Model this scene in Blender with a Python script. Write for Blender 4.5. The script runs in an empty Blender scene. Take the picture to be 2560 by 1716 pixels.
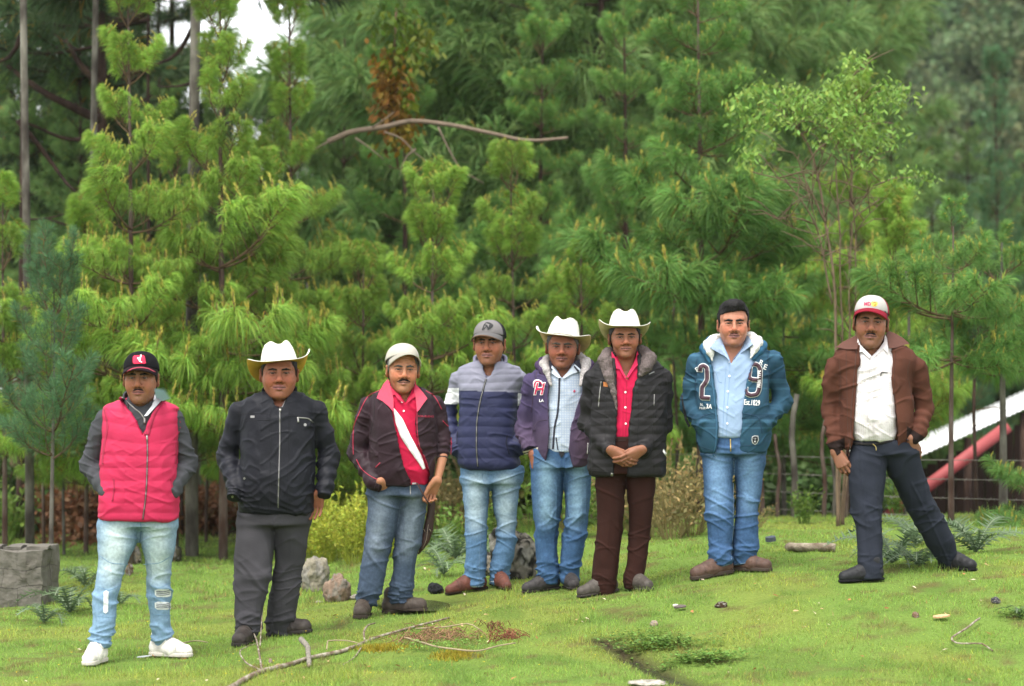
import bpy, bmesh, math, random, time
import numpy as np
from mathutils import Vector, Matrix, Euler
from mathutils.bvhtree import BVHTree
T0 = time.time()
random.seed(7); RNG = np.random.default_rng(7)
sc = bpy.context.scene
# ------------------------------------------------------------ camera, world, sun
F = 2560 * 85.0 / 36.0          # focal length in photo pixels
CZ = 1.37                       # camera height, horizon at photo row 1000
cam_d = bpy.data.cameras.new('camera'); cam = bpy.data.objects.new('camera', cam_d)
sc.collection.objects.link(cam); sc.camera = cam
cam.location = (0, 0, CZ); cam.rotation_euler = (math.radians(90), 0, 0)
cam_d.lens = 85; cam_d.sensor_width = 36; cam_d.shift_y = 142 / 2560.0
cam_d.clip_start = 0.1; cam_d.clip_end = 2000
cam_d.dof.use_dof = True; cam_d.dof.focus_distance = 14.2; cam_d.dof.aperture_fstop = 2.2
world = bpy.data.worlds.new('World'); sc.world = world; world.use_nodes = True
wn = world.node_tree.nodes; wl = world.node_tree.links; wn.clear()
SUN_EL, SUN_AZ = 66.0, 208.0    # azimuth: the light comes from behind the camera, a little from the left
sky = wn.new('ShaderNodeTexSky'); sky.sky_type = 'NISHITA'; sky.sun_disc = False
sky.sun_elevation = math.radians(SUN_EL); sky.sun_rotation = math.radians(SUN_AZ)
sky.air_density = 1.0; sky.dust_density = 1.5; sky.ozone_density = 1.0
hs = wn.new('ShaderNodeHueSaturation'); hs.inputs['Saturation'].default_value = 0.12; hs.inputs['Value'].default_value = 1.2
bgn = wn.new('ShaderNodeBackground'); bgn.inputs['Strength'].default_value = 0.15
wo = wn.new('ShaderNodeOutputWorld')
wl.new(sky.outputs[0], hs.inputs['Color']); wl.new(hs.outputs[0], bgn.inputs['Color']); wl.new(bgn.outputs[0], wo.inputs['Surface'])
sun_d = bpy.data.lights.new('sun', 'SUN'); sun = bpy.data.objects.new('sun', sun_d); sc.collection.objects.link(sun)
sun_d.energy = 1.5; sun_d.angle = math.radians(25); sun_d.color = (1.0, 0.95, 0.86)
_a = math.radians(SUN_AZ); _e = math.radians(SUN_EL)
_sd = Vector((math.sin(_a) * math.cos(_e), math.cos(_a) * math.cos(_e), math.sin(_e)))
sun.rotation_euler = _sd.to_track_quat('Z', 'Y').to_euler()
vs = sc.view_settings; vs.view_transform = 'Standard'; vs.look = 'None'; vs.gamma = 1; vs.use_curve_mapping = False
vs.exposure = 1.5
COL = sc.collection

# ------------------------------------------------------------ noise
_NOISE = np.random.default_rng(3).random(65536).astype(np.float32) * 2 - 1
def vnoise(p, seed=0):
    """value noise, p (...,3) -> -1..1"""
    p = np.asarray(p, dtype=np.float64); i = np.floor(p).astype(np.int64); f = (p - i); f = f * f * (3 - 2 * f)
    def h(a, b, c): return _NOISE[(a * 73856093 ^ b * 19349663 ^ c * 83492791 ^ (seed * 2654435)) & 65535]
    x, y, z = i[..., 0], i[..., 1], i[..., 2]; fx, fy, fz = f[..., 0], f[..., 1], f[..., 2]
    def L(a, b, t): return a + (b - a) * t
    return L(L(L(h(x, y, z), h(x+1, y, z), fx), L(h(x, y+1, z), h(x+1, y+1, z), fx), fy),
             L(L(h(x, y, z+1), h(x+1, y, z+1), fx), L(h(x, y+1, z+1), h(x+1, y+1, z+1), fx), fy), fz)
def fbm(p, o=3, seed=0):
    s = 0; a = 1.0; p = np.asarray(p, dtype=np.float64)
    for k in range(o): s = s + a * vnoise(p * 2**k + 17.3 * k, seed + k); a *= .5
    return s

# ------------------------------------------------------------ terrain
TX = np.array([-30., -9, -5, -2, 0, 2, 5, 9, 30]); TY = np.array([-20., 8, 12, 14.5, 17, 20, 24, 32, 60])
TZ = np.array([
 [-.3,-.15,-.12,-.10,-.10,-.10,-.05,0,.2],
 [-.3,-.12,-.10,-.09,-.09,-.10,-.03,.1,.3],
 [-.2,-.12,-.10,-.06,-.05,-.04,.05,.2,.5],
 [-.2,-.11,-.08,-.04,.13,.33,.45,.6,.9],
 [-.2,-.05,-.03,.0,.20,.38,.47,.6,.9],
 [-.1,.0,.03,.05,.25,.37,.43,.5,.8],
 [-.1,.05,.05,.08,.20,.22,.12,.0,.3],
 [.2,.2,.2,.1,.1,.0,-.3,-.5,-.2],
 [2.,1.5,1.2,1.0,1.0,1.0,.8,1.0,2.]])
def _interp_axis(T, q):
    i = np.clip(np.searchsorted(T, q) - 1, 0, len(T) - 2); t = np.clip((q - T[i]) / (T[i+1] - T[i]), 0, 1)
    return i, t
def _hz(x, y):
    i, s = _interp_axis(TX, x); j, t = _interp_axis(TY, y)
    s = s * .35 + .65 * s * s * (3 - 2 * s); t = t * .5 + .5 * t * t * (3 - 2 * t)
    return (TZ[j, i] * (1-s) * (1-t) + TZ[j, i+1] * s * (1-t) + TZ[j+1, i] * (1-s) * t + TZ[j+1, i+1] * s * t)
# little stream gully at the bottom of the frame and the puddle behind
STREAM = [(1500, 1602), (1580, 1640), (1640, 1672), (1700, 1700), (1790, 1740)]
def h0(x, y):
    x = np.asarray(x, float); y = np.asarray(y, float)
    z = (_hz(x, y) + _hz(x-.35, y) + _hz(x+.35, y) + _hz(x, y-.5) + _hz(x, y+.5)) / 5
    p = np.stack([x, y, 0 * x], -1)
    return z + .018 * vnoise(p * 1.7) + .008 * vnoise(p * 5.1, 4)
def hit0(px, py, hf=h0):
    a = (px - 1280) / F; b = (py - 1000) / F
    Y = 8.0
    while Y < 60:
        if CZ - b * Y < hf(a * Y, Y): break
        Y += .05
    lo, hi = Y - .05, Y
    for _ in range(12):
        m = (lo + hi) / 2
        if CZ - b * m < hf(a * m, m): hi = m
        else: lo = m
    return float(a * hi), float(hi)
_sp = np.array([hit0(*s) for s in STREAM])
_pu = hit0(1075, 1493)
def h(x, y):
    x = np.asarray(x, float); y = np.asarray(y, float); z = h0(x, y)
    d = np.full(np.broadcast(x, y).shape, 9.)
    for k in range(len(_sp) - 1):
        a = _sp[k]; ab = _sp[k+1] - a
        t = np.clip(((x-a[0])*ab[0] + (y-a[1])*ab[1]) / (ab @ ab), 0, 1)
        d = np.minimum(d, np.hypot(x-a[0]-t*ab[0], (y-a[1]-t*ab[1])) + (.08 if k == 0 else 0))
    z = z - .05 * np.exp(-(d / .07)**2)
    q = ((x-_pu[0])/.34)**2 + ((y-_pu[1])/.55)**2
    z = z - .05 * np.exp(-q * 1.2)
    return z
def hit(px, py): return hit0(px, py, h)
def gpt(px, py, dz=0):
    x, y = hit(px, py); return Vector((x, y, float(h(x, y)) + dz))
def at(px, py, Y): return Vector(((px-1280)/F*Y, Y, CZ-(py-1000)/F*Y))

# ------------------------------------------------------------ materials
def newmat(name):
    m = bpy.data.materials.new(name); m.use_nodes = True; nt = m.node_tree; nt.nodes.clear()
    out = nt.nodes.new('ShaderNodeOutputMaterial'); b = nt.nodes.new('ShaderNodeBsdfPrincipled')
    nt.links.new(b.outputs[0], out.inputs[0]); return m, nt, b, out
def mat(name, col=(.5,.5,.5), rough=.8, spec=.3, noise=.15, nscale=20, bump=.0, bscale=60, attr=None, metal=0, sheen=0, transl=0, coord='Object', col2=None, stretch=None, sss=0):
    m, nt, b, out = newmat(name); N = nt.nodes.new; L = nt.links.new
    b.inputs['Roughness'].default_value = rough; b.inputs['Specular IOR Level'].default_value = spec
    b.inputs['Metallic'].default_value = metal
    if sheen: b.inputs['Sheen Weight'].default_value = sheen; b.inputs['Sheen Roughness'].default_value = .5
    tc = N('ShaderNodeTexCoord'); src = tc.outputs[coord]
    if stretch:
        mp = N('ShaderNodeMapping'); mp.inputs['Scale'].default_value = stretch; L(src, mp.inputs[0]); src = mp.outputs[0]
    nz = N('ShaderNodeTexNoise'); nz.inputs['Scale'].default_value = nscale; nz.inputs['Detail'].default_value = 5; L(src, nz.inputs['Vector'])
    if attr:
        at_ = N('ShaderNodeAttribute'); at_.attribute_name = attr; base = at_.outputs['Color']
    else:
        rg = N('ShaderNodeRGB'); rg.outputs[0].default_value = (*col, 1); base = rg.outputs[0]
    if col2 is not None:
        mx = N('ShaderNodeMix'); mx.data_type = 'RGBA'; cr = N('ShaderNodeMapRange'); cr.inputs[1].default_value=.35; cr.inputs[2].default_value=.65
        L(nz.outputs[0], cr.inputs[0]); L(cr.outputs[0], mx.inputs[0]); L(base, mx.inputs[6]); mx.inputs[7].default_value = (*col2, 1); base = mx.outputs[2]
    mr = N('ShaderNodeMapRange'); mr.inputs[1].default_value=.25; mr.inputs[2].default_value=.75; mr.inputs[3].default_value = 1-noise; mr.inputs[4].default_value = 1+noise
    L(nz.outputs[0], mr.inputs[0])
    vm = N('ShaderNodeVectorMath'); vm.operation = 'SCALE'; L(base, vm.inputs[0]); L(mr.outputs[0], vm.inputs['Scale'])
    L(vm.outputs[0], b.inputs['Base Color'])
    if sss:
        b.inputs['Subsurface Weight'].default_value = sss; b.inputs['Subsurface Radius'].default_value = (.01,.004,.002); b.inputs['Subsurface Scale'].default_value = .8
    if bump:
        n2 = N('ShaderNodeTexNoise'); n2.inputs['Scale'].default_value = bscale; n2.inputs['Detail'].default_value = 4; L(src, n2.inputs['Vector'])
        bp = N('ShaderNodeBump'); bp.inputs['Strength'].default_value = 1; bp.inputs['Distance'].default_value = bump
        L(n2.outputs[0], bp.inputs['Height']); L(bp.outputs[0], b.inputs['Normal'])
    if transl:
        tr = N('ShaderNodeBsdfTranslucent'); L(vm.outputs[0], tr.inputs[0]); ms = N('ShaderNodeMixShader'); ms.inputs[0].default_value = transl
        L(b.outputs[0], ms.inputs[1]); L(tr.outputs[0], ms.inputs[2]); L(ms.outputs[0], out.inputs[0])
    return m

# ------------------------------------------------------------ mesh helpers
def mk_mesh(name, verts, faces, m=None, cols=None, smooth=True, mi=None):
    """verts (n,3), faces (k,3|4) array or list"""
    me = bpy.data.meshes.new(name); v = np.asarray(verts, dtype=np.float32)
    if isinstance(faces, np.ndarray):
        k = faces.shape[1]; nf = len(faces)
        me.vertices.add(len(v)); me.vertices.foreach_set('co', v.ravel())
        me.loops.add(nf * k); me.loops.foreach_set('vertex_index', faces.astype(np.int32).ravel())
        me.polygons.add(nf); me.polygons.foreach_set('loop_start', np.arange(nf, dtype=np.int32) * k)
        me.update(calc_edges=True); me.validate()
    else:
        me.from_pydata([tuple(map(float, p)) for p in v], [], [tuple(map(int, f)) for f in faces]); me.update()
    if smooth: me.polygons.foreach_set('use_smooth', np.ones(len(me.polygons), dtype=bool))
    if m is not None:
        for q in (m if isinstance(m, (list, tuple)) else [m]): me.materials.append(q)
    if mi is not None: me.polygons.foreach_set('material_index', np.asarray(mi, dtype=np.int32))
    if cols is not None:
        a = me.color_attributes.new('Col', 'FLOAT_COLOR', 'POINT'); c = np.ones((len(v), 4), np.float32); c[:, :3] = cols
        a.data.foreach_set('color', c.ravel())
    return me
def link(name, me, parent=None, loc=None, rot=None, scale=None, **props):
    o = bpy.data.objects.new(name, me); COL.objects.link(o)
    if parent is not None: o.parent = parent
    if loc is not None: o.location = loc
    if rot is not None: o.rotation_euler = rot
    if scale is not None: o.scale = scale if hasattr(scale, '__len__') else (scale,)*3
    for k, v in props.items(): o[k] = v
    return o
def root(name, label, cat, loc=(0,0,0), group=None, rot=None, scale=None):
    o = link(name, None, None, loc, rot, scale, label=label, category=cat)
    if group: o['group'] = group
    o.empty_display_size = .1
    return o
def vnormals(v, f):
    tri = v[f[:, :3]]; n = np.cross(tri[:,1]-tri[:,0], tri[:,2]-tri[:,0])
    if f.shape[1] == 4: n = n + np.cross(v[f[:,2]]-v[f[:,0]], v[f[:,3]]-v[f[:,0]])
    N = np.zeros_like(v)
    for k in range(f.shape[1]): np.add.at(N, f[:, k], n)
    return N / (np.linalg.norm(N, axis=1, keepdims=True) + 1e-12)
class Geo:
    """accumulates tris/quads (as quads with repeated last index dropped) with per-vertex colours"""
    def __init__(s): s.v = []; s.f = []; s.c = []; s.mi = []; s.n = 0
    def add(s, v, f, c=None, mi=0):
        v = np.asarray(v, float); s.v.append(v)
        for q in f: s.f.append(tuple(int(a) + s.n for a in q)); s.mi.append(mi)
        if c is not None: s.c.append(np.broadcast_to(np.asarray(c, float), (len(v), 3)))
        s.n += len(v)
    def tube(s, pts, rad, seg=6, c=None, mi=0, flat=1.0, cap=True):
        pts = np.asarray(pts, float); n = len(pts); rad = np.broadcast_to(np.asarray(rad, float), (n,))
        tg = np.gradient(pts, axis=0); tg /= np.linalg.norm(tg, axis=1, keepdims=True) + 1e-12
        up = np.array([0, 0, 1.]) if abs(tg[0][2]) < .9 else np.array([0, 1., 0])
        V = []
        for i in range(n):
            a = np.cross(tg[i], up); a /= np.linalg.norm(a) + 1e-12; b = np.cross(a, tg[i]); up = b
            for k in range(seg):
                t = 2*math.pi*k/seg; V.append(pts[i] + rad[i]*(math.cos(t)*a + flat*math.sin(t)*b))
        Fs = [(i*seg+k, i*seg+(k+1)%seg, (i+1)*seg+(k+1)%seg, (i+1)*seg+k) for i in range(n-1) for k in range(seg)]
        if cap: Fs += [tuple(range(seg))[::-1], tuple((n-1)*seg+k for k in range(seg))]
        s.add(V, Fs, c, mi)
    def box(s, c0, c1, rot=None, o=(0,0,0), c=None, mi=0):
        V = np.array([(x, y, z) for x in (c0[0], c1[0]) for y in (c0[1], c1[1]) for z in (c0[2], c1[2])], float)
        if rot is not None: V = V @ np.array(rot.to_matrix() if hasattr(rot, 'to_matrix') else rot).T
        s.add(V + np.array(o), [(0,1,3,2),(4,6,7,5),(0,4,5,1),(2,3,7,6),(0,2,6,4),(1,5,7,3)], c, mi)
    def mesh(s, name, m, smooth=True):
        return mk_mesh(name, np.concatenate(s.v) if s.v else np.zeros((0,3)), s.f, m, np.concatenate(s.c) if s.c else None, smooth, s.mi if any(s.mi) else None)
def sheet(P, thick=0.0, off=None):
    """grid of points (nu,nv,3) -> verts, quad faces; thick>0 makes it a closed slab along its normals"""
    P = np.asarray(P, float); nu, nv = P.shape[:2]; v = P.reshape(-1, 3)
    i, j = np.meshgrid(np.arange(nu-1), np.arange(nv-1), indexing='ij'); a = (i*nv+j).ravel()
    f = np.stack([a, a+nv, a+nv+1, a+1], 1)
    if thick <= 0: return v, f
    n = vnormals(v, f); m = len(v); V = np.concatenate([v, v - n*thick]); f2 = f[:, ::-1] + m
    rim = []
    for k in range(nu-1): rim += [(k*nv, k*nv+m, (k+1)*nv+m, (k+1)*nv), ((k+1)*nv+nv-1, (k+1)*nv+nv-1+m, k*nv+nv-1+m, k*nv+nv-1)]
    for k in range(nv-1): rim += [(k+1, k+1+m, k+m, k), ((nu-1)*nv+k, (nu-1)*nv+k+m, (nu-1)*nv+k+1+m, (nu-1)*nv+k+1)]
    return V, np.concatenate([f, f2, np.array(rim)])

# ------------------------------------------------------------ signed-distance modelling
class Field:
    def __init__(s, lo, hi, h):
        s.lo = np.array(lo, float); s.h = h; s.n = np.ceil((np.array(hi)-s.lo)/h).astype(int) + 1
        s.ax = [s.lo[k] + h*np.arange(s.n[k]) for k in range(3)]
        s.V = np.full(s.n, .06, np.float32)
    def sl(s, lo, hi, pad):
        a = np.clip(np.floor((np.array(lo)-pad-s.lo)/s.h).astype(int), 0, s.n); b = np.clip(np.ceil((np.array(hi)+pad-s.lo)/s.h).astype(int)+1, 0, s.n)
        return tuple(slice(a[k], b[k]) for k in range(3))
    def grid(s, q): return (s.ax[0][q[0]][:, None, None], s.ax[1][q[1]][None, :, None], s.ax[2][q[2]][None, None, :])
    def put(s, fn, lo, hi, k=.01, op='add', pad=None):
        q = s.sl(lo, hi, .03 if pad is None else pad)
        if any(x.stop <= x.start for x in q): return
        d = fn(*s.grid(q)).astype(np.float32); A = s.V[q]
        if op == 'add':
            if k > 0: hh = np.clip(.5+.5*(A-d)/k, 0, 1); s.V[q] = A + (d-A)*hh - k*hh*(1-hh)
            else: s.V[q] = np.minimum(A, d)
        else:
            d = -d
            if k > 0: hh = np.clip(.5-.5*(A-d)/k, 0, 1); s.V[q] = A + (d-A)*hh + k*hh*(1-hh)
            else: s.V[q] = np.maximum(A, d)
    def cap(s, a, b, ra, rb, k=.01, op='add', wr=0, wn=5, ph=0, fy=1.0):
        """tapered capsule, wr = ring wrinkles"""
        a = np.array(a, float); b = np.array(b, float); ab = b-a; l2 = ab@ab + 1e-12; R = max(ra, rb)+wr
        def fn(X, Y, Z):
            t = np.clip(((X-a[0])*ab[0]+(Y-a[1])*ab[1]+(Z-a[2])*ab[2])/l2, 0, 1)
            dx = X-a[0]-t*ab[0]; dy = (Y-a[1]-t*ab[1])/fy; dz = Z-a[2]-t*ab[2]
            r = ra+(rb-ra)*t
            if wr: r = r + wr*np.sin(2*math.pi*wn*t + ph + 14*dx + 9*dy) * np.minimum(1, 4*t)
            return np.sqrt(dx*dx+dy*dy+dz*dz) - r
        s.put(fn, np.minimum(a, b)-R, np.maximum(a, b)+R, k, op)
    def ell(s, c, r, k=.01, op='add', rot=None):
        c = np.array(c, float); r = np.array(r, float); m = r.min(); R = r.max()
        M = np.eye(3) if rot is None else np.array(Euler(rot).to_matrix()).T
        def fn(X, Y, Z):
            x, y, z = X-c[0], Y-c[1], Z-c[2]
            if rot is not None: x, y, z = (M[0,0]*x+M[0,1]*y+M[0,2]*z), (M[1,0]*x+M[1,1]*y+M[1,2]*z), (M[2,0]*x+M[2,1]*y+M[2,2]*z)
            q = np.sqrt((x/r[0])**2+(y/r[1])**2+(z/r[2])**2); q2 = np.sqrt((x/r[0]**2)**2+(y/r[1]**2)**2+(z/r[2]**2)**2)+1e-9
            return q*(q-1)/q2
        s.put(fn, c-R, c+R, k, op)
    def loft(s, rings, k=.01, op='add', n=2.2, inflate=0, round_=.015):
        """rings: (z, cx, hw, cy, hd) ascending z"""
        r = np.array(sorted(rings), float); zz = np.linspace(r[0,0], r[-1,0], 120)
        c = [smooth_interp(zz, r[:,0], r[:,i]) for i in range(1, 5)]
        def fn(X, Y, Z):
            z = Z.ravel(); cx, hw, cy, hd = [np.interp(z, zz, q)[None, None, :] for q in c]
            hw = np.maximum(hw+inflate, .004); hd = np.maximum(hd+inflate, .004)
            q = (np.abs((X-cx)/hw)**n + np.abs((Y-cy)/hd)**n)**(1/n)
            m = np.minimum(hw, hd); d = (q-1)*m
            e = np.maximum(Z-(r[-1,0]+inflate), (r[0,0]-inflate)-Z)
            u = np.maximum(d+round_, 0); w = np.maximum(e+round_, 0)
            return np.minimum(np.maximum(d, e)+round_, 0)+np.sqrt(u*u+w*w)-round_
        lo = [(r[:,1]-r[:,2]).min()-inflate, (r[:,3]-r[:,4]).min()-inflate, r[0,0]-inflate]; hi = [(r[:,1]+r[:,2]).max()+inflate, (r[:,3]+r[:,4]).max()+inflate, r[-1,0]+inflate]
        s.put(fn, lo, hi, k, op)
    def net(s):
        V = s.V; nx, ny, nz = V.shape; I = V < 0
        cs = [I[a:nx-1+a, b:ny-1+b, c:nz-1+c] for a in (0,1) for b in (0,1) for c in (0,1)]
        cnt = sum(c.astype(np.int8) for c in cs); act = (cnt > 0) & (cnt < 8)
        idx = np.full(act.shape, -1, np.int64); w = np.argwhere(act); idx[act] = np.arange(len(w))
        acc = np.zeros((len(w), 3)); num = np.zeros(len(w))
        for ax in range(3):
            o = [k for k in range(3) if k != ax]
            for p in (0,1):
                for q in (0,1):
                    a = w.copy(); a[:, o[0]] += p; a[:, o[1]] += q; b = a.copy(); b[:, ax] += 1
                    va = V[a[:,0],a[:,1],a[:,2]]; vb = V[b[:,0],b[:,1],b[:,2]]; m = (va < 0) != (vb < 0)
                    t = np.where(m, va/np.where(m, va-vb, 1), 0); pt = a.astype(float); pt[:, ax] += t
                    acc[m] += pt[m]; num[m] += 1
        v = s.lo + s.h*acc/num[:, None]
        Fs = []
        for ax in range(3):
            o = [(ax+1)%3, (ax+2)%3]; sl0 = [slice(None)]*3; sl1 = [slice(None)]*3
            sl0[ax] = slice(0, -1); sl1[ax] = slice(1, None)
            c = I[tuple(sl0)] != I[tuple(sl1)]; e = np.argwhere(c)
            lim = np.array(V.shape)-1; ok = (e[:, o[0]] >= 1) & (e[:, o[1]] >= 1) & (e[:, o[0]] < lim[o[0]]) & (e[:, o[1]] < lim[o[1]]); e = e[ok]
            ins = I[e[:,0], e[:,1], e[:,2]]; q = []
            for d0, d1 in ((-1,-1),(0,-1),(0,0),(-1,0)):
                g = e.copy(); g[:, o[0]] += d0; g[:, o[1]] += d1; q.append(idx[g[:,0], g[:,1], g[:,2]])
            q = np.stack(q, 1); q[~ins] = q[~ins][:, ::-1]; Fs.append(q)
        f = np.concatenate(Fs); f = f[(f >= 0).all(1)]
        return v, f
def smooth_interp(x, xp, fp):
    """monotone-ish cubic Hermite"""
    xp = np.asarray(xp, float); fp = np.asarray(fp, float)
    if len(xp) < 3: return np.interp(x, xp, fp)
    d = np.diff(fp)/np.diff(xp); m = np.zeros(len(xp)); m[0] = d[0]; m[-1] = d[-1]
    m[1:-1] = np.where(d[:-1]*d[1:] > 0, 2*d[:-1]*d[1:]/(d[:-1]+d[1:]+1e-12), 0)
    i = np.clip(np.searchsorted(xp, x)-1, 0, len(xp)-2); hh = xp[i+1]-xp[i]; t = np.clip((x-xp[i])/hh, 0, 1)
    return (2*t**3-3*t**2+1)*fp[i] + (t**3-2*t**2+t)*hh*m[i] + (-2*t**3+3*t**2)*fp[i+1] + (t**3-t**2)*hh*m[i+1]
def laplace(v, f, it=1, a=.5):
    e = np.concatenate([f[:, [k, (k+1) % f.shape[1]]] for k in range(f.shape[1])]); n = len(v)
    deg = np.bincount(e.ravel(), minlength=n)[:, None]
    for _ in range(it):
        s = np.stack([np.bincount(e[:,0], v[e[:,1],k], n)+np.bincount(e[:,1], v[e[:,0],k], n) for k in range(3)], 1)
        v = v*(1-a)+a*s/np.maximum(deg, 1)
    return v
def sst(a, b, x):
    t = np.clip((x-a)/(b-a), 0, 1); return t*t*(3-2*t)
ONLY_MEN = None
def terrain():
    xs = np.concatenate([np.linspace(-60,-8,14)[:-1], np.linspace(-8,8,230), np.linspace(8,60,14)[1:]]); ys = np.concatenate([np.linspace(-25,9,10)[:-1], np.linspace(9,26,240), np.linspace(26,70,24)[1:]])
    X, Y = np.meshgrid(xs, ys, indexing='ij'); Z = h(X, Y)
    v, f = sheet(np.stack([X, Y, Z], -1)); 
    return v, f
# ============================================================ GROUND
def ground_mat():
    m, nt, b, out = newmat('turf_soil'); N = nt.nodes.new; L = nt.links.new; b.inputs['Roughness'].default_value = 1; b.inputs['Specular IOR Level'].default_value = .1
    at_ = N('ShaderNodeAttribute'); at_.attribute_name = 'Col'; tc = N('ShaderNodeTexCoord'); nz = N('ShaderNodeTexNoise'); nz.inputs['Scale'].default_value = 60; nz.inputs['Detail'].default_value = 5; L(tc.outputs['Object'], nz.inputs['Vector'])
    mr = N('ShaderNodeMapRange'); mr.inputs[3].default_value = .55; mr.inputs[4].default_value = 1.4; L(nz.outputs[0], mr.inputs[0]); vm = N('ShaderNodeVectorMath'); vm.operation = 'SCALE'; L(at_.outputs['Color'], vm.inputs[0]); L(mr.outputs[0], vm.inputs['Scale']); L(vm.outputs[0], b.inputs['Base Color'])
    bp = N('ShaderNodeBump'); bp.inputs['Distance'].default_value = .02; L(nz.outputs[0], bp.inputs['Height']); L(bp.outputs[0], b.inputs['Normal']); return m
def turf_col(x, y):
    """lawn colour: green, with yellowish and brownish patches"""
    p = np.stack([x, y, 0*x], -1); n1 = fbm(p*1.3, 3, 11); n2 = fbm(p*3.7+5, 3, 12); n3 = fbm(p*9+3, 2, 13)
    g = np.array([.220,.345,.066]); ye = np.array([.285,.345,.070]); br = np.array([.19,.13,.06]); dk = np.array([.135,.235,.042])
    c = g+(ye-g)*sst(-.1,.7,n1)[..., None]*.8; c = c+(dk-c)*sst(.1,.8,n2)[..., None]*.6; c = c+(br-c)*sst(.30,1.0,n3-.25*n1)[..., None]*.7
    return c
_v, _f = terrain()
_c = turf_col(_v[:,0], _v[:,1])*.55
_fo = sst(21.5, 23.5, _v[:,1]+.6*vnoise(_v*1.2))[:, None]; _soil = np.array([.045,.032,.020])*(1+.4*fbm(_v*1.5, 2))[:, None]
_c = _c*(1-_fo)+_soil*_fo
_ds = np.full(len(_v), 9.)
for _k in range(len(_sp)-1):
    _a, _ab = _sp[_k], _sp[_k+1]-_sp[_k]; _t = np.clip(((_v[:,:2]-_a)@_ab)/(_ab@_ab), 0, 1); _ds = np.minimum(_ds, np.linalg.norm(_v[:,:2]-_a-_t[:,None]*_ab, axis=1))
_m = np.exp(-(_ds/.09)**2)[:, None]; _c = _c*(1-_m)+np.array([.035,.024,.016])*_m
link('ground', mk_mesh('ground', _v, _f, ground_mat(), np.clip(_c, .005, 1)), kind='structure')
# ---- grass blades: one sheet of real blades
def blades():
    r = np.random.default_rng(21); out = []
    for (y0, y1, dens, w) in ((11.3,12.6,7800,.0034),(12.6,14.2,6200,.0038),(14.2,16.2,4300,.0046),(16.2,18.6,2500,.0060),(18.6,23.3,1300,.0085)):
        hw = .22*y1+.25; n = int(dens*(y1-y0)*2*hw); x = r.uniform(-hw, hw, n); y = r.uniform(y0, y1, n); out.append(np.stack([x, y, np.full(n, w)], 1))
    P = np.concatenate(out); x, y, w = P.T; p = np.stack([x, y, 0*x], -1)
    clump = fbm(p*5, 3, 31); q = r.random(len(x)); keep = (q < .75+.5*clump) & (np.abs(x) < .2118*y+.2)
    d = np.full(len(x), 9.)
    for k in range(len(_sp)-1):
        a, ab = _sp[k], _sp[k+1]-_sp[k]; t = np.clip(((P[:,:2]-a)@ab)/(ab@ab), 0, 1); d = np.minimum(d, np.linalg.norm(P[:,:2]-a-t[:,None]*ab, axis=1))
    keep &= d > .075; keep &= (((x-_pu[0])/.30)**2+((y-_pu[1])/.5)**2) > .8
    x, y, w, clump = x[keep], y[keep], w[keep], clump[keep]; n = len(x); z = h(x, y)
    L = (.013+.018*r.random(n)**1.5)*(1+.5*np.clip(clump, -1, 1)); tall = r.random(n) < .03; L[tall] *= 2.0; L = L*(1+.9*sst(.35,.9,fbm(np.stack([x,y,0*x],-1)*2.3+9, 3)))
    L = L*(1+.5*sst(18.5, 23, y)) 
    a = r.uniform(0, 2*np.pi, n); lean = r.uniform(.15, 1.1, n); b = r.uniform(0, 2*np.pi, n)
    base = np.stack([x, y, z-.003], 1); side = np.stack([np.cos(a), np.sin(a)*.6, 0*a], 1)*w[:,None]*.5*r.uniform(.7,1.5,n)[:,None]
    tip = base+np.stack([np.cos(b)*np.sin(lean), np.sin(b)*np.sin(lean), np.cos(lean)], 1)*L[:,None]
    V = np.stack([base-side, base+side, tip], 1).reshape(-1, 3); Fc = np.arange(3*n).reshape(-1, 3)
    c = turf_col(x, y)*r.uniform(.65, 1.45, n)[:,None]; dry = r.random(n) < .07; c[dry] = np.array([.30,.22,.10])*r.uniform(.5,1.2,dry.sum())[:,None]
    yel = r.random(n) < .10; c[yel] = c[yel]*[1.5,1.15,.9]
    return V, Fc, np.repeat(np.clip(c, .004, .7), 3, axis=0)
M_BLADE = mat('grass_blade', attr='Col', rough=.6, spec=.25, noise=.05, transl=.45)
_V, _F, _C = blades(); link('grass', mk_mesh('grass', _V, _F, M_BLADE, _C, smooth=False), kind='stuff', label='short bright green lawn grass under the men', category='grass')
print('grass tris', len(_F), round(time.time()-T0, 1))
# ============================================================ PEOPLE
M_SKIN = mat('skin', attr='Col', rough=.5, spec=.25, noise=.10, nscale=45, bump=.0008, bscale=220, sss=.12)
M_HAIR = mat('hair', (.007,.006,.006), rough=.6, spec=.2, noise=.4, nscale=90, bump=.004, bscale=120, stretch=(1,1,.25))
M_CLOTH = mat('woven_cloth', attr='Col', rough=.9, spec=.1, noise=.10, nscale=9, bump=.0012, bscale=90)
M_DENIM = mat('denim', attr='Col', rough=.9, spec=.15, noise=.22, nscale=70, bump=.0012, bscale=200)
M_NYLON = mat('padded_nylon', attr='Col', rough=.58, spec=.2, noise=.10, nscale=10, bump=.0015, bscale=45)
M_FLEECE = mat('fleece', attr='Col', rough=1, spec=.05, noise=.35, nscale=110, bump=.007, bscale=130)
M_LEATHER = mat('leather', attr='Col', rough=.6, spec=.25, noise=.25, nscale=30, bump=.0015, bscale=80)
M_METAL = mat('zip_metal', (.30,.29,.27), rough=.35, metal=.9, noise=.1)
M_STRAW = mat('hat_straw', (.62,.60,.52), rough=.75, noise=.05, nscale=40, bump=.001, bscale=260)
M_WHITE = mat('white_print', (.8,.79,.77), rough=.8, noise=.06)
M_EYE = mat('eyeball', attr='Col', rough=.15, spec=.5, noise=.02)
_flat = {}
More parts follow.
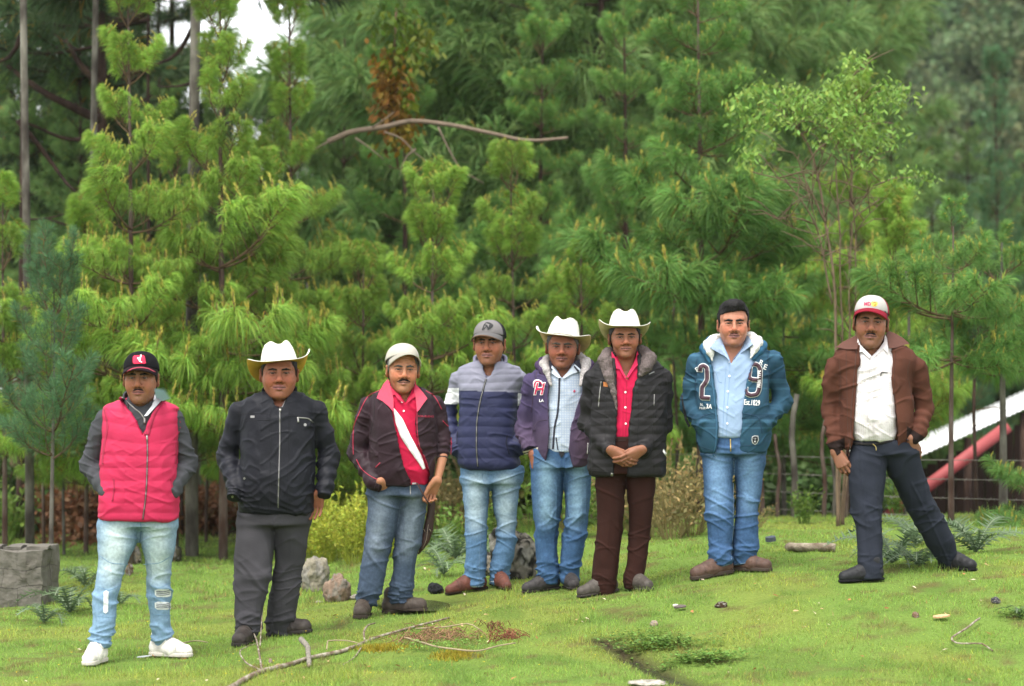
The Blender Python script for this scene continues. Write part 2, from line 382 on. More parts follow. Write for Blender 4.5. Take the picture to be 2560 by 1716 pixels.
def cmat(c, rough=.8, **k):
    key = (tuple(round(x, 3) for x in c), rough)
    if key not in _flat: _flat[key] = mat('cloth_%d' % len(_flat), c, rough=rough, noise=.12, nscale=40, bump=.0006, bscale=150, **k)
    return _flat[key]

class Person:
    def __init__(s, label, crop, feet, skin):
        s.ox, s.oy, s.k = crop; s.skin = np.array(skin)*[1.02,.93,.84]; s.bvh = {}
        s.feet = []
        for (cx, cy, dx, dy, sc_) in feet:
            px, py = s.ox+cx/s.k, s.oy+cy/s.k; x, y = hit(px, py); s.feet.append((x, y, float(h(x, y)), dx, dy, sc_))
        s.D = sum(f[1] for f in s.feet)/2; s.S = s.D/F/s.k
        s.loc = Vector((sum(f[0] for f in s.feet)/2, s.D, min(f[2] for f in s.feet)))
        s.root = root('person', label, 'person', s.loc, group='men standing in a row on the grass')
        s.body_parts = []; s.midx = 0
    def L(s, q): return q*s.S
    def pt(s, cx, cy, dy=0): return np.array(at(s.ox+cx/s.k, s.oy+cy/s.k, s.D+dy))
    def px(s, v):
        """crop coordinates of world vertices"""
        return ((v[:,0]/v[:,1]*F+1280)-s.ox)*s.k, ((CZ-v[:,2])/v[:,1]*F+1000-s.oy)*s.k
    def rings(s, R, dyf=None):
        out = []
        for r in R:
            y, xl, xr = r[:3]
            if len(r) > 3: fr, bk = r[3], r[4]; cy = (bk-fr)/2; hd = (fr+bk)/2
            else: hd = max(s.L(xr-xl)/2*1.02, .03); cy = dyf(y) if dyf else 0
            a = s.pt(xl, y, cy); b = s.pt(xr, y, cy)
            out.append((a[2], (a[0]+b[0])/2, (b[0]-a[0])/2, s.D+cy, hd))
        return out
    def add(s, name, v, f, m, cols=None, parent=None, smooth=True, **props):
        p = parent or s.root; off = np.array(s.loc)
        me = mk_mesh(name, np.asarray(v)-off, f, m, cols, smooth)
        o = link(name, me, p, **props)
        if parent is not None: o.matrix_parent_inverse = Matrix(); 
        return o
    def field(s, lo, hi, h): return Field(lo, hi, h)
    def tree(s, key, v, f): s.bvh[key] = BVHTree.FromPolygons([tuple(a) for a in v], [tuple(int(x) for x in q) for q in f])
    def proj(s, keys, cx, cy, off=.003, miss=1):
        """project a crop pixel along the view ray onto garment(s)"""
        d = Vector(s.pt(cx, cy, 0)) - Vector((0,0,CZ)); d.normalize(); o = Vector((0,0,CZ)) + d*(s.D-1.2)
        best = None
        for k in ([keys] if isinstance(keys, str) else keys):
            r = s.bvh[k].ray_cast(o, d, 2.0)
            if r[0] is not None and (best is None or r[3] < best[3]): best = r
        if best is None and miss is None: return None
        if best is None: return s.pt(cx, cy, -.1) if getattr(s, '_lastd', None) is None else np.array(Vector((0,0,CZ)) + d*s._lastd)
        s._lastd = (best[0]-Vector((0,0,CZ))).length-off
        return np.array(best[0] - d*off)
    def ribbon(s, keys, pts, w, m, name='seam', off=.003, thick=.004, parent=None, col=None, seg=5):
        """strip of width w (crop px) following crop polyline on the garment"""
        P = resample(np.array(pts, float), seg); t = np.gradient(P, axis=0); t /= np.linalg.norm(t, axis=1, keepdims=True)+1e-9
        nrm = np.stack([-t[:,1], t[:,0]], 1); G = []
        W = np.interp(np.linspace(0,1,len(P)), np.linspace(0,1,len(np.atleast_1d(w))), np.atleast_1d(w))
        for i, p in enumerate(P):
            G.append([s.proj(keys, *(p + nrm[i]*W[i]*q/2), off) for q in (-1, 0, 1)])
        v, f = sheet(np.array(G)[:, ::-1], thick)
        return s.add(name, v, f, m, parent=parent)
    def patch(s, keys, poly, m, name='patch', off=.004, thick=.006, parent=None, step=7, cols=None, fit=False):
        bm = bmesh.new(); vs_ = [bm.verts.new((x, y, 0)) for x, y in poly]; bm.faces.new(vs_)
        bmesh.ops.triangulate(bm, faces=bm.faces[:])
        for _ in range(6):
            e = [e for e in bm.edges if e.calc_length() > step*1.6]
            if not e: break
            bmesh.ops.subdivide_edges(bm, edges=e, cuts=1); bmesh.ops.triangulate(bm, faces=[q for q in bm.faces if len(q.verts) > 3])
        P2 = np.array([v.co[:] for v in bm.verts]); Fc = [[v.index for v in f.verts] for f in bm.faces]; bnd = [[v.index for v in e.verts] for e in bm.edges if e.is_boundary]
        bm.free(); return s._slab(keys, P2[:, :2], Fc, bnd, m, name, off, thick, parent, fit)
    def _slab(s, keys, P2, Fc, bnd, m, name, off, thick, parent, fit=False):
        if fit:
            O = np.array([0, 0, CZ]); D_ = []; dep = []
            for x, y in P2:
                p = s.pt(x, y, 0)-O; p /= np.linalg.norm(p); D_.append(p); s._lastd = None; q = s.proj(keys, x, y, off, miss=None); dep.append(np.nan if q is None else np.linalg.norm(q-O))
            D_ = np.array(D_); dep = np.array(dep); ok = ~np.isnan(dep); c = P2.mean(0)
            X = np.stack([np.ones(len(P2)), (P2[:,0]-c[0])/50, (P2[:,1]-c[1])/50], 1)
            if ok.sum() < 4: dep[:] = s.D-.1; ok[:] = True
            k = np.linalg.lstsq(X[ok], dep[ok], rcond=None)[0]
            for _ in range(4):
                r = dep-X@k; g = ok & (r < np.nanpercentile(r[ok], 70)); k = np.linalg.lstsq(X[g], dep[g], rcond=None)[0] if g.sum() > 4 else k
            A = O+D_*(X@k)[:, None]; B = A+np.array([0, thick, 0]); n = len(A)
            Fs = [tuple(f) for f in Fc] + [tuple(q+n for q in f[::-1]) for f in Fc] + [(a, b, b+n, a+n) for a, b in bnd]
            return s.add(name, np.concatenate([A, B]), Fs, m, parent=parent, smooth=False)
        A = np.array([s.proj(keys, x, y, off) for x, y in P2]); B = A + np.array([0, thick, 0]); n = len(A)
        Fs = [tuple(f) for f in Fc] + [tuple(q+n for q in f[::-1]) for f in Fc] + [(a, b, b+n, a+n) for a, b in bnd]
        return s.add(name, np.concatenate([A, B]), Fs, m, parent=parent, smooth=False)
    def text(s, keys, txt, cx, cy, size, m, rot=0, off=.005, name='lettering', parent=None, shear=0, sx=1, bold=.0, ol=0):
        cu = bpy.data.curves.new('t', 'FONT'); cu.body = txt; cu.size = 1; cu.align_x = 'CENTER'; cu.align_y = 'CENTER'; cu.shear = shear; cu.offset = bold; cu.resolution_u = 3
        o = bpy.data.objects.new('t', cu); COL.objects.link(o); bpy.context.view_layer.update()
        me = o.to_mesh(); bm = bmesh.new(); bm.from_mesh(me); o.to_mesh_clear(); COL.objects.unlink(o); bpy.data.objects.remove(o); bpy.data.curves.remove(cu)
        bmesh.ops.triangulate(bm, faces=bm.faces[:])
        for _ in range(3):
            e = [e for e in bm.edges if e.calc_length()*size > 12]
            if e: bmesh.ops.subdivide_edges(bm, edges=e, cuts=1); bmesh.ops.triangulate(bm, faces=[q for q in bm.faces if len(q.verts) > 3])
        bm.verts.index_update(); c, sn = math.cos(rot), math.sin(rot); P2 = []
        for v in bm.verts:
            x, y = v.co.x*size*sx, -v.co.y*size; P2.append((cx+c*x-sn*y, cy+sn*x+c*y))
        Fc = [[v.index for v in f.verts][::-1] for f in bm.faces]; bnd = [[v.index for v in e.verts] for e in bm.edges if e.is_boundary]; bm.free()
        return s._slab(keys, np.array(P2), Fc, bnd, m, name, off, .002, parent)

    # ---------------- garments
    def finish(s, fld, key, name, m, colf, foldf=None, parent=None, smooth=1, drop=None):
        v, f = fld.net(); v = laplace(v, f, smooth)
        n = vnormals(v, f)
        if foldf is not None:
            cx, cy = s.px(v); v = v + n*foldf(v, n, cx, cy)[:, None]; v = laplace(v, f, 1, .35); n = vnormals(v, f)
        cx, cy = s.px(v); c = colf(v, n, cx, cy) if callable(colf) else np.broadcast_to(np.array(colf, float), v.shape)
        s.tree(key, v, f); return s.add(name, v, f, m, c, parent)
    def arm(s, fld, A, grow=0, k=.014, wr=.004, ph=0, upto=3, wn=(2.2, 3.6)):
        """A: list of (cx,cy,dy,r px)"""
        P = [s.pt(*a[:3]) for a in A]; R = [s.L(a[3])+grow for a in A]
        last = min(upto, len(P)-1)
        for i in range(last):
            fld.cap(P[i], P[i+1], R[i], R[i+1], .02 if i else k, wr=wr*(.75 if i else .5), wn=wn[min(i, 1)], ph=ph+i*2.1)
        if wr and len(P) > 1:
            d = P[last]-P[last-1]; d /= np.linalg.norm(d); c = P[last]; r = R[last]
            fld.put(lambda X, Y, Z: np.maximum(-((X-c[0])*d[0]+(Y-c[1])*d[1]+(Z-c[2])*d[2])+r*.25, np.sqrt((X-c[0])**2+(Y-c[1])**2+(Z-c[2])**2)-1.7*r), c-1.8*r, c+1.8*r, .006, 'sub')
    def legs(s, waist, LL, LR, colf, foldf=None, m=None, name='trousers', key='pants', hip=(.13, .12), fwd=0.0):
        """waist rings [(y,xl,xr)], legs rings"""
        s.midx = (LL[0][2]+LR[0][1])/2
        dL, dR = s.feet[0][1]-s.D, s.feet[1][1]-s.D
        y0 = waist[0][0]; y1 = LL[-1][0]
        def dyf(d): return lambda y: d*max(0, min(1, (y-y0-40)/(y1-y0-40))) + fwd*math.sin(math.pi*max(0,min(1,(y-y0)/(y1-y0))))
        RL = s.rings(LL, dyf(dL)); RR = s.rings(LR, dyf(dR)); W = s.rings([(y, a, b, hip[0], hip[1]) for y, a, b in waist])
        allr = np.array(RL+RR+W)
        lo = [(allr[:,1]-allr[:,2]).min()-.03, (allr[:,3]-allr[:,4]).min()-.03, allr[:,0].min()-.03]
        hi = [(allr[:,1]+allr[:,2]).max()+.03, (allr[:,3]+allr[:,4]).max()+.03, allr[:,0].max()+.03]
        fl = s.field(lo, hi, .0056)
        fl.loft(RL, k=0); fl.loft(RR, k=.012); fl.loft(W, k=.03)
        s.trouser_lo = lo; s.trouser_hi = hi
        s.legrings = (RL, RR)
        ff = foldf or (lambda v, n, cx, cy: trouser_folds(s, v, n, cx, cy, y0, y1))
        s.trousers = s.finish(fl, key, name, m or M_DENIM, colf, ff)
        return s.trousers

def resample(P, step):
    d = np.r_[0, np.cumsum(np.linalg.norm(np.diff(P, axis=0), axis=1))]; n = max(2, int(d[-1]/step)+1); q = np.linspace(0, d[-1], n)
    if len(P) > 2: return np.stack([smooth_interp(q, d, P[:,k]) for k in range(P.shape[1])], 1)
    return np.stack([np.interp(q, d, P[:,k]) for k in range(P.shape[1])], 1)
def ridge(x): return (1-np.abs(np.sin(x)))**1.6
def crease(p, w=.16, seed=0):
    """thin meandering ridge lines where the noise passes zero: 0..1"""
    return np.clip(1-np.abs(vnoise(p, seed))/w, 0, 1)**1.3
def trouser_folds(s, v, n, cx, cy, y0, y1, amp=1.0, bunch=1.0, knee=None):
    sd = s.loc.x*7.3; x, y, z = v.T; t = (cy-y0)/(y1-y0); legx = np.where(cx > np.interp(cy, [y0, y1], [s.midx, s.midx]), 1, -1)
    w = vnoise(v*4+sd, 2)*.06
    def dirn(a, fx, fz): return np.stack([(x*math.cos(a)+z*math.sin(a))*fx, y*fx*.8, (-x*math.sin(a)*legx+z*math.cos(a)+w)*fz], -1)+sd
    hip = crease(dirn(.30, 4, 13), .22, 1)*sst(.02,.10,t)*(1-sst(.22,.42,t))
    kn = (crease(dirn(.45, 4.5, 15), .24, 2)+.6*crease(dirn(-.3, 5, 19), .22, 6))*np.exp(-((t-.58)/.14)**2)
    hem = (crease(dirn(.15, 6, 27), .30, 3)+.7*crease(dirn(-.35, 7, 33), .26, 4))*sst(.76,.90,t)*(1-sst(.985,1,t)*.6)
    long_ = crease(np.stack([x*16, y*10, z*2.2+sd], -1), .25, 8)*sst(.15,.4,t)*(1-sst(.75,.9,t))
    big = vnoise(v*[9,9,6]+sd, 3)
    return -.0050 + amp*(.0090*hip + .0135*kn + bunch*.0150*hem + .0045*long_ + .008*big + .0022*vnoise(v*[26,26,18]+sd, 5))
def jacket_folds(s, v, n, cx, cy, amp=1.0, seed=0):
    x, y, z = v.T; w = vnoise(v*5+seed, 2)*.05
    a = crease(np.stack([x*5+z*2, y*5, (z+.35*x*np.sign(x-s.loc.x)+w)*15], -1)+seed, .26, 1)
    b_ = crease(np.stack([x*7-z*3, y*7, (z-.5*x*np.sign(x-s.loc.x)+w)*21], -1)+seed, .22, 3)
    m = sst(-.25, .35, vnoise(v*3.5+seed*1.7, 9))
    arm = 1+.5*(np.abs(x-s.loc.x) > .19)
    return -.0035 + amp*arm*(.0060*a*m + .0042*b_*(1-m*.6) + .0050*vnoise(v*[8,8,6]+seed, 7) + .0018*vnoise(v*[25,25,20]+seed, 5))

# ---------------- head
_headcache = {}
def head_mesh(kind):
    """canonical head: eyes at z=0, chin z=-.115, face towards -y; kind=(jaw, cheek, nose, mouthopen)"""
    if kind in _headcache: return _headcache[kind]
    jaw, cheek, nose = kind
    f = Field((-.10,-.135,-.20), (.10,.115,.135), .0030)
    f.ell((0,.012,.036), (.074,.094,.080), 0)
    f.loft([(-.122,0,.022,-.048,.028),(-.112,0,.033*jaw,-.044,.038),(-.092,0,.048*jaw,-.030,.055),(-.066,0,.0595*jaw,-.016,.071),(-.03,0,.070*(1+.5*(cheek-1)),-.006,.081),(.0,0,.072,0,.086),(.03,0,.073,.004,.086),(.06,0,.066,.008,.078)], k=.02, n=2.15)
    f.ell((0,-.068,-.101), (.020,.017,.015), .014)                       # chin
    for q in (-1, 1):
        f.ell((q*.040,-.062,-.036), (.024,.020,.026), .022)              # cheeks
        f.ell((q*.044,-.058,-.012), (.022,.018,.012), .016)              # cheekbones
        f.cap((q*.010,-.084,.022), (q*.046,-.070,.024), .0085, .007, .014)   # brow
        f.ell((q*.030,-.098,.002), (.0185,.020,.0125), .012, 'sub')      # socket
        f.cap((q*.016,-.0800,.0054), (q*.030,-.0838,.0070), .0042, .0046, .004); f.cap((q*.030,-.0838,.0070), (q*.045,-.0755,.0038), .0046, .0040, .004)
        f.cap((q*.018,-.0800,-.0062), (q*.031,-.0822,-.0080), .0038, .0042, .005); f.cap((q*.031,-.0822,-.0080), (q*.044,-.075,-.0046), .0042, .0036, .005)
        f.ell((q*.0155*nose,-.0915,-.0395), (.0092,.0105,.0082), .006)      # nostril wing
        # ear
        f.ell((q*.081,.010,-.010), (.0080,.020,.033), .006, rot=(.18,0,q*.55))
        f.ell((q*.0880,.002,-.007), (.0050,.011,.020), .004, 'sub', rot=(.18,0,q*.55))
    f.cap((0,-.086,.012), (0,-.107,-.028), .0080, .0108, .010)           # nose bridge
    f.ell((0,-.106,-.034), (.0138*nose,.0115,.0108), .008)
    for q in (-1, 1): f.ell((q*.0075,-.104,-.0458), (.0034,.005,.0024), .002, 'sub')
    for q in (-1, 1):
        f.cap((q*.004,-.0905,-.0590), (q*.028,-.0755,-.0640), .0052, .0028, .004)
        f.cap((0,-.0890,-.0720), (q*.025,-.0750,-.0672), .0068, .0034, .004)
        f.cap((0,-.0985,-.0648), (q*.030,-.0810,-.0650), .0026, .0018, .002, 'sub')
    f.cap((0,.018,-.07), (0,.030,-.20), .054, .058, .030, fy=1.0)        # neck
    v, fc = f.net(); v = laplace(v, fc, 1, .4); nn = vnormals(v, fc); fr = sst(-.04, -.065, v[:,1])
    def groove(a, b_, w, d):
        a = np.array(a); b_ = np.array(b_); ab = b_-a; X = np.abs(v[:,0]); Z = v[:,2]; t = np.clip(((X-a[0])*ab[0]+(Z-a[1])*ab[1])/(ab@ab), 0, 1)
        return d*np.exp(-((X-a[0]-t*ab[0])**2+(Z-a[1]-t*ab[1])**2)/w**2)*fr
    dd = -groove((.021,-.040), (.035,-.064), .0040, .0026) - groove((.026,-.0135), (.040,-.0150), .0026, .0006) - groove((.0045,.018), (.0055,.030), .0022, .0008) - groove((.0,.046), (.04,.046), .0024, .0012) - groove((.0,.058), (.035,.057), .0024, .0012) - groove((0,-.083), (.010,-.083), .005, .0020)
    v = v+nn*dd[:,None]
    _headcache[kind] = (v, fc); return v, fc

def head_cols(v, skin, stubble=.0, lip=(.30,.10,.085)):
    x, y, z = v.T; c = np.tile(skin, (len(v), 1)); front = sst(-.03, -.06, y)
    warm = front*(np.exp(-((np.abs(x)-.040)**2+(z+.030)**2)/.0006) + .8*np.exp(-(x**2+(z+.034)**2)/.0003)+.5*(np.abs(x) > .074))
    c = c*(1+warm[:,None]*np.array([.22,-.04,-.08]))
    c = c*(1+.10*fbm(v*55, 2)+.07*fbm(v*160, 2))[:,None]
    lp = ((np.abs(x)/.0300)**2 + ((z+.0652)/.0110)**2 < 1) & (y < -.074)
    c[lp] = np.array(lip)
    ml = (np.abs(z+.0648) < .0019) & (np.abs(x) < .029) & (y < -.07); c[ml] = np.array(lip)*.3
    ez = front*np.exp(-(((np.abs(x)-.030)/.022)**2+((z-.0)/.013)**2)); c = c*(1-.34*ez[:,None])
    nz = (y < -.09) & (np.hypot(np.abs(x)-.0075, z+.0450) < .0048); c[nz] = skin*.45
    if stubble:
        b = (sst(-.060, -.085, z)+.22*np.exp(-(((z+.0515)/.0055)**2+(x/.026)**2)))*sst(-.0, -.03, y)*sst(-.135, -.115, z)*(.45+.55*(1-front*np.exp(-((np.abs(x)-.045)**2+(z+.06)**2)/.0006)))
        b = np.where(lp, 0, b)*stubble; c = c*(1-b[:,None]*.42)
    lash = (y < -.068) & (np.abs(x) > .014) & (np.abs(x) < .047) & (np.abs(z-(.0029-.0016*((np.abs(x)-.030)/.012)**2)) < .0017); c[lash] = np.array(skin)*.22
    return c

def build_head(s, cx, chin, eye, hw, top=None, yaw=0, roll=0, pitch=0, kind=(1,1,1), stubble=0, brow=1.0, hair='cap', hairc=None, moustache=None, dy=-.03, lip=(.27,.10,.085), gaze=0, squint=1.0):
    S = s.L(chin-eye)/.115; SX = s.L(hw)/.0735; SY = (S+SX)/2
    O = s.pt(cx, eye, dy); R = np.array(Euler((pitch, roll, yaw)).to_matrix()); sc3 = np.array([SX, SY, S])
    def T(v): return (np.asarray(v, float)*sc3) @ R.T + O
    s.T = T; s.hS = S
    v, f = head_mesh(kind); cols = head_cols(v, s.skin, stubble, lip)
    s.body_parts.append((T(v), f, cols)); s.tree('head', T(v), f)
    # hidden skull to neck joins torso
    eyes = None
    for q in (-1, 1):
        u, w = np.meshgrid(np.linspace(0, math.pi, 13), np.linspace(0, 2*math.pi, 17), indexing='ij')
        E = np.stack([np.sin(u)*np.cos(w), -np.cos(u), np.sin(u)*np.sin(w)], -1)
        vv, ff = sheet(E*.0116); g = math.radians(gaze)
        uu = np.arccos(np.clip(-(vv/.0116) @ np.array([math.sin(g)*-1, math.cos(g), .05]), -1, 1))
        cc = np.tile([.20,.155,.13], (len(vv), 1)); cc[uu < .62] = (.035,.016,.008); cc[uu < .24] = (.003,.003,.003)
        s.add('eye', T(vv*[1,1,.95]+[q*.0302,-.0734,.0004]), ff, M_EYE, cc)
        # eyebrow
        b = Field((min(q*.006, q*.056), -.105, .008), (max(q*.006, q*.056), -.045, .04), .0022)
        b.cap((q*.010,-.0895,.0160), (q*.030,-.0850,.0188), .0056*brow, .0058*brow, 0); b.cap((q*.030,-.0850,.0188), (q*.050,-.0710,.0155), .0058*brow, .0026, .003)
        vb, fb = b.net()
        if len(fb): s.add('eyebrow', T(vb), fb, M_HAIR if hairc is None else hairc)
    if moustache:
        w, t = moustache; b = Field((-.04,-.115,-.085), (.04,-.06,-.04), .0022)
        for q in (-1, 1):
            b.cap((q*.003,-.0935,-.0520), (q*.018*w,-.0880,-.0545), .0040*t, .0042*t, .003); b.cap((q*.018*w,-.0880,-.0545), (q*.034*w,-.0735,-.0640), .0040*t, .0020*t, .003)
        vb, fb = b.net(); vb = vb + .0012*fbm(vb*400, 1)[:, None]
        s.add('moustache', T(vb), fb, M_HAIR)
    # hair
    hf = Field((-.10,-.125,-.10), (.10,.13,.16), .0036)
    if hair in ('cap', 'grey'):
        hf.ell((0,.016,.034), (.0785,.096,.080), 0); hf.loft([(-.085,0,.060,.030,.066),(-.03,0,.077,.016,.085),(.0,0,.0785,.006,.090),(.03,0,.0785,.004,.093),(.075,0,.070,.006,.088)], k=.01, n=2.35)
        def cut(X, Y, Z): return np.maximum(Y-(-.012-.030*np.clip((Z+.03)/.06, 0, 1)), -1) + 0*X   # in front of the ears
        hf.put(lambda X, Y, Z: (Y+.022+.034*np.clip((Z-.002)/.035, 0, 1)+0*X), (-.1,-.2,-.1), (.1,.02,.16), .004, 'sub')
        hf.put(lambda X, Y, Z: (Z+.018+np.clip(Y,-.05,.1)*.62+0*X), (-.1,-.2,-.2), (.1,.2,.02), .004, 'sub')
        hf.put(lambda X, Y, Z: (.060-Z)+0*X+0*Y, (-.1,-.2,.06), (.1,.2,.2), .002, 'sub')
    elif hair == 'full':
        hf.ell((0,.012,.050), (.0815,.100,.082), 0); hf.loft([(-.085,0,.058,.030,.066),(-.02,0,.078,.016,.085),(.05,0,.081,.010,.096)], k=.01)
        hf.ell((0,-.050,.098), (.056,.044,.030), .02)
        # face opening: hairline at z .062 in front, straight sideburns
        def face(X, Y, Z):
            a = np.abs(X)/.066; zl = .066 - .012*a**4 + .010*np.clip(X/.06, -1, 1)
            return np.maximum(np.maximum(Y+.020+.0*X, Z-zl), np.abs(X)-.0660) + 0*Y
        hf.put(face, (-.1,-.2,-.1), (.1,.0,.16), .004, 'sub')
        hf.put(lambda X, Y, Z: (Y+.042+0*X+0*Z), (-.1,-.2,-.1), (.1,.02,.06), .003, 'sub') if False else None
        hf.put(lambda X, Y, Z: np.maximum(Y+.030+0*X, Z-.048)+0*X, (-.1,-.2,-.1), (.1,.0,.05), .004, 'sub')
        hf.put(lambda X, Y, Z: (Z+.018+np.clip(Y,-.05,.1)*.62+0*X), (-.1,-.2,-.2), (.1,.2,.02), .004, 'sub')
    vh, fh = hf.net()
    if hair == 'full':
        n = vnormals(vh, fh); q = vh*[95, 22, 60]+[0, 0, 0]; q[:,0] += 40*vh[:,1]
        vh = vh + n*(.0035*ridge(vh[:,0]*150+vh[:,1]*260*sst(-.02,.03,vh[:,0])+6*vnoise(vh*60)) + .003*vnoise(vh*55))[:, None]
    else: vh = vh + vnormals(vh, fh)*(.0012*fbm(vh*150, 2))[:, None]
    hm = M_HAIR if hairc is None else hairc
    s.add('hair', T(vh), fh, hm)

def build_cap(s, label, col, vcol, side=None, tilt=0.0, arch=.030, up=0.0, vlen=.072, trim=None, size=1.0, name='baseball_cap', yaw=0, peak=.0):
    """cap in head frame"""
    T = s.T; cap = root(name, label, 'cap', s.loc) if False else None
    nu, nv = 22, 48; Pm = np.zeros((nu, nv+1, 3)); C = np.zeros((nu, nv+1, 3))
    cy, sy = math.cos(yaw), math.sin(yaw)
    def H(x, y, z):
        z = z+up; y2 = y*math.cos(tilt)-z*math.sin(tilt); z2 = y*math.sin(tilt)+z*math.cos(tilt)
        return (x*cy-y2*sy, x*sy+y2*cy, z2)
    for i in range(nu):
        for j in range(nv+1):
            th = 2*math.pi*j/nv; fr = -math.sin(th)              # front at th=-90
            zr = .036+.012*fr; t = i/(nu-1)
            ph = t*math.pi/2; x = .0835*size*math.cos(th)*math.cos(ph)**.82; y = .014+.1045*size*math.sin(th)*math.cos(ph)**.82
            z = zr + (.121*size - zr)*math.sin(ph)**.95 + peak*max(0, fr)*math.sin(2*ph)*.01
            seam = .0012*ridge(np.array(th*3+.0))**6
            x *= 1+seam*4; Pm[i, j] = H(x, y, z)
            C[i, j] = side if (side is not None and fr < .30) else col
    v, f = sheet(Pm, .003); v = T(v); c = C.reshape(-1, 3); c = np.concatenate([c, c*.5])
    s.tree('cap', v, f[:, :])
    o = s.add('cap', v, f, M_CLOTH, c)
    nu, nv = 12, 30; Pm = np.zeros((nu, nv+1, 3)); C = np.zeros((nu, nv+1, 3))
    for i in range(nu):
        for j in range(nv+1):
            a = (j/nv*2-1); th = -math.pi/2 + a*math.radians(66); t = i/(nu-1)
            bx = .0838*size*math.cos(th); by = .014+.105*size*math.sin(th)
            L_ = vlen*(1-.16*abs(a)**2.5)*math.sqrt(max(0, 1-abs(a)**3.2))
            z = .050 - arch*abs(a)**1.8*(.55+.45*t) - .012*t - .006*t*t*(1-a*a) + .002
            Pm[i, j] = H(bx*(1+.06*t), by-L_*t, z)
            C[i, j] = trim if (trim is not None and t > .86) else vcol
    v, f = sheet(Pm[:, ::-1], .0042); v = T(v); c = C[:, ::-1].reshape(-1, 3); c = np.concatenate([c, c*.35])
    s.add('visor', v, f, M_CLOTH, c, parent=None)
    s.tree('visor', v, f)
    g = Geo(); g.tube([H(0,.014,.119*size), H(0,.014,.124*size)], [.007,.004], 10, vcol)
    s.add('cap_button', T(np.concatenate(g.v)), g.f, M_CLOTH, np.concatenate(g.c))
    return o

def build_hat(s, yaw=0, roll=0, pitch=-.13, up=.046, brim=.148, rise=(.045,.045), back=-.085, front=-.004, crown=.090, band=None, under=(.62,.47,.17), cw=1.0):
    T = s.T; R = np.array(Euler((pitch, roll, yaw)).to_matrix())
    def H(P): P = np.asarray(P, float); return T(P @ R.T + [0, .012, up])
    # crown
    nu, nv = 30, 56; Pm = np.zeros((nu, nv+1, 3))
    for i in range(nu):
        t = i/(nu-1)
        for j in range(nv+1):
            th = 2*math.pi*j/nv; c, sn = math.cos(th), math.sin(th)
            if t < .7:
                q = t/.7; r = (1-.20*q**1.6-.10*max(0, q-.85)/.15*.5)*cw; z = crown*(q**.92); kx = 1-.05*q
            else:
                q = (t-.7)/.3; r = (.75*(1-q**1.5))*cw if q > 0 else .75*cw; r = (.765*math.sqrt(max(0, 1-q*q)))*cw; z = crown*(1+.06*math.sin(min(1, q*2.2)*math.pi/2)); kx = .95
            x = .080*r*kx*c; y = .099*r*sn
            # pinch: the front narrows
            x *= 1-.12*(max(0, -sn))**2*min(1, t/.7)
            dent = .026*math.exp(-(x/.018)**2)*sst(.62, .95, np.array(t)) if t > .55 else 0
            z = z - dent + .010*sst(.5,.8,np.array(t))*math.exp(-((abs(x)-.036)/.016)**2)
            Pm[i, j] = (x, y, z)
    v, f = sheet(Pm, .0025); v = H(v); s.add('hat_crown', v, f, M_STRAW); s.tree('hat', v, f)
    nu, nv = 16, 96; Pm = np.zeros((nu, nv+1, 3))
    for i in range(nu):
        t = i/(nu-1)
        for j in range(nv+1):
            th = 2*math.pi*j/nv; c, sn = math.cos(th), math.sin(th)
            ri = 1.0; x0, y0 = .079*cw*c, .098*cw*sn
            ro = brim*(1+.04*sn*sn)
            x = x0+(ro*c-x0)*t; y = y0+(ro*1.04*sn-y0)*t
            rs = rise[1] if c > 0 else rise[0]
            side = abs(c)**3.6
            z = rs*side*(t**1.7)*1.0 + (back*(max(0, sn))**1.25 + front*(max(0, -sn))**1.7)*t**1.15
            x *= 1-.10*side*t*t
            Pm[i, j] = (x, y, z+.0)
    v, f = sheet(Pm, .0035); v = H(v); nf = (nu-1)*nv
    mi = np.zeros(len(f), int); mi[nf:2*nf] = 1
    um = mat('hat_underside_straw', under, rough=.8, noise=.12, nscale=25, bump=.001, bscale=260, transl=.45)
    me = mk_mesh('hat_brim', v-np.array(s.loc), f, [M_STRAW, um], None, True, mi); link('hat_brim', me, s.root)
    if band:
        P = []; 
        for k in range(57):
            th = 2*math.pi*k/56; P.append((.0815*cw*math.cos(th), .1005*cw*math.sin(th), .008+.0008*math.sin(th*40)))
        g = Geo(); P = H(P); g.tube(P, .0026*1.1, 5, cap=False); s.add('hat_band', np.concatenate(g.v), g.f, cmat(band))

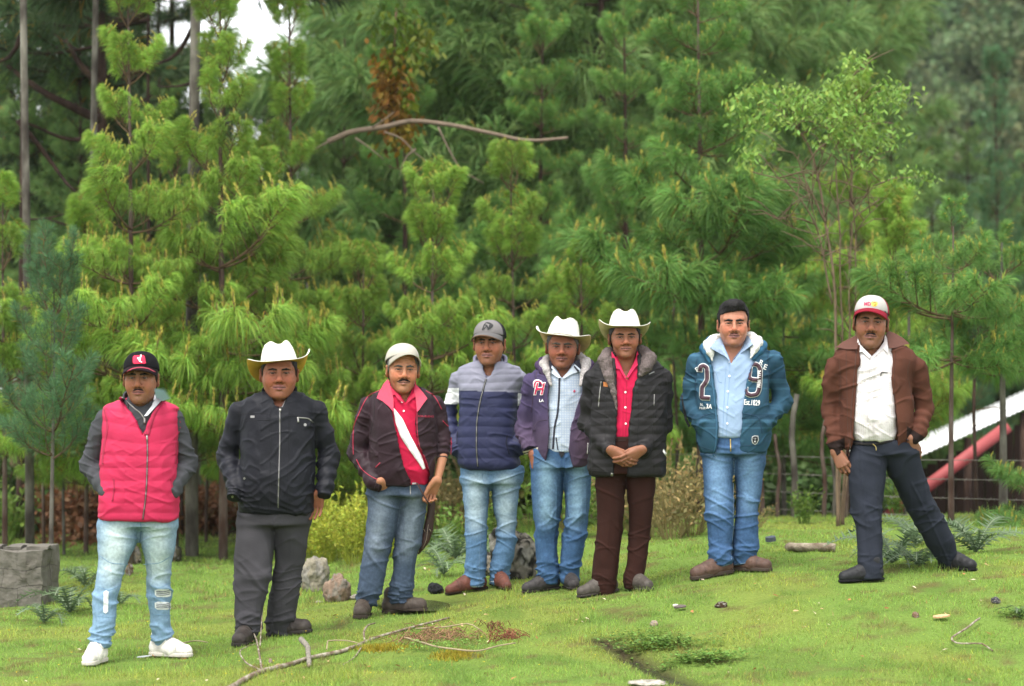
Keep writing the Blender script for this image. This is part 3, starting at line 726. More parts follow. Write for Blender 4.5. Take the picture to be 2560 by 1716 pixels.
# ---------------- hands
def hand_mesh(curl=(.3,.35,.4,.45), spread=.08, thumb=(.5,.3), fore=.012):
    """wrist at origin, fingers along +x, thumb on +y, palm towards -z"""
    f = Field((-.10,-.075,-.11), (.21,.09,.05), .0027)
    f.cap((-fore,0,0), (-.005,0,0), .0235, .0225, .01, fy=1.15)
    base = [(.086,.031,0),(.090,.0105,.003),(.087,-.010,.001),(.079,-.029,-.003)]
    for b in base: f.cap((.005,b[1]*.45,-.002), b, .0165, .0115, .014)
    lens = [(.040,.025,.021),(.044,.028,.022),(.041,.026,.021),(.032,.020,.019)]; rad = [.0098,.0100,.0095,.0083]
    for i, b in enumerate(base):
        p = np.array(b, float); a = curl[i]*.7; yaw_ = spread*(1.5-i); r = rad[i]
        for j, l in enumerate(lens[i]):
            d = np.array([math.cos(a)*math.cos(yaw_), math.cos(a)*math.sin(yaw_), -math.sin(a)]); q = p+d*l
            f.cap(p, q, r, r*.93, .0022 if j == 0 else .003); f.ell(p+[0,0,.002], (r*1.02,)*3, .003) if j < 2 else None
            p = q; r *= .93; a += curl[i]*(1.1 if j == 0 else .8)
    t0 = np.array([.020,.022,-.008]); t1 = t0+np.array([.038*math.cos(thumb[0]), .038*math.sin(thumb[0]), -.010]); t2 = t1+.033*np.array([math.cos(thumb[1]), math.sin(thumb[1]), -.25]); t3 = t2+.026*np.array([math.cos(thumb[1]-.25), math.sin(thumb[1]-.25), -.3])
    f.cap(t0, t1, .0165, .0125, .010); f.cap(t1, t2, .0120, .0105, .003); f.cap(t2, t3, .0105, .0088, .003)
    return f.net()
def place_hand(s, cx, cy, dy, fdir, tdir, size=1.1, mirror=False, **k):
    v, f = hand_mesh(**k); c = np.tile(s.skin*.92, (len(v), 1))
    kn = np.exp(-((v[:,0]-.088)**2)/.00008)+np.exp(-((v[:,0]-.130)**2)/.0001); c = c*(1-.12*kn[:,None])
    if mirror: v = v*[1,-1,1]; f = f[:, ::-1]
    x = np.array(fdir, float); x /= np.linalg.norm(x); y = np.array(tdir, float); y -= x*(x@y); y /= np.linalg.norm(y)
    if mirror: y = -y
    z = np.cross(x, y); M = np.stack([x, y, z], 1)
    s.body_parts.append(((v*size) @ M.T + s.pt(cx, cy, dy), f, c))

def build_body(s, torso, arms, neckr=None):
    """coarse body inside the clothes, merged into one mesh with the head and hands"""
    T = s.rings(torso); lo = np.array([s.trouser_lo[0]-.15, s.D-.35, s.trouser_lo[2]]); hi = np.array([s.trouser_hi[0]+.15, s.D+.35, max(r[0] for r in T)+.06])
    f = Field(lo, hi, .012)
    f.loft(T, inflate=-.048); 
    for A in arms: A = [A[0], A[1], tuple(A[1][k]+.55*(A[2][k]-A[1][k]) for k in range(4))] if len(A) > 2 else A; s.arm(f, A, grow=-.020, wr=0, upto=3)
    for RL in s.legrings: f.loft([r for r in RL], inflate=-.025, k=.02)
    v, fc = f.net(); s.body_parts.append((v, fc, np.tile(s.skin, (len(v), 1))))
    V = []; Fs = []; C = []; n = 0
    for a, b, c in s.body_parts: V.append(a); Fs.append(b+n); C.append(c); n += len(a)
    s.add('body', np.concatenate(V), np.concatenate(Fs), M_SKIN, np.concatenate(C))

# ---------------- shoes: origin on the ground under the ankle, toe towards +x
_shoes = {}
def shoe_mesh(kind):
    if kind in _shoes: return _shoes[kind]
    f = Field((-.10,-.075,-.01), (.25,.075,.15), .0045)
    toe = {'sneaker': (.165,.036,.031), 'hiker': (.165,.040,.034), 'boot': (.175,.031,.027), 'moc': (.17,.036,.029), 'work': (.16,.042,.037)}[kind]
    f.cap((-.025,0,.042), (.075,0,.040), .043, .042, .0); f.cap((.075,0,.040), (toe[0],0,toe[2]), .043, toe[1], .02)
    f.cap((-.012,0,.06), (-.012,0,.115), .043, .040, .02); f.cap((.02,0,.085), (.115,0,.048), .034, .030, .025)
    f.put(lambda X, Y, Z: Z-.011+0*X+0*Y, (-.2,-.1,-.1), (.3,.1,.02), .0, 'sub')
    if kind == 'boot': f.put(lambda X, Y, Z: np.abs(Y)-.046-.0*X+0*Z, (-.2,-.1,-.1), (.3,.1,.2), .0, 'sub') if False else None
    u = f.net(); g = Field((-.10,-.075,-.01), (.26,.075,.05), .0042)
    th = {'sneaker': .022, 'hiker': .022, 'boot': .013, 'moc': .013, 'work': .020}[kind]; ex = .001
    def sole(X, Y, Z):
        t = np.clip((X+.025)/(toe[0]+.025), 0, 1); r = (.045+ex)+(toe[1]+ex+.002-.045-ex)*t - .006*np.exp(-((t-.45)/.18)**2)
        d = np.sqrt((X-(-.025+t*(toe[0]+.025)))**2+Y**2)-r
        e = np.abs(Z-th/2)-th/2
        return np.maximum(d, e)
    g.put(sole, (-.1,-.07,0), (.25,.07,th), 0)
    if kind in ('boot',): g.put(lambda X, Y, Z: np.maximum(np.maximum(.022-X, X-.11), Z-.009)+0*Y, (0,-.1,-.01), (.12,.1,.02), 0, 'sub')
    so = g.net(); _shoes[kind] = (u, so, th); return _shoes[kind]
def build_shoes(s, kind, col, solecol, lace=None, m=None):
    for (x, y, z, dx, dy, scl) in s.feet:
        (uv, uf), (sv, sf), th = shoe_mesh(kind); l = math.hypot(dx, dy); dx, dy = dx/l, dy/l
        x1, y1 = x+dx*.17, y+dy*.17; sl = (float(h(x1, y1))-z)/.17; sl = max(-.2, min(.2, sl))
        ex = np.array([dx, dy, sl]); ex /= np.linalg.norm(ex); ey = np.array([-dy, dx, 0]); ez = np.cross(ex, ey); M = np.stack([ex, ey, ez], 1)*scl
        O = np.array([x, y, z+.006])
        n = vnormals(uv, uf); uv2 = uv + n*(.0016*fbm(uv*60+x, 2) + .0022*ridge(uv[:,0]*150+3*vnoise(uv*40))*sst(.06,.09,uv[:,0])*(1-sst(.11,.13,uv[:,0])))[:, None]
        c = np.tile(col, (len(uv), 1))*(1+.25*fbm(uv*30+y, 2))[:, None]
        c = c*(1-.35*(np.abs(uv[:,0]-.128) < .003)[:, None]*(uv[:,2] > .03)[:, None])
        sh = s.add('shoe', uv2 @ M.T + O, uf, m or M_LEATHER, np.clip(c, 0, 1))
        s.add('sole', sv @ M.T + O, sf, M_CLOTH, np.tile(solecol, (len(sv), 1)), parent=sh)
        if lace is not None:
            g = Geo()
            for k in range(5):
                u = .035+.018*k; zt = .118-.55*(u-.0)*.85; w = .020
                g.tube([(u,-w,zt-.010),(u+.004,0,zt+.001),(u,w,zt-.010)], .0032, 5)
            for q in (-1, 1): g.tube([(.035,0,.103),(.045,q*.02,.106),(.06,q*.035,.09),(.05,q*.045,.075)], .0026, 5)
            s.add('laces', np.concatenate(g.v) @ M.T + O, g.f, cmat(lace), parent=sh)

def stand_collar(s, cx, ybot, ytop, hwb, hwt, dyc, db, dt, gap=35, m=None, col=(.1,.1,.1), thick=.010, name='collar', vdrop=0, wob=0, gapt=None, lift=0):
    """band round the neck, open in front by gap degrees each side"""
    n = 44; k = 8; G = np.zeros((k, n, 3)); zb = s.pt(cx, ybot)[2]; zt = s.pt(cx, ytop)[2]; X = s.pt(cx, ybot)[0]
    for i in range(k):
        t = i/(k-1); gp = gap+((gapt if gapt is not None else gap)-gap)*t
        for j in range(n):
            a = math.radians(-90+gp+(360-2*gp)*j/(n-1)); w = (s.L(hwb)*(1-t)+s.L(hwt)*t); d = db*(1-t)+dt*t
            fr = (1-math.sin(a))/2; z = zb+(zt-zb)*t - vdrop*fr**1.6
            w2 = 1+wob*math.sin(9*a+3*t)
            G[i, j] = (X+w*math.cos(a)*w2, s.D+dyc+d*math.sin(a)*w2, z)
    v, f = sheet(G[:, ::-1], thick); return s.add(name, v, f, m or M_CLOTH, np.tile(col, (len(v), 1)))
def zip_line(s, keys, pts, w=5, name='zipper', col=(.03,.03,.035), pull=None, off=.003):
    o = s.ribbon(keys, pts, w, cmat(col), name, off, .004)
    s.ribbon(keys, pts, w*.28, M_METAL, 'zip_teeth', off+.0022, .003, parent=o)
    if pull is not None:
        p = pull; s.ribbon(keys, [p, (p[0]+.5, p[1]+w*2.6)], w*.9, M_METAL, 'zip_pull', off+.005, .004, parent=o)
    return o
def _noop(): pass
def seam(s, keys, pts, col, w=2.0, off=.0012, name='seam'): return s.ribbon(keys, pts, w, cmat(col), name, off, .003, seg=8)
def jacket(s, rings, arms, colf, foldf=None, key='jacket', name='jacket', m=None, inflate=0, cut=None, h=.0054, wr=.004, neck=None, arm_grow=0, extra=None, n=2.3, kk=.018, parent=None):
    R = s.rings(rings) if rings else []
    P = [s.pt(*a[:3]) for A in arms for a in A]
    lo = np.array([min([p[0] for p in P]+[r[1]-r[2] for r in R]), min([p[1] for p in P]+[r[3]-r[4] for r in R]), min([p[2] for p in P]+[r[0] for r in R])])-.10
    hi = np.array([max([p[0] for p in P]+[r[1]+r[2] for r in R]), max([p[1] for p in P]+[r[3]+r[4] for r in R]), max([p[2] for p in P]+[r[0] for r in R])])+.10
    f = s.field(lo, hi, h)
    if R: f.loft(R, k=0, inflate=inflate, n=n)
    for i, A in enumerate(arms):
        g = s.field(lo, hi, h); s.arm(g, A, grow=arm_grow, k=kk, wr=wr, ph=i*1.7+s.loc.x)
        hh = np.clip(.5+.5*(f.V-g.V)/kk, 0, 1); f.V = (f.V + (g.V-f.V)*hh - kk*hh*(1-hh)).astype(np.float32)
    if extra: extra(f)
    if neck: f.cap(s.pt(neck[0], neck[1], -.035), s.pt(neck[2], neck[3], neck[5]), s.L(neck[4]), s.L(6), .01, 'sub'); f.cap(s.pt(neck[0], neck[1], -.0), s.pt(neck[0], neck[1]-120, .0), s.L(neck[4]), s.L(neck[4]*1.2), .01, 'sub')
    if cut:
        L_, R_ = cut; ext = .004 if abs(L_[-1][1]-R_[-1][1]) < 20 else .06; yl = np.array(L_, float); yr = np.array(R_, float)
        zl = CZ-(s.oy+yl[:,0]/s.k-1000)*s.D/F; zr = CZ-(s.oy+yr[:,0]/s.k-1000)*s.D/F
        xl = (s.ox+yl[:,1]/s.k-1280)*s.D/F; xr = (s.ox+yr[:,1]/s.k-1280)*s.D/F
        def fn(X, Y, Z):
            z = Z.ravel(); a = np.interp(z, zl[::-1], xl[::-1])[None,None,:]; b = np.interp(z, zr[::-1], xr[::-1])[None,None,:]
            return np.maximum(np.maximum(a-X, X-b), np.maximum(Y-(s.D-.02), min(zl[-1], zr[-1])-ext-Z)*1.0)
        f.put(fn, (min(xl.min(), xr.min())-.05, s.D-.4, lo[2]), (max(xl.max(), xr.max())+.05, s.D, hi[2]), .006, 'sub')
    ff = foldf if foldf is not None else (lambda v, n, cx, cy: jacket_folds(s, v, n, cx, cy, 1.0, s.loc.x))
    return s.finish(f, key, name, m or M_CLOTH, colf, ff, parent=parent)
def vary(c, v, a=.08, sc_=6): return np.array(c)*(1+a*fbm(np.asarray(v)*sc_, 2))[:, None]
def lerp3(a, b, t): return np.array(a)*(1-t)[:, None]+np.array(b)*t[:, None]
def puff(cy, ys, depth=.010):
    ys = np.array(sorted(ys), float); d = np.min(np.abs(cy[:, None]-ys[None, :]), axis=1); g = np.mean(np.diff(ys))/2
    return depth*.62*np.clip(d/g, 0, 1)**.42
def jeans_col(base, fade, yk, cxs, y0, hemy=None, fw=26):
    """base indigo, faded on the front of thighs; cxs: [(x at y)...] centre columns"""
    def f(v, n, cx, cy):
        t = np.zeros(len(v))
        for (ya, xa), (yb, xb) in cxs:
            q = np.clip((cy-ya)/(yb-ya), 0, 1); xc = xa+(xb-xa)*q
            t = np.maximum(t, np.exp(-((cx-xc)/fw)**2)*sst(ya-30, ya+60, cy)*(1-sst(yk-60, yk+90, cy)))
        t = t*(-n[:,1]).clip(0, 1)**.5*(1+.25*fbm(v*[9,9,22], 2)).clip(0, 1.3)
        c = lerp3(base, fade, np.clip(t, 0, 1))
        c = c*(1+.16*ridge(v[:,2]*60+4*vnoise(v*9)))[:, None]
        return c
    return f
def hood_shell(s, Pl, R, col):
    xs = [p[0] for p in Pl]; ys = [p[1] for p in Pl]; f = Field(s.pt(min(xs)-60, max(ys)+40, -.26), s.pt(max(xs)+60, min(ys)-50, .28), .006)
    for i in range(len(Pl)-1): f.cap(s.pt(*Pl[i]), s.pt(*Pl[i+1]), s.L(R[i]), s.L(R[i+1]), .02)
    s.finish(f, 'hoodshell', 'hood', M_CLOTH, lambda v,n,cx,cy: vary(col, v, .12), lambda v,n,cx,cy: jacket_folds(s,v,n,cx,cy,.8,3.0))

# ------------------------------------------------------------------ man 1 : pink vest
def man1():
    s = Person('man in pink padded vest over grey sweater, dark cap and ripped pale jeans', (180,860,635/340), [(122,1490,-.12,-1,1.02),(415,1462,.9,-.5,1.02)], (.235,.115,.068))
    LL = [(800,130,318),(860,122,316),(940,116,306),(1020,118,272),(1100,110,240),(1200,99,212),(1300,94,205),(1370,84,188),(1425,78,182)]
    LR = [(800,305,487),(860,316,488),(940,317,486),(1020,334,468),(1100,350,466),(1160,358,466),(1300,360,464),(1370,374,470),(1420,384,468)]
    jc = jeans_col((.135,.215,.30), (.37,.45,.46), 1090, [((820,215),(1080,185)),((820,400),(1080,405))], 800, fw=68)
    def col(v, n, cx, cy):
        c = jc(v, n, cx, cy); lo = sst(1080,1180,cy)
        return c*(1+.12*lo[:,None])
    s.legs([(780,134,484),(815,131,487),(860,126,488)], LL, LR, col)
    torso = [(262,270,375,.07,.09),(290,225,430,.10,.11),(320,185,470,.12,.12),(370,160,492,.135,.125),(450,150,488,.145,.125),(540,140,486,.15,.12),(640,138,488,.155,.12),(720,134,488,.155,.125),(790,130,489,.15,.125),(812,134,486,.145,.12)]
    AL = [(150,345,.0,44),(88,565,.06,50),(172,700,-.10,36)]; AR = [(482,345,.0,44),(532,565,.06,48),(462,690,-.09,34)]
    sw = (.050,.051,.057)
    jacket(s, [(235,268,378,.065,.09),(262,255,392,.075,.1),(330,190,462,.11,.11),(500,165,480,.12,.11),(700,160,470,.12,.11)], [AL, AR], lambda v,n,cx,cy: vary(sw, v, .12), key='sweater', name='sweater', wr=.005, foldf=lambda v,n,cx,cy: jacket_folds(s,v,n,cx,cy,1.3,1.0))
    # vest, arm holes trimmed by the sweater arms showing through
    ys = [345,400,470,525,580,640,695,745,790]
    def vfold(v, n, cx, cy):
        chev = np.abs(cx-345)*.20*(1-sst(380,560,cy)); return puff(cy+chev, ys, .0075)*(n[:,1] < .3) + jacket_folds(s, v, n, cx, cy, .7, 2.0)
    vr = [(255,262,388,.07,.10),(275,200,440,.09,.12),(300,152,492,.115,.125),(350,150,495,.135,.13),(450,148,492,.15,.13),(540,140,487,.158,.125),(640,138,490,.162,.125),(720,134,490,.162,.13),(790,130,491,.155,.13),(818,134,488,.15,.125)]
    pink = (.42,.018,.066)
    jacket(s, vr, [], lambda v,n,cx,cy: vary(pink, v, .10), vfold, 'vest', 'padded_vest', M_NYLON, inflate=.006, cut=([(200,218),(250,225),(330,300),(425,347)], [(200,445),(250,440),(330,385),(425,352)]), n=2.6)
    zip_line(s, 'vest', [(350,425),(352,500),(350,600),(345,700),(330,822)], 8, pull=(350,430), col=(.10,.02,.035))
    g2 = cmat((.30,.015,.05))
    s.ribbon('vest', [(222,250),(262,290),(300,335),(345,425)], 14, g2, 'vest_edge'); s.ribbon('vest', [(440,250),(400,300),(378,345),(354,425)], 14, g2, 'vest_edge')
    s.ribbon('vest', [(193,628),(196,660),(188,735)], 7, g2, 'pocket'); s.ribbon('vest', [(463,628),(470,670),(492,720)], 7, g2, 'pocket')
    for P in ([(150,300),(165,380),(150,480),(142,560)], [(492,300),(500,380),(488,480),(484,560)]): s.ribbon('vest', P, 9, g2, 'armhole_trim')
    stand_collar(s, 322, 262, 208, 90, 84, -.0, .125, .11, 22, M_CLOTH, (.05,.05,.055), .010, 'sweater_collar', vdrop=.095, gapt=40)
    s.ribbon(['sweater','vest'], [(232,250),(280,290),(320,325),(338,350)], 5, M_METAL, 'sweater_zip', .006)
    s.ribbon('sweater', [(338,345),(339,372)], 9, M_METAL, 'zip_pull', .006)
    s.patch(['vest','sweater'], [(384,210),(430,215),(458,256),(420,268),(392,252)], cmat((.32,.44,.88)), 'collar_flap', .022, .012, fit=True)
    s.patch(['sweater'], [(386,236),(420,262),(352,335),(336,338),(375,285)], cmat((.75,.75,.78)), 'shirt_collar', .012, .008, fit=True)
    # ripped knees
    wh = cmat((.62,.64,.64))
    for q in (1165, 1224):
        s.patch('pants', [(386,q-14),(400,q-20),(450,q-18),(462,q-10),(462,q+12),(445,q+18),(398,q+17),(387,q+8)], wh, 'ripped_patch', .003, .004)
        for d in (-9,-1,7): s.ribbon('pants', [(392,q+d),(425,q+d+2),(458,q+d-4)], 2.6, cmat((.12,.13,.15)), 'thread_gap', .0075, .002)
    s.patch('pants', [(148,1158),(160,1152),(170,1158),(168,1250),(157,1260),(146,1252)], wh, 'ripped_patch', .003, .004)
    for P in ([(128,990),(190,1025),(262,1030)], [(334,1030),(400,1025),(466,990)], [(112,1130),(170,1150),(220,1130)], [(352,1120),(400,1140),(462,1115)], [(105,1270),(200,1280)], [(365,1265),(462,1268)]): seam(s, 'pants', P, (.12,.22,.33), 2.4)
    seam(s, 'pants', [(318,815),(322,870),(316,930)], (.10,.18,.28), 5)
    place_hand(s, 478, 665, -.015, (-.30,.10,-.9), (-1,0,.2), .95, curl=(.3,.3,.3,.3))
    build_head(s, 322, 277, 160, 71, kind=(1.05,1.10,1.1), stubble=.45, moustache=(1.0,.75), dy=-.045, pitch=.0, brow=.9)
    build_cap(s, '', (.013,.012,.015), (.028,.014,.018), arch=.034, up=.0, vlen=.070, side=(.020,.019,.022))
    red = cmat((.55,.02,.06))
    s.patch('cap', [(284,88),(284,62),(291,54),(335,53),(339,60),(345,90),(340,93),(289,93)], red, 'cap_badge', .003, .003)
    s.patch('cap', [(312,62),(317,66),(319,52),(323,48),(324,56),(320,70),(319,80),(328,84),(326,88),(314,82),(309,73),(303,66)], M_WHITE, 'badge_figure', .008, .003)
    s.ribbon('visor', [(246,142),(262,126),(290,113),(320,110),(352,114),(378,126),(390,132)], 4, cmat((.30,.035,.06)), 'visor_piping', .002)
    build_shoes(s, 'sneaker', (.66,.62,.57), (.50,.46,.41), lace=(.70,.68,.64))
    build_body(s, torso, [AL, AR])
    return s

# ------------------------------------------------------------------ man 2 : black jacket, straw hat
def man2():
    s = Person('man in zipped black jacket and grey trousers, white hat with yellow underside', (520,840,706/360), [(192,1508,-.15,-1,1.04),(345,1475,.93,-.3,1.04)], (.25,.105,.065))
    LL = [(850,150,325),(950,137,324),(1050,132,321),(1150,128,316),(1250,126,296),(1350,124,270),(1420,127,258),(1475,143,246)]
    LR = [(850,318,512),(920,322,506),(1050,325,484),(1150,320,463),(1250,310,458),(1350,290,434),(1410,288,418),(1465,312,414)]
    s.legs([(830,152,512),(870,150,512),(930,139,506)], LL, LR, lambda v,n,cx,cy: vary((.046,.044,.049), v, .08), m=M_CLOTH, hip=(.15,.13))
    torso = [(268,262,438,.085,.10),(288,215,475,.11,.12),(318,165,522,.13,.13),(400,155,528,.155,.135),(500,153,528,.17,.135),(600,155,525,.185,.13),(700,150,522,.20,.13),(800,145,520,.19,.13),(850,148,516,.175,.13),(872,152,512,.165,.125)]
    AL = [(150,370,.0,52),(95,590,.06,56),(138,745,-.09,42),(122,790,-.13,36)]; AR = [(535,365,.0,52),(592,585,.06,52),(566,780,-.06,34)]
    blk = (.0075,.0080,.0125)
    def fold(v, n, cx, cy): return jacket_folds(s, v, n, cx, cy, 1.1, 4.0) + .004*ridge(v[:,2]*70+5*vnoise(v*8))*sst(690,760,cy)
    jacket(s, torso, [AL, AR], lambda v,n,cx,cy: vary(blk, v, .25), fold, m=M_NYLON, wr=.006, neck=(350,278,352,345,70,-.16))
    J = 'jacket'; k = (.006,.006,.009)
    zip_line(s, J, [(352,345),(352,500),(348,650),(343,845)], 11, pull=(353,342))
    for P in ([(160,382),(250,380),(304,382)], [(160,416),(250,414),(304,412)], [(395,392),(460,396),(520,430)], [(305,345),(306,600),(300,860)], [(398,345),(395,600),(388,870)], [(150,430),(160,330)], [(530,330),(527,520)], [(170,640),(178,700),(150,800)], [(500,690),(520,700)], [(152,846),(345,872),(515,846)]): seam(s, J, P, k, 3)
    s.patch(J, [(208,391),(228,391),(228,402),(208,402)], M_METAL, 'snap_tab', .003, .003)
    s.ribbon(J, [(438,400),(490,405),(518,426)], 5, M_METAL, 'pocket_zip', .003); s.ribbon(J, [(441,398),(443,424)], 9, M_METAL, 'zip_pull', .005)
    s.patch(J, [(470,431),(476,428),(482,431),(484,437),(480,443),(473,443),(469,438)], M_METAL, 'snap_button', .003, .005)
    for q in ((178,700),(120,790)): s.patch(J, [(q[0]-6,q[1]-4),(q[0]+2,q[1]-7),(q[0]+6,q[1]),(q[0]+1,q[1]+6),(q[0]-5,q[1]+4)], M_METAL, 'snap_button', .003, .005)
    stand_collar(s, 350, 290, 238, 92, 86, -.005, .130, .115, 14, M_CLOTH, (.010,.010,.014), .016, 'collar', vdrop=.085, gapt=36)
    stand_collar(s, 350, 296, 252, 76, 68, -.005, .112, .098, 8, M_CLOTH, (.62,.60,.58), .005, 'shirt_collar', vdrop=.080, gapt=34)
    place_hand(s, 548, 765, -.03, (-.22,.20,-.95), (-1,.1,.2), 1.0, curl=(.5,.5,.5,.5))
    build_head(s, 349, 306, 184, 80, kind=(1.14,1.18,1.12), stubble=.35, yaw=.10, dy=-.045, brow=.8, lip=(.28,.11,.10), gaze=0)
    build_hat(s, yaw=.12, roll=-.09, up=.045, brim=.155, rise=(.032,.056), back=-.070, crown=.082, under=(.72,.46,.07), front=-.006)
    s.text('hat', 'RCA', 372, 120, 8, cmat((.15,.12,.08)), name='hat_mark', off=.003) if False else None
    s.ribbon('hat', [(360,119),(372,117),(384,119)], 4, cmat((.25,.23,.18)), 'hat_badge', .003)
    s.ribbon('hat', [(300,92),(330,84),(370,82),(400,92)], 1.5, cmat((.55,.53,.46)), 'hat_stitching', .002)
    build_shoes(s, 'work', (.040,.032,.028), (.03,.026,.024), lace=(.03,.025,.02))
    build_body(s, torso, [AL, AR])
    return s

# ------------------------------------------------------------------ man 3 : cream cap, plum jacket, red polo
def man3():
    s = Person('man in cream cap, red polo with white sash and open dark plum jacket', (850,840,636/300), [(125,1492,-.05,-1,1.05),(285,1473,.97,-.2,1.05)], (.34,.165,.098))
    LL = [(790,150,330),(850,145,330),(950,137,315),(1050,130,290),(1150,118,262),(1250,104,250),(1350,92,225),(1400,82,196),(1440,84,186)]
    LR = [(790,300,470),(850,305,470),(950,310,456),(1050,292,437),(1150,284,413),(1250,274,402),(1350,250,390),(1420,246,370)]
    s.legs([(770,152,470),(800,150,472),(850,145,472)], LL, LR, jeans_col((.043,.062,.094), (.125,.155,.19), 1150, [((830,225),(1180,180)),((830,400),(1180,345))], 790, fw=50), hip=(.135,.12))
    torso = [(250,265,405,.07,.09),(285,215,450,.10,.11),(320,175,490,.12,.12),(400,160,510,.14,.125),(500,160,510,.15,.12),(600,160,505,.155,.12),(700,160,500,.155,.12),(780,160,490,.14,.12)]
    polo = (.40,.012,.045)
    jacket(s, [(262,280,395,.06,.08)]+[(y,a+14,b-14,f-.005,k_-.02) for y,a,b,f,k_ in torso[1:]]+[(790,170,478,.14,.10)], [], lambda v,n,cx,cy: vary(polo, v, .08), key='polo', name='polo_shirt', foldf=lambda v,n,cx,cy: jacket_folds(s,v,n,cx,cy,.9,3.3),
           cut=([(255,300),(300,318),(356,350)],[(255,388),(300,372),(356,352)]))
    AL = [(150,370,.02,50),(95,620,.06,60),(175,775,-.10,40),(215,800,-.12,30)]; AR = [(510,360,.02,46),(548,545,.06,46),(543,650,.0,36)]
    plum = (.022,.0095,.014)
    def col(v, n, cx, cy):
        c = vary(plum, v, .22); cuff = (cx > 500) & (cy > 640) & (cy < 668) & (cy > 640+.0*cx); c[cuff] = (.05,.04,.03); return c
    jr = [(262,262,405,.07,.10),(285,212,452,.11,.12),(320,170,495,.13,.13),(400,158,512,.15,.135),(500,158,512,.165,.13),(600,158,508,.17,.13),(700,160,503,.17,.13),(760,170,498,.16,.13),(795,180,490,.15,.125)]
    jacket(s, jr, [AL, AR], col, lambda v,n,cx,cy: jacket_folds(s,v,n,cx,cy,1.3,5.0), m=M_NYLON, wr=.006, inflate=.004,
           cut=([(230,262),(330,225),(400,282),(480,302),(580,320),(680,348),(760,385),(800,392)],[(230,405),(330,450),(400,408),(480,408),(580,420),(650,448),(730,478),(800,472)]))
    J = 'jacket'; red = cmat((.32,.018,.045), rough=.55)
    s.ribbon(J, [(282,402),(303,480),(321,580),(349,680),(383,765)], 4, red, 'jacket_edge'); s.ribbon(J, [(407,402),(408,480),(420,580),(447,650),(473,715)], 4, red, 'jacket_edge')
    s.ribbon(J, [(215,285),(150,320),(105,400),(70,500),(68,560),(70,630)], 3.6, red, 'sleeve_piping'); s.ribbon(J, [(86,655),(110,700),(160,742),(212,768)], 3.6, red, 'sleeve_piping')
    s.ribbon(J, [(455,290),(500,320),(540,390)], 4, red, 'sleeve_piping'); s.ribbon(J, [(545,450),(575,480)], 3.5, red, 'sleeve_piping'); s.ribbon(J, [(590,540),(588,630)], 3.5, red, 'sleeve_piping')
    s.ribbon(J, [(188,698),(212,672)], 4, red, 'pocket_piping')
    for P in ([(184,330),(180,420),(160,520)], [(500,330),(498,420),(512,520)], [(185,785),(300,792),(380,775)]): seam(s, J, P, (.012,.008,.01), 3)
    s.text(J, 'ROA BUENO', 455, 427, 15, red, rot=.03, name='chest_lettering', bold=.01)
    # red lining collar turned out
    rl = cmat((.42,.018,.06), rough=.5)
    s.patch([J,'polo'], [(254,228),(262,250),(276,300),(284,340),(284,404),(262,378),(228,348),(194,330),(206,300),(232,252)], rl, 'collar_lining', .020, .016, fit=True)
    s.patch([J,'polo'], [(398,252),(412,268),(440,300),(463,332),(440,362),(420,392),(408,404),(404,360),(400,320),(392,290)], rl, 'collar_lining', .020, .016, fit=True)
    stand_collar(s, 330, 300, 236, 74, 70, .03, .095, .085, 62, M_CLOTH, (.40,.016,.055), .014, 'collar_back')
    # polo collar, placket, buttons, white sash
    pc = cmat((.42,.014,.05))
    s.patch(['polo'], [(262,258),(282,284),(318,322),(336,350),(330,352),(302,330),(292,312),(262,318),(258,290)], pc, 'polo_collar', .014, .009, fit=True)
    s.patch(['polo'], [(398,286),(404,322),(384,332),(364,350),(352,356),(362,334),(388,306)], pc, 'polo_collar', .014, .009, fit=True)
    for q in ((329,350),(338,398)): s.patch('polo', [(q[0]-5,q[1]-3),(q[0],q[1]-6),(q[0]+5,q[1]-3),(q[0]+5,q[1]+3),(q[0],q[1]+6),(q[0]-5,q[1]+3)], M_WHITE, 'button', .004, .003)
    s.ribbon('polo', [(284,384),(318,462),(346,528),(384,592),(420,650),(447,706)], [6,42,50,44,36,16], M_WHITE, 'white_sash', .004, .003)
    # cuff, forearm, hands
    place_hand(s, 218, 780, -.130, (.32,.62,-.75), (1,-.15,.35), 1.08, curl=(.2,.3,.3,.3), spread=.05, thumb=(.5,.5))
    f = Field(s.pt(500,640,0)-.12, s.pt(560,640,0)+.12, .005); f = Field(np.array(s.pt(440,860,-.2))-.02, np.array(s.pt(590,630,.1))+.04, .005)
    f.cap(s.pt(544,640,-.0), s.pt(516,768,-.07), s.L(27), s.L(19), 0); v, fc = f.net(); s.body_parts.append((v, fc, np.tile(s.skin*.95, (len(v), 1))))
    place_hand(s, 514, 766, -.072, (-.46,.22,-.85), (-.80,-.35,.3), 1.05, curl=(.7,.8,.9,.9), spread=.0, thumb=(.25,.1), fore=.002)
    # belt bits
    s.ribbon('pants', [(372,775),(374,840)], 5, M_METAL, 'fly_zip', .004); s.patch('pants', [(380,772),(404,770),(404,786),(384,788)], M_METAL, 'belt_buckle', .012, .008)
    for P in ([(160,800),(195,826),(240,822),(262,800)], [(322,880),(300,980)], [(430,820),(470,850)]): seam(s, 'pants', P, (.03,.045,.08), 3)
    build_head(s, 334, 300, 180, 76, kind=(.98,1.0,1.08), stubble=.30, yaw=.12, roll=.03, moustache=(1.05,1.0), dy=-.045, hairc=mat('greying_hair', (.055,.052,.05), rough=.6, noise=.6, nscale=160), brow=.85, lip=(.36,.16,.12))
    build_cap(s, '', (.78,.73,.62), (.78,.73,.62), arch=.044, tilt=-.20, up=.012, vlen=.060, yaw=.16)
    build_shoes(s, 'work', (.058,.044,.034), (.045,.035,.028), lace=(.05,.04,.03))
    build_body(s, torso, [AL, AR[:2]])
    return s
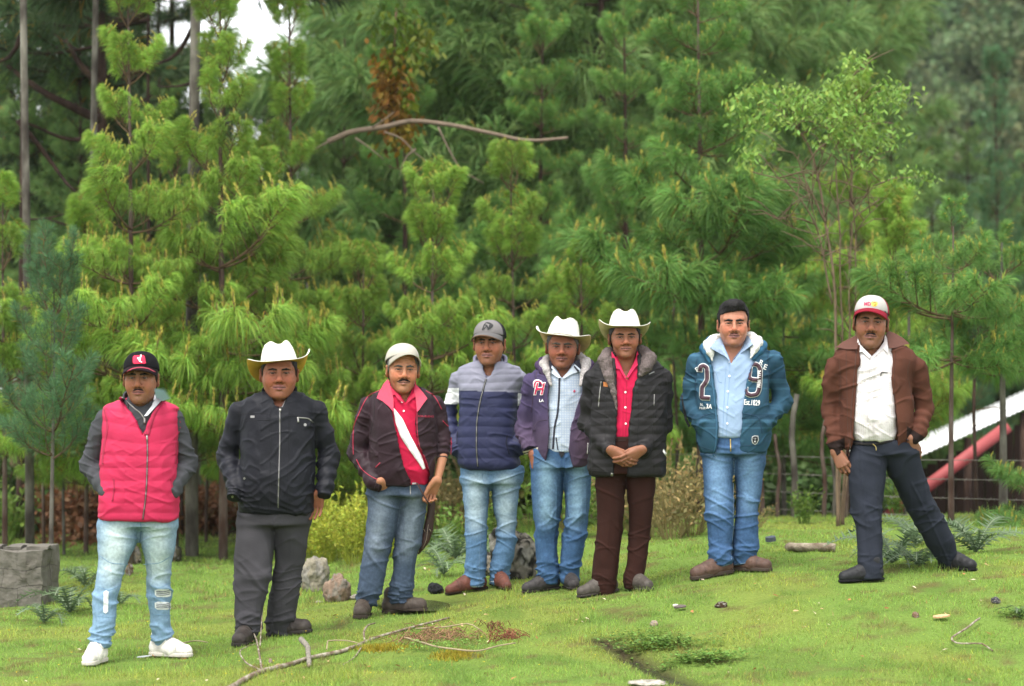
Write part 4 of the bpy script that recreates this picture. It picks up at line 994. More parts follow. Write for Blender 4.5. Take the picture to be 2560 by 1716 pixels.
def machete(s):
    """sheath hanging behind the hip of man 3: a thing of its own"""
    r = root('machete_sheath', 'brown leather machete sheath hanging at the hip of the man in the red polo', 'sheath', s.pt(470,880,.02))
    off = np.array(r.location); k = 26; G = []
    for i in range(k):
        t = i/(k-1); y = 845+t*308; xl = np.interp(t, [0,.3,.6,.85,.96,1], [468,462,440,426,418,414]); xr = np.interp(t, [0,.3,.6,.8,.92,1], [505,503,494,474,446,424])
        a = s.pt(xl, y, .02); b = s.pt(xr, y, .02)
        th = .014*math.sqrt(max(.02, 1-abs(2*t-1)**8))
        ring = [(a+b)/2 + (b-a)/2*math.cos(q) + np.array([0, th*math.sin(q), 0]) for q in np.linspace(0, 2*math.pi, 17)]
        G.append(ring)
    v, f = sheet(np.array(G)); lm = mat('sheath_leather', (.032,.014,.010), rough=.45, noise=.5, nscale=14, bump=.001)
    link('sheath', mk_mesh('sheath', v-off, f, lm), r)
    g = Geo()
    for q in (1030,): 
        for x in (446,478): g.tube([s.pt(x-6,q-6,.0),s.pt(x+2,q,-.002),s.pt(x+4,q+10,.0)], .002, 5)
    g.tube([s.pt(468,1000,.003),s.pt(458,1080,.003),s.pt(438,1130,.003)], .0015, 4)
    link('stitching', mk_mesh('stitching', np.concatenate(g.v)-off, g.f, cmat((.25,.2,.15))), r)
    g = Geo(); g.tube([s.pt(408,780,-.14),s.pt(430,820,-.15),s.pt(455,865,-.15),s.pt(478,895,-.14)], .011, 8, flat=.3); g.tube([s.pt(412,1148,.02),s.pt(420,1156,.02)], .006, 6)
    link('strap', mk_mesh('strap', np.concatenate(g.v)-off, g.f, lm), r)

# ------------------------------------------------------------------ man 4 : grey cap, lilac/navy puffer
def man4():
    s = Person('man in grey cap with horse emblem and quilted lilac and navy jacket', (1090,780,523/250), [(215,1458,-.93,-.35,1.05),(322,1437,.35,-.95,1.0)], (.28,.13,.08))
    LL = [(815,132,300),(880,135,292),(950,138,282),(1050,148,272),(1150,150,270),(1250,150,267),(1350,144,262),(1440,143,250)]
    LR = [(815,280,462),(880,285,450),(950,290,436),(1030,298,426),(1100,314,424),(1180,316,421),(1280,292,410),(1350,280,388),(1425,280,378)]
    s.legs([(795,135,460),(830,133,462),(900,135,450)], LL, LR, jeans_col((.072,.140,.235), (.30,.39,.45), 1120, [((830,205),(1130,205)),((830,370),(1130,370))], 815, fw=55))
    torso = [(250,215,345,.08,.10),(268,175,382,.10,.11),(294,118,438,.115,.125),(340,108,452,.135,.13),(450,118,430,.15,.13),(560,120,424,.155,.125),(660,112,424,.16,.125),(730,106,430,.165,.13),(790,112,440,.165,.13),(826,140,430,.15,.12)]
    AL = [(105,345,.0,34),(68,545,.07,36),(96,700,-.02,36),(110,735,-.06,30)]; AR = [(452,350,.0,34),(466,580,.07,36),(412,720,-.10,46)]
    ys = [300,330,372,415,458,502,552,602,655,712,765]
    lil = np.array((.185,.185,.235)); nav = np.array((.020,.023,.060))
    def col(v, n, cx, cy):
        arm = (cx < 118-(cy-400)*.0) | (cx > 432)
        c = np.where((cy < 416+.03*(cx-270))[:, None], lil, nav); c = np.where(((cy < 402) & arm)[:, None], lil, c)
        c = np.where(((cy >= 400) & (cy < 484) & (cx < 119))[:, None], (.74,.74,.76), c); c = np.where(((cy >= 425) & (cy < 492) & (cx > 428))[:, None], (.74,.74,.76), c)
        return c*(1+.12*fbm(v*7, 2))[:, None]
    def fold(v, n, cx, cy): return puff(cy+.04*(cx-270)*np.sin(cy*.02)+4*vnoise(v*8), ys, .0085)*(1-.5*(np.abs(n[:,2]) > .8)) + jacket_folds(s, v, n, cx, cy, .9, 7.0)
    jacket(s, torso, [AL, AR], col, fold, m=M_NYLON, wr=.005, neck=(282,262,266,345,60,-.15))
    zip_line(s, 'jacket', [(262,350),(248,400),(228,480),(212,600),(211,700),(218,810)], 9)
    s.ribbon('jacket', [(112,625),(108,690)], 5, cmat((.012,.013,.03)), 'pocket'); s.ribbon('jacket', [(376,645),(368,675),(385,745)], 6, cmat((.012,.013,.03)), 'pocket')
    stand_collar(s, 284, 268, 216, 92, 90, -.005, .135, .120, 12, M_NYLON, (.17,.165,.23), .022, 'collar', vdrop=.095, gapt=34)
    stand_collar(s, 281, 274, 232, 70, 68, -.005, .108, .10, 12, M_CLOTH, (.30,.36,.44), .005, 'shirt_collar', vdrop=.085, gapt=34)
    for P in ([(240,840),(250,890),(275,930)], [(148,840),(200,850)], [(225,1440),(228,1280),(246,1100)]): seam(s, 'pants', P, (.10,.17,.26), 3)
    for P in ([(145,1432),(195,1440),(248,1436)], [(282,1412),(330,1408),(376,1420)]): seam(s, 'pants', P, (.45,.52,.58), 4)
    build_head(s, 279, 277, 164, 72, kind=(1.08,1.15,1.12), stubble=.50, yaw=-.14, dy=-.045, brow=.9, lip=(.33,.14,.12))
    build_cap(s, '', (.30,.28,.28), (.30,.29,.29), side=(.022,.022,.025), arch=.036, vlen=.068, trim=(.26,.15,.10), yaw=-.12, up=.0)
    bk = cmat((.022,.022,.024))   # horse head emblem
    H = [[(240,94),(246,76),(252,64),(260,58),(262,62),(252,76),(249,88),(243,97)], [(258,56),(272,53),(288,58),(300,66),(302,73),(296,82),(284,90),(270,96),(272,86),(284,80),(290,72),(282,64),(268,60)], [(262,66),(271,70),(274,80),(268,90),(265,80),(258,74)], [(247,94),(254,82),(262,76),(260,84),(252,92)]]
    for q in H: s.patch('cap', [(x*.97+7, y) for x, y in q], bk, 'horse_emblem', .0035, .003, step=5)
    build_shoes(s, 'boot', (.105,.036,.024), (.022,.014,.010))
    build_body(s, torso, [AL, AR])
    return s

# ------------------------------------------------------------------ man 5 : purple hoodie, hat
def man5():
    s = Person('man in white hat, open purple hoodie, pale checked shirt and blue jeans', (1270,760,475/230), [(220,1478,-.88,-.45,.98),(318,1472,.15,-1,.98)], (.245,.105,.068))
    LL = [(750,118,300),(850,115,294),(950,119,286),(1050,127,278),(1150,137,264),(1230,140,256),(1300,144,259),(1380,148,263),(1450,146,260)]
    LR = [(750,285,436),(850,286,437),(950,290,430),(1050,294,420),(1150,290,404),(1250,272,392),(1350,268,374),(1440,270,366)]
    s.legs([(735,125,430),(770,118,436),(850,115,437)], LL, LR, jeans_col((.038,.083,.165), (.16,.26,.35), 1120, [((800,200),(1130,200)),((800,370),(1130,350))], 750, fw=42))
    torso = [(290,228,350,.065,.09),(318,175,405,.09,.11),(345,140,425,.11,.12),(420,132,430,.13,.125),(520,135,430,.14,.12),(620,135,428,.145,.12),(720,140,428,.145,.12),(770,150,420,.14,.115)]
    AL = [(112,400,.0,42),(82,640,.07,47),(112,752,-.04,38)]; AR = [(430,400,.0,40),(440,640,.06,42),(408,760,-.08,34)]
    def shc(v, n, cx, cy):
        c = np.tile((.47,.52,.58), (len(v), 1)); g = ((np.mod(v[:,0], .0155) < .0050) | (np.mod(v[:,2], .0155) < .0050)); c[g] = (.33,.40,.52); return c
    jacket(s, [(300,238,345,.055,.08)]+[(y,a+16,b-16,f-.008,k_-.02) for y,a,b,f,k_ in torso[1:]], [], shc, key='shirt', name='checked_shirt', h=.0055, foldf=lambda v,n,cx,cy: jacket_folds(s,v,n,cx,cy,.8,1.3), cut=([(300,238),(330,248),(376,272)],[(300,330),(330,318),(376,284)]))
    def col(v, n, cx, cy):
        t = sst(520,700,cy)*.5+sst(300,420,cx)*.5; c = lerp3((.052,.040,.085), (.080,.052,.076), t)
        wr_ = (cy > 745+(cx-82)*-.35) & (cx < 155) & (cy > 735)
        d = (cy-(742+(118-cx)*.30)); st = wr_ & (((d > 10) & (d < 17)) | ((d > 23) & (d < 30)))
        c[wr_] = (.015,.013,.025); c[st] = (.62,.58,.48)
        return c*(1+.18*fbm(v*8, 3))[:, None]
    jr = [(300,222,356,.06,.10),(320,168,412,.10,.12),(350,132,430,.12,.13),(420,124,432,.145,.135),(520,128,432,.155,.13),(620,128,430,.16,.13),(720,135,430,.165,.125),(790,150,425,.16,.12),(840,180,405,.15,.11)]
    jacket(s, jr, [AL, AR], col, lambda v,n,cx,cy: jacket_folds(s,v,n,cx,cy,1.2,6.1), wr=.005, inflate=.004,
           cut=([(280,222),(350,208),(500,212),(650,216),(750,210),(830,194),(850,190)],[(280,375),(350,392),(450,378),(550,345),(650,318),(750,308),(848,335),(860,338)]))
    J = 'jacket'; dk = cmat((.05,.035,.06))
    s.ribbon(J, [(208,352),(211,500),(214,650),(208,750),(192,826)], 9, dk, 'hoodie_zip_edge'); s.ribbon(J, [(388,362),(378,450),(346,550),(320,650),(310,750),(335,845)], 9, dk, 'hoodie_zip_edge')
    for P in ([(200,600),(160,605),(130,650),(122,700)], [(340,600),(380,610),(410,660)], [(150,345),(135,430),(120,560)]): seam(s, J, P, (.04,.025,.05), 4)
    # fleece hood lining
    def hood(f):
        Pl = [s.pt(222,420,-.15), s.pt(200,345,-.115), s.pt(185,312,-.06), s.pt(205,292,.05), s.pt(285,285,.13), s.pt(370,282,.06), s.pt(402,305,-.05), s.pt(395,360,-.11), s.pt(375,420,-.145)]
        R = [s.L(q) for q in (8,17,24,26,30,28,26,20,10)]
        for i in range(8): f.cap(Pl[i], Pl[i+1], R[i], R[i+1], .02)
    fz = Field(s.pt(130,450,-.28), s.pt(460,240,.28), .006); hood(fz)
    hood_shell(s, [(196,400,-.12),(176,345,-.085),(162,318,-.035),(180,300,.08),(285,286,.16),(385,290,.09),(418,312,-.02),(412,362,-.085),(396,410,-.12)], (8,17,24,27,30,28,26,19,8), (.055,.035,.075))
    s.finish(fz, 'hood', 'hood_lining', M_FLEECE, lambda v,n,cx,cy: vary((.40,.37,.36), v, .15), lambda v,n,cx,cy: .004*fbm(v*70, 2))
    shd = cmat((.03,.03,.045)); shp = cmat((.60,.66,.74))
    s.patch(['shirt','jacket'], [(212,290),(228,300),(232,340),(218,348),(206,322)], shd, 'inner_collar', .02, .01, fit=True); 
    s.patch(['shirt'], [(228,318),(246,345),(274,380),(262,384),(214,352)], shp, 'shirt_collar', .014, .008, fit=True)
    s.patch(['shirt'], [(345,300),(372,285),(380,300),(384,342),(360,352),(340,326)], shd, 'inner_collar', .020, .008, fit=True)
    s.patch(['shirt'], [(345,312),(384,346),(330,362),(290,386),(282,380),(310,350)], shp, 'shirt_collar', .014, .008, fit=True)
    s.patch(['shirt'], [(252,345),(300,345),(292,366),(279,384),(268,368)], cmat((.45,.012,.04)), 'red_undershirt', -.012, .004)
    s.ribbon('shirt', [(266,380),(264,450),(256,560),(240,640),(232,750)], 10, shd, 'placket'); s.ribbon('shirt', [(248,690),(258,755)], 6, shd, 'placket_lower')
    s.text('shirt', '+', 343, 452, 26, cmat((.55,.02,.08)), name='chest_emblem', bold=.03)
    s.text(J, 'H', 156, 442, 84, M_WHITE, rot=-.02, off=.004, name='chest_letter_outline', shear=.28, bold=.055, sx=.85); s.text(J, 'H', 156, 442, 84, cmat((.50,.015,.07)), rot=-.02, off=.008, name='chest_letter', shear=.28, bold=.012, sx=.85)
    s.ribbon(J, [(136,432),(134,410),(146,396),(166,400),(178,420)], 11, M_WHITE, 'letter_swash', .004); s.ribbon(J, [(137,430),(136,412),(147,400),(164,403),(175,420)], 5, cmat((.50,.015,.07)), 'letter_swash', .008)
    s.ribbon(J, [(140,446),(170,440),(184,446)], 12, M_WHITE, 'letter_bar', .0045); s.ribbon(J, [(142,446),(170,440),(182,446)], 6, cmat((.50,.015,.07)), 'letter_bar', .009)
    s.text(J, 'LA', 172, 500, 20, M_WHITE, name='chest_lettering', bold=.02)
    place_hand(s, 128, 778, -.05, (.30,-.25,-.9), (.8,-.5,.2), .98, curl=(.3,.3,.3,.3)); place_hand(s, 412, 752, -.0, (-.25,.25,-.9), (-.9,-.3,.2), .85, curl=(.3,.3,.3,.3))
    s.patch('pants', [(262,762),(290,762),(292,775),(276,795),(266,780)], cmat((.02,.02,.025)), 'belt_buckle', .006, .006)
    for P in ([(276,800),(276,880),(290,920)], [(292,770),(294,870)], [(122,830),(165,815),(190,780)], [(300,1000),(312,1100)], [(250,1440),(240,1200)]): seam(s, 'pants', P, (.03,.07,.16), 3)
    build_head(s, 282, 331, 224, 75, kind=(.98,1.0,1.12), stubble=.25, yaw=-.06, roll=.03, dy=-.045, hair='grey', hairc=mat('grey_hair', (.06,.055,.05), rough=.6, noise=.7, nscale=160), lip=(.25,.10,.085), brow=1.0)
    build_hat(s, yaw=-.16, roll=.09, up=.052, brim=.152, rise=(.050,.030), back=-.062, crown=.092, band=(.12,.11,.10), under=(.74,.56,.28), front=-.006)
    build_shoes(s, 'moc', (.034,.030,.030), (.026,.022,.020))
    build_body(s, torso, [AL, AR])
    return s

# ------------------------------------------------------------------ man 6 : black quilted parka, red shirt
def man6():
    s = Person('man with clasped hands in white hat, black quilted parka and red shirt', (1420,750,570/280), [(205,1492,-.93,-.35,1.0),(338,1478,.45,-.9,.98)], (.23,.105,.065))
    LL = [(880,132,300),(950,135,293),(1050,143,290),(1150,146,280),(1250,138,270),(1350,124,263),(1420,120,254),(1500,128,246)]
    LR = [(880,285,452),(950,296,446),(1050,303,436),(1150,310,426),(1250,306,413),(1350,292,401),(1420,275,390),(1470,282,388)]
    s.legs([(690,170,430),(800,150,445),(890,132,452)], LL, LR, lambda v,n,cx,cy: vary((.027,.0105,.008), v, .10), m=M_CLOTH, foldf=lambda v,n,cx,cy: trouser_folds(s,v,n,cx,cy,880,1480,.7,.7), hip=(.155,.12))
    torso = [(262,240,345,.06,.09),(290,185,405,.09,.11),(325,140,465,.11,.12),(400,120,495,.135,.13),(520,122,500,.15,.125),(640,118,495,.155,.12),(760,108,492,.155,.12),(850,100,494,.15,.12),(892,112,490,.145,.12)]
    red = (.48,.014,.06)
    jacket(s, [(275,250,345,.05,.08)]+[(y,a+25,b-25,f-.012,k_-.02) for y,a,b,f,k_ in torso[1:6]]+[(706,160,430,.135,.10)], [], lambda v,n,cx,cy: vary(red, v, .08), key='shirt', name='red_shirt', foldf=lambda v,n,cx,cy: jacket_folds(s,v,n,cx,cy,.8,2.3), cut=([(270,240),(320,262),(402,294)],[(270,350),(320,328),(402,300)]))
    AL = [(120,395,.0,48),(102,625,.05,50),(212,762,-.17,36)]; AR = [(488,395,.0,48),(482,640,.05,48),(378,765,-.17,36)]
    blk = (.012,.0108,.0115)
    def fold(v, n, cx, cy):
        ys = [360,400,440,482,520,560,602,642,685,725,765,810,852]; arm = (cx < 118) | (cx > 505)
        t = puff(cy+3*vnoise(v*9), ys, .008)
        return np.where(arm, 0, t) + jacket_folds(s, v, n, cx, cy, .9, 8.0)
    def col(v, n, cx, cy): return vary(blk, v, .2)
    jacket(s, torso, [AL, AR], col, fold, m=M_NYLON, wr=.006, inflate=.006, cut=([(240,240),(330,238),(500,245),(700,240),(900,226)],[(240,352),(330,352),(400,348),(460,330),(600,312),(720,302),(900,296)]))
    J = 'jacket'; dk = cmat((.008,.008,.009))
    s.ribbon(J, [(246,480),(246,600),(242,720),(226,885)], 8, dk, 'jacket_edge'); s.ribbon(J, [(350,400),(332,460),(314,600),(303,720),(297,888)], 8, dk, 'jacket_edge')
    s.ribbon(J, [(224,882),(222,898)], 12, M_METAL, 'zip_pull', .005)
    for P in ([(145,408),(200,412),(236,440)], [(360,470),(360,620),(352,735)], [(410,460),(412,560)], [(140,340),(128,420)], [(488,340),(470,470),(445,600)], [(112,868),(225,880)], [(300,882),(400,884),(488,868)], [(350,460),(400,400),(470,368)], [(190,470),(190,720)], [(430,640),(440,760)]): seam(s, J, P, (.007,.007,.008), 3)
    s.ribbon(J, [(168,416),(160,480),(154,545)], 4, M_METAL, 'pocket_zip'); s.ribbon(J, [(102,728),(98,785)], 5, M_METAL, 'pocket_zip'); s.ribbon(J, [(440,480),(438,540)], 3, M_METAL, 'pocket_zip')
    s.patch(J, [(180,418),(202,420),(202,444),(180,440)], cmat((.45,.16,.05)), 'orange_label', .003, .003); s.patch(J, [(486,758),(502,782),(500,798),(482,772)], M_WHITE, 'white_paper', .008, .003)
    s.ribbon(J, [(412,378),(440,366)], 6, cmat((.2,.2,.2)), 'chest_mark')
    def hood(f):
        Pl = [(248,560,-.16,5),(232,470,-.155,12),(208,390,-.14,24),(188,310,-.10,33),(205,278,.02,34),(290,262,.12,34),(378,268,.03,34),(412,300,-.08,36),(395,345,-.125,28),(368,385,-.145,10)]
        for i in range(len(Pl)-1): f.cap(s.pt(*Pl[i][:3]), s.pt(*Pl[i+1][:3]), s.L(Pl[i][3]), s.L(Pl[i+1][3]), .02)
    fz = Field(s.pt(120,600,-.3), s.pt(480,210,.3), .006); hood(fz)
    s.finish(fz, 'hood', 'fleece_collar', M_FLEECE, lambda v,n,cx,cy: vary((.125,.100,.096), v, .15), lambda v,n,cx,cy: .005*fbm(v*60, 2))
    pc = cmat((.50,.016,.07))
    s.patch(['shirt'], [(222,262),(240,290),(266,340),(297,395),(290,400),(262,352),(240,348),(222,322)], pc, 'shirt_collar', .016, .009, fit=True)
    s.patch(['shirt'], [(352,258),(364,292),(360,326),(338,350),(306,396),(298,392),(322,345),(345,300)], pc, 'shirt_collar', .016, .009, fit=True)
    seam(s, 'shirt', [(300,398),(298,500),(294,700)], (.30,.008,.03), 3); seam(s, 'shirt', [(282,440),(280,700)], (.30,.008,.03), 2)
    for q in ((298,390),(292,470),(292,547),(294,630)): s.patch('shirt', [(q[0]-5,q[1]-3),(q[0],q[1]-6),(q[0]+5,q[1]-3),(q[0]+5,q[1]+3),(q[0],q[1]+6),(q[0]-5,q[1]+3)], M_WHITE, 'button', .004, .003)
    seam(s, 'pants', [(250,718),(296,716)], (.015,.006,.005), 5); seam(s, 'pants', [(296,735),(298,930)], (.02,.008,.006), 3)
    # clasped hands: the right-hand one lies over the left-hand one
    place_hand(s, 218, 765, -.185, (.72,-.15,-.62), (.55,-.45,.75), 1.06, curl=(.45,.5,.55,.6), spread=.05, thumb=(.35,.05), mirror=False)
    place_hand(s, 374, 765, -.195, (-.78,-.12,-.52), (-.45,-.45,.8), 1.06, curl=(.35,.40,.5,.6), spread=.05, thumb=(.3,.0), mirror=True)
    build_head(s, 289, 294, 192, 72, kind=(.90,.92,1.15), stubble=.12, yaw=.02, roll=-.02, dy=-.045, brow=.8, lip=(.30,.12,.10))
    build_hat(s, yaw=.0, roll=.03, up=.048, brim=.146, rise=(.054,.042), back=-.055, crown=.092, band=(.55,.53,.46), under=(.60,.53,.27), front=-.004)
    build_shoes(s, 'moc', (.062,.052,.044), (.040,.034,.030))
    build_body(s, [(y,a+20,b-20,f,k_) for y,a,b,f,k_ in torso], [AL, AR])
    return s

# ------------------------------------------------------------------ man 7 : blue hoodie, bare head
def man7():
    s = Person('bareheaded man in open blue hoodie numbered 29 over a light blue shirt', (1690,730,648/310), [(245,1480,-.9,-.38,1.08),(345,1462,.82,-.6,1.02)], (.33,.155,.105))
    LL = [(760,140,310),(850,136,306),(950,142,302),(1050,149,303),(1150,150,306),(1250,162,302),(1350,166,292),(1430,158,282)]
    LR = [(760,300,470),(850,302,468),(950,304,455),(1050,312,445),(1150,312,436),(1250,300,430),(1350,292,428),(1430,300,418)]
    s.legs([(745,150,460),(790,140,470),(850,136,468)], LL, LR, jeans_col((.040,.085,.175), (.12,.21,.34), 1130, [((830,220),(1150,215)),((830,385),(1150,380))], 760, fw=55), hip=(.15,.13))
    torso = [(245,240,365,.07,.09),(275,190,425,.10,.11),(310,140,480,.125,.13),(400,115,490,.15,.135),(500,108,488,.165,.13),(600,110,490,.175,.13),(700,106,495,.175,.13),(780,112,490,.165,.13),(840,132,470,.15,.125)]
    blue = (.25,.34,.48)
    jacket(s, [(262,250,360,.06,.08)]+[(y,a+25,b-25,f-.010,k_-.02) for y,a,b,f,k_ in torso[1:7]]+[(764,140,450,.155,.10)], [], lambda v,n,cx,cy: vary(blue, v, .08), key='shirt', name='blue_shirt', foldf=lambda v,n,cx,cy: jacket_folds(s,v,n,cx,cy,1.0,4.3), cut=([(255,240),(300,252),(372,277)],[(255,362),(300,332),(372,284)]))
    AL = [(105,365,.0,52),(78,590,.06,54),(142,705,-.11,42)]; AR = [(512,360,.0,52),(556,580,.06,52),(452,702,-.11,42)]
    def col(v, n, cx, cy):
        c = np.tile((.026,.068,.108), (len(v), 1)); band = ((cy > 455) & (cy < 478)) | ((cy > 500) & (cy < 512)) | ((cy > 668) & (cy < 684)) | ((cy > 706) & (cy < 716)) | ((cy > 325) & (cy < 337))
        c[band] = (.040,.10,.155); y = ((cy > 420) & (cy < 455)) | ((cy > 640) & (cy < 665)); c[y] = (.019,.050,.082)
        return c*(1+.16*fbm(v*8, 2))[:, None]
    jacket(s, torso, [AL, AR], col, lambda v,n,cx,cy: jacket_folds(s,v,n,cx,cy,1.3,9.0), m=M_CLOTH, wr=.007, inflate=.006, cut=([(230,200),(330,172),(450,188),(560,200),(700,211),(800,206),(862,194)],[(230,400),(330,412),(400,375),(480,350),(640,330),(760,320),(862,315)]))
    J = 'jacket'; ed = cmat((.035,.10,.17))
    s.ribbon(J, [(170,332),(186,450),(200,560),(212,700),(208,800),(195,860)], 9, ed, 'hoodie_zip_edge'); s.ribbon(J, [(414,334),(375,400),(350,480),(332,640),(321,760),(316,855)], 9, ed, 'hoodie_zip_edge')
    s.ribbon(J, [(319,848),(321,892)], 8, M_METAL, 'zip_pull', .006); s.ribbon(J, [(200,852),(185,864)], 6, M_METAL, 'zip_pull', .006)
    for P in ([(210,630),(130,655),(105,750),(112,795),(200,832)], [(332,632),(430,655),(450,740)], [(335,805),(440,800),(470,770)], [(110,345),(100,480),(105,560)], [(480,330),(482,480),(470,600)], [(135,838),(200,850)], [(325,852),(400,850),(470,830)]): seam(s, J, P, (.015,.045,.085), 4)
    def hood(f):
        Pl = [(190,360,-.13,6),(178,310,-.12,20),(170,278,-.08,26),(200,250,.02,26),(292,235,.12,30),(390,240,.03,28),(422,262,-.07,30),(412,292,-.115,22),(392,345,-.15,6)]
        for i in range(len(Pl)-1): f.cap(s.pt(*Pl[i][:3]), s.pt(*Pl[i+1][:3]), s.L(Pl[i][3]), s.L(Pl[i+1][3]), .02)
    fz = Field(s.pt(110,400,-.3), s.pt(490,190,.3), .006); hood(fz)
    hood_shell(s, [(176,370,-.12),(158,322,-.10),(146,296,-.05),(180,262,.05),(292,238,.15),(410,252,.06),(450,282,-.04),(436,310,-.095),(404,350,-.125)], (8,20,26,27,30,28,28,20,8), (.030,.095,.165))
    s.finish(fz, 'hood', 'hood_lining', M_FLEECE, lambda v,n,cx,cy: vary((.66,.65,.62), v, .06), lambda v,n,cx,cy: .004*fbm(v*70, 2))
    bc = cmat((.28,.38,.52))
    s.patch(['shirt','hood'], [(236,236),(250,270),(262,310),(280,362),(262,340),(238,300),(212,276),(176,292),(196,262)], bc, 'shirt_collar', .016, .010, fit=True)
    s.patch(['shirt','hood'], [(372,222),(404,272),(386,270),(372,282),(345,298),(300,340),(282,366),(284,350),(330,300),(358,262)], bc, 'shirt_collar', .016, .010, fit=True)
    for P in ([(282,366),(276,500),(268,600),(262,760)], [(262,380),(250,600),(244,755)], [(210,420),(225,470),(240,475)]): seam(s, 'shirt', P, (.20,.30,.46), 3)
    for q in ((281,367),(279,440),(271,520),(268,604),(268,688)): s.patch('shirt', [(q[0]-5,q[1]-3),(q[0],q[1]-6),(q[0]+5,q[1]-3),(q[0]+5,q[1]+3),(q[0],q[1]+6),(q[0]-5,q[1]+3)], M_WHITE, 'button', .004, .003)
    W = cmat((.55,.56,.56)); mar = cmat((.060,.030,.042))
    def big(poly, holes=()):
        c = np.mean(poly, axis=0); s.patch(J, [tuple(c+(np.array(q)-c)*1.09) for q in poly], W, 'number_outline', .004, .003); s.patch(J, poly, mar, 'number', .009, .003)
    # 9 : built from strokes
    def stroke(P, w): s.ribbon(J, P, w+8, W, 'number_outline', .004, .003, seg=6); s.ribbon(J, P, w, mar, 'number', .010, .003, seg=6)
    s.ribbon(J, [(396,458),(382,446),(385,392),(402,376),(428,384),(440,410),(436,500),(422,534),(392,540),(366,526),(362,498)], 27, W, 'number_outline', .004, .003)
    s.ribbon(J, [(432,462),(396,458)], 27, W, 'number_outline', .004, .003)
    s.ribbon(J, [(396,458),(382,446),(385,392),(402,376),(428,384),(440,410),(436,500),(422,534),(392,540),(366,526),(362,502)], 19, mar, 'number', .009, .003); s.ribbon(J, [(430,462),(396,458)], 19, mar, 'number', .009, .003)
    s.ribbon(J, [(124,420),(126,395),(142,386),(160,400),(162,450),(150,480),(136,500),(134,552),(178,556)], 27, W, 'number_outline', .004, .003)
    s.ribbon(J, [(124,416),(126,395),(142,386),(160,400),(162,450),(150,480),(136,500),(134,552),(176,556)], 19, mar, 'number', .009, .003)
    s.text(J, 'FREE TYPE', 436, 455, 20, M_WHITE, rot=-math.pi/2+.03, name='number_lettering', off=.013, bold=.02)
    s.text(J, 'Est.1829', 397, 580, 40, M_WHITE, rot=.06, name='chest_lettering', sx=.62, bold=.01)
    s.text(J, 'F', 110, 408, 34, M_WHITE, rot=-.6, name='chest_lettering', bold=.01); s.text(J, 'R', 445, 370, 34, M_WHITE, rot=.35, name='chest_lettering', bold=.01); s.text(J, 'E', 466, 394, 40, M_WHITE, rot=.35, name='chest_lettering', bold=.01)
    s.text(J, 'N.', 134, 590, 20, M_WHITE, name='chest_lettering', sx=.8); s.text(J, 'MLER', 138, 608, 17, M_WHITE, name='chest_lettering', sx=.8); s.text(J, '3A', 172, 600, 34, M_WHITE, rot=.1, name='chest_lettering', sx=.8, bold=.01)
    s.patch(J, [(397,756),(412,750),(430,752),(433,775),(424,794),(412,800),(398,790),(395,772)], W, 'badge_outline', .003, .003); s.patch(J, [(401,760),(412,755),(427,757),(429,774),(421,790),(412,795),(402,786),(399,772)], cmat((.012,.012,.015)), 'badge', .008, .003)
    s.text(J, 'GF', 413, 768, 12, W, name='badge_lettering', off=.013); s.text(J, 'M', 413, 783, 13, W, name='badge_lettering', off=.013, bold=.03)
    s.ribbon(J, [(40,610),(50,660),(70,705)], 12, cmat((.012,.012,.016)), 'sleeve_panel'); s.ribbon(J, [(30,540),(34,580),(44,620)], 8, cmat((.012,.012,.016)), 'sleeve_panel')
    s.ribbon('pants', [(284,768),(286,835)], 6, mat('brass_zip', (.5,.36,.12), rough=.35, metal=.8, noise=.1), 'fly_zip', .005)
    for P in ([(150,850),(195,852),(215,870)], [(302,870),(304,960)], [(165,1422),(220,1438),(280,1424)], [(304,1428),(360,1418),(412,1412)], [(290,1400),(300,1200),(300,1000)]): seam(s, 'pants', P, (.15,.22,.30), 3)
    build_head(s, 300, 281, 168, 72, kind=(1.12,1.15,1.05), stubble=.18, yaw=-.04, dy=-.045, hair='full', moustache=(1.05,.42), lip=(.30,.13,.12), brow=1.0)
    build_shoes(s, 'hiker', (.085,.048,.036), (.050,.038,.030), lace=(.055,.035,.028))
    build_body(s, torso, [AL, AR])
    return s

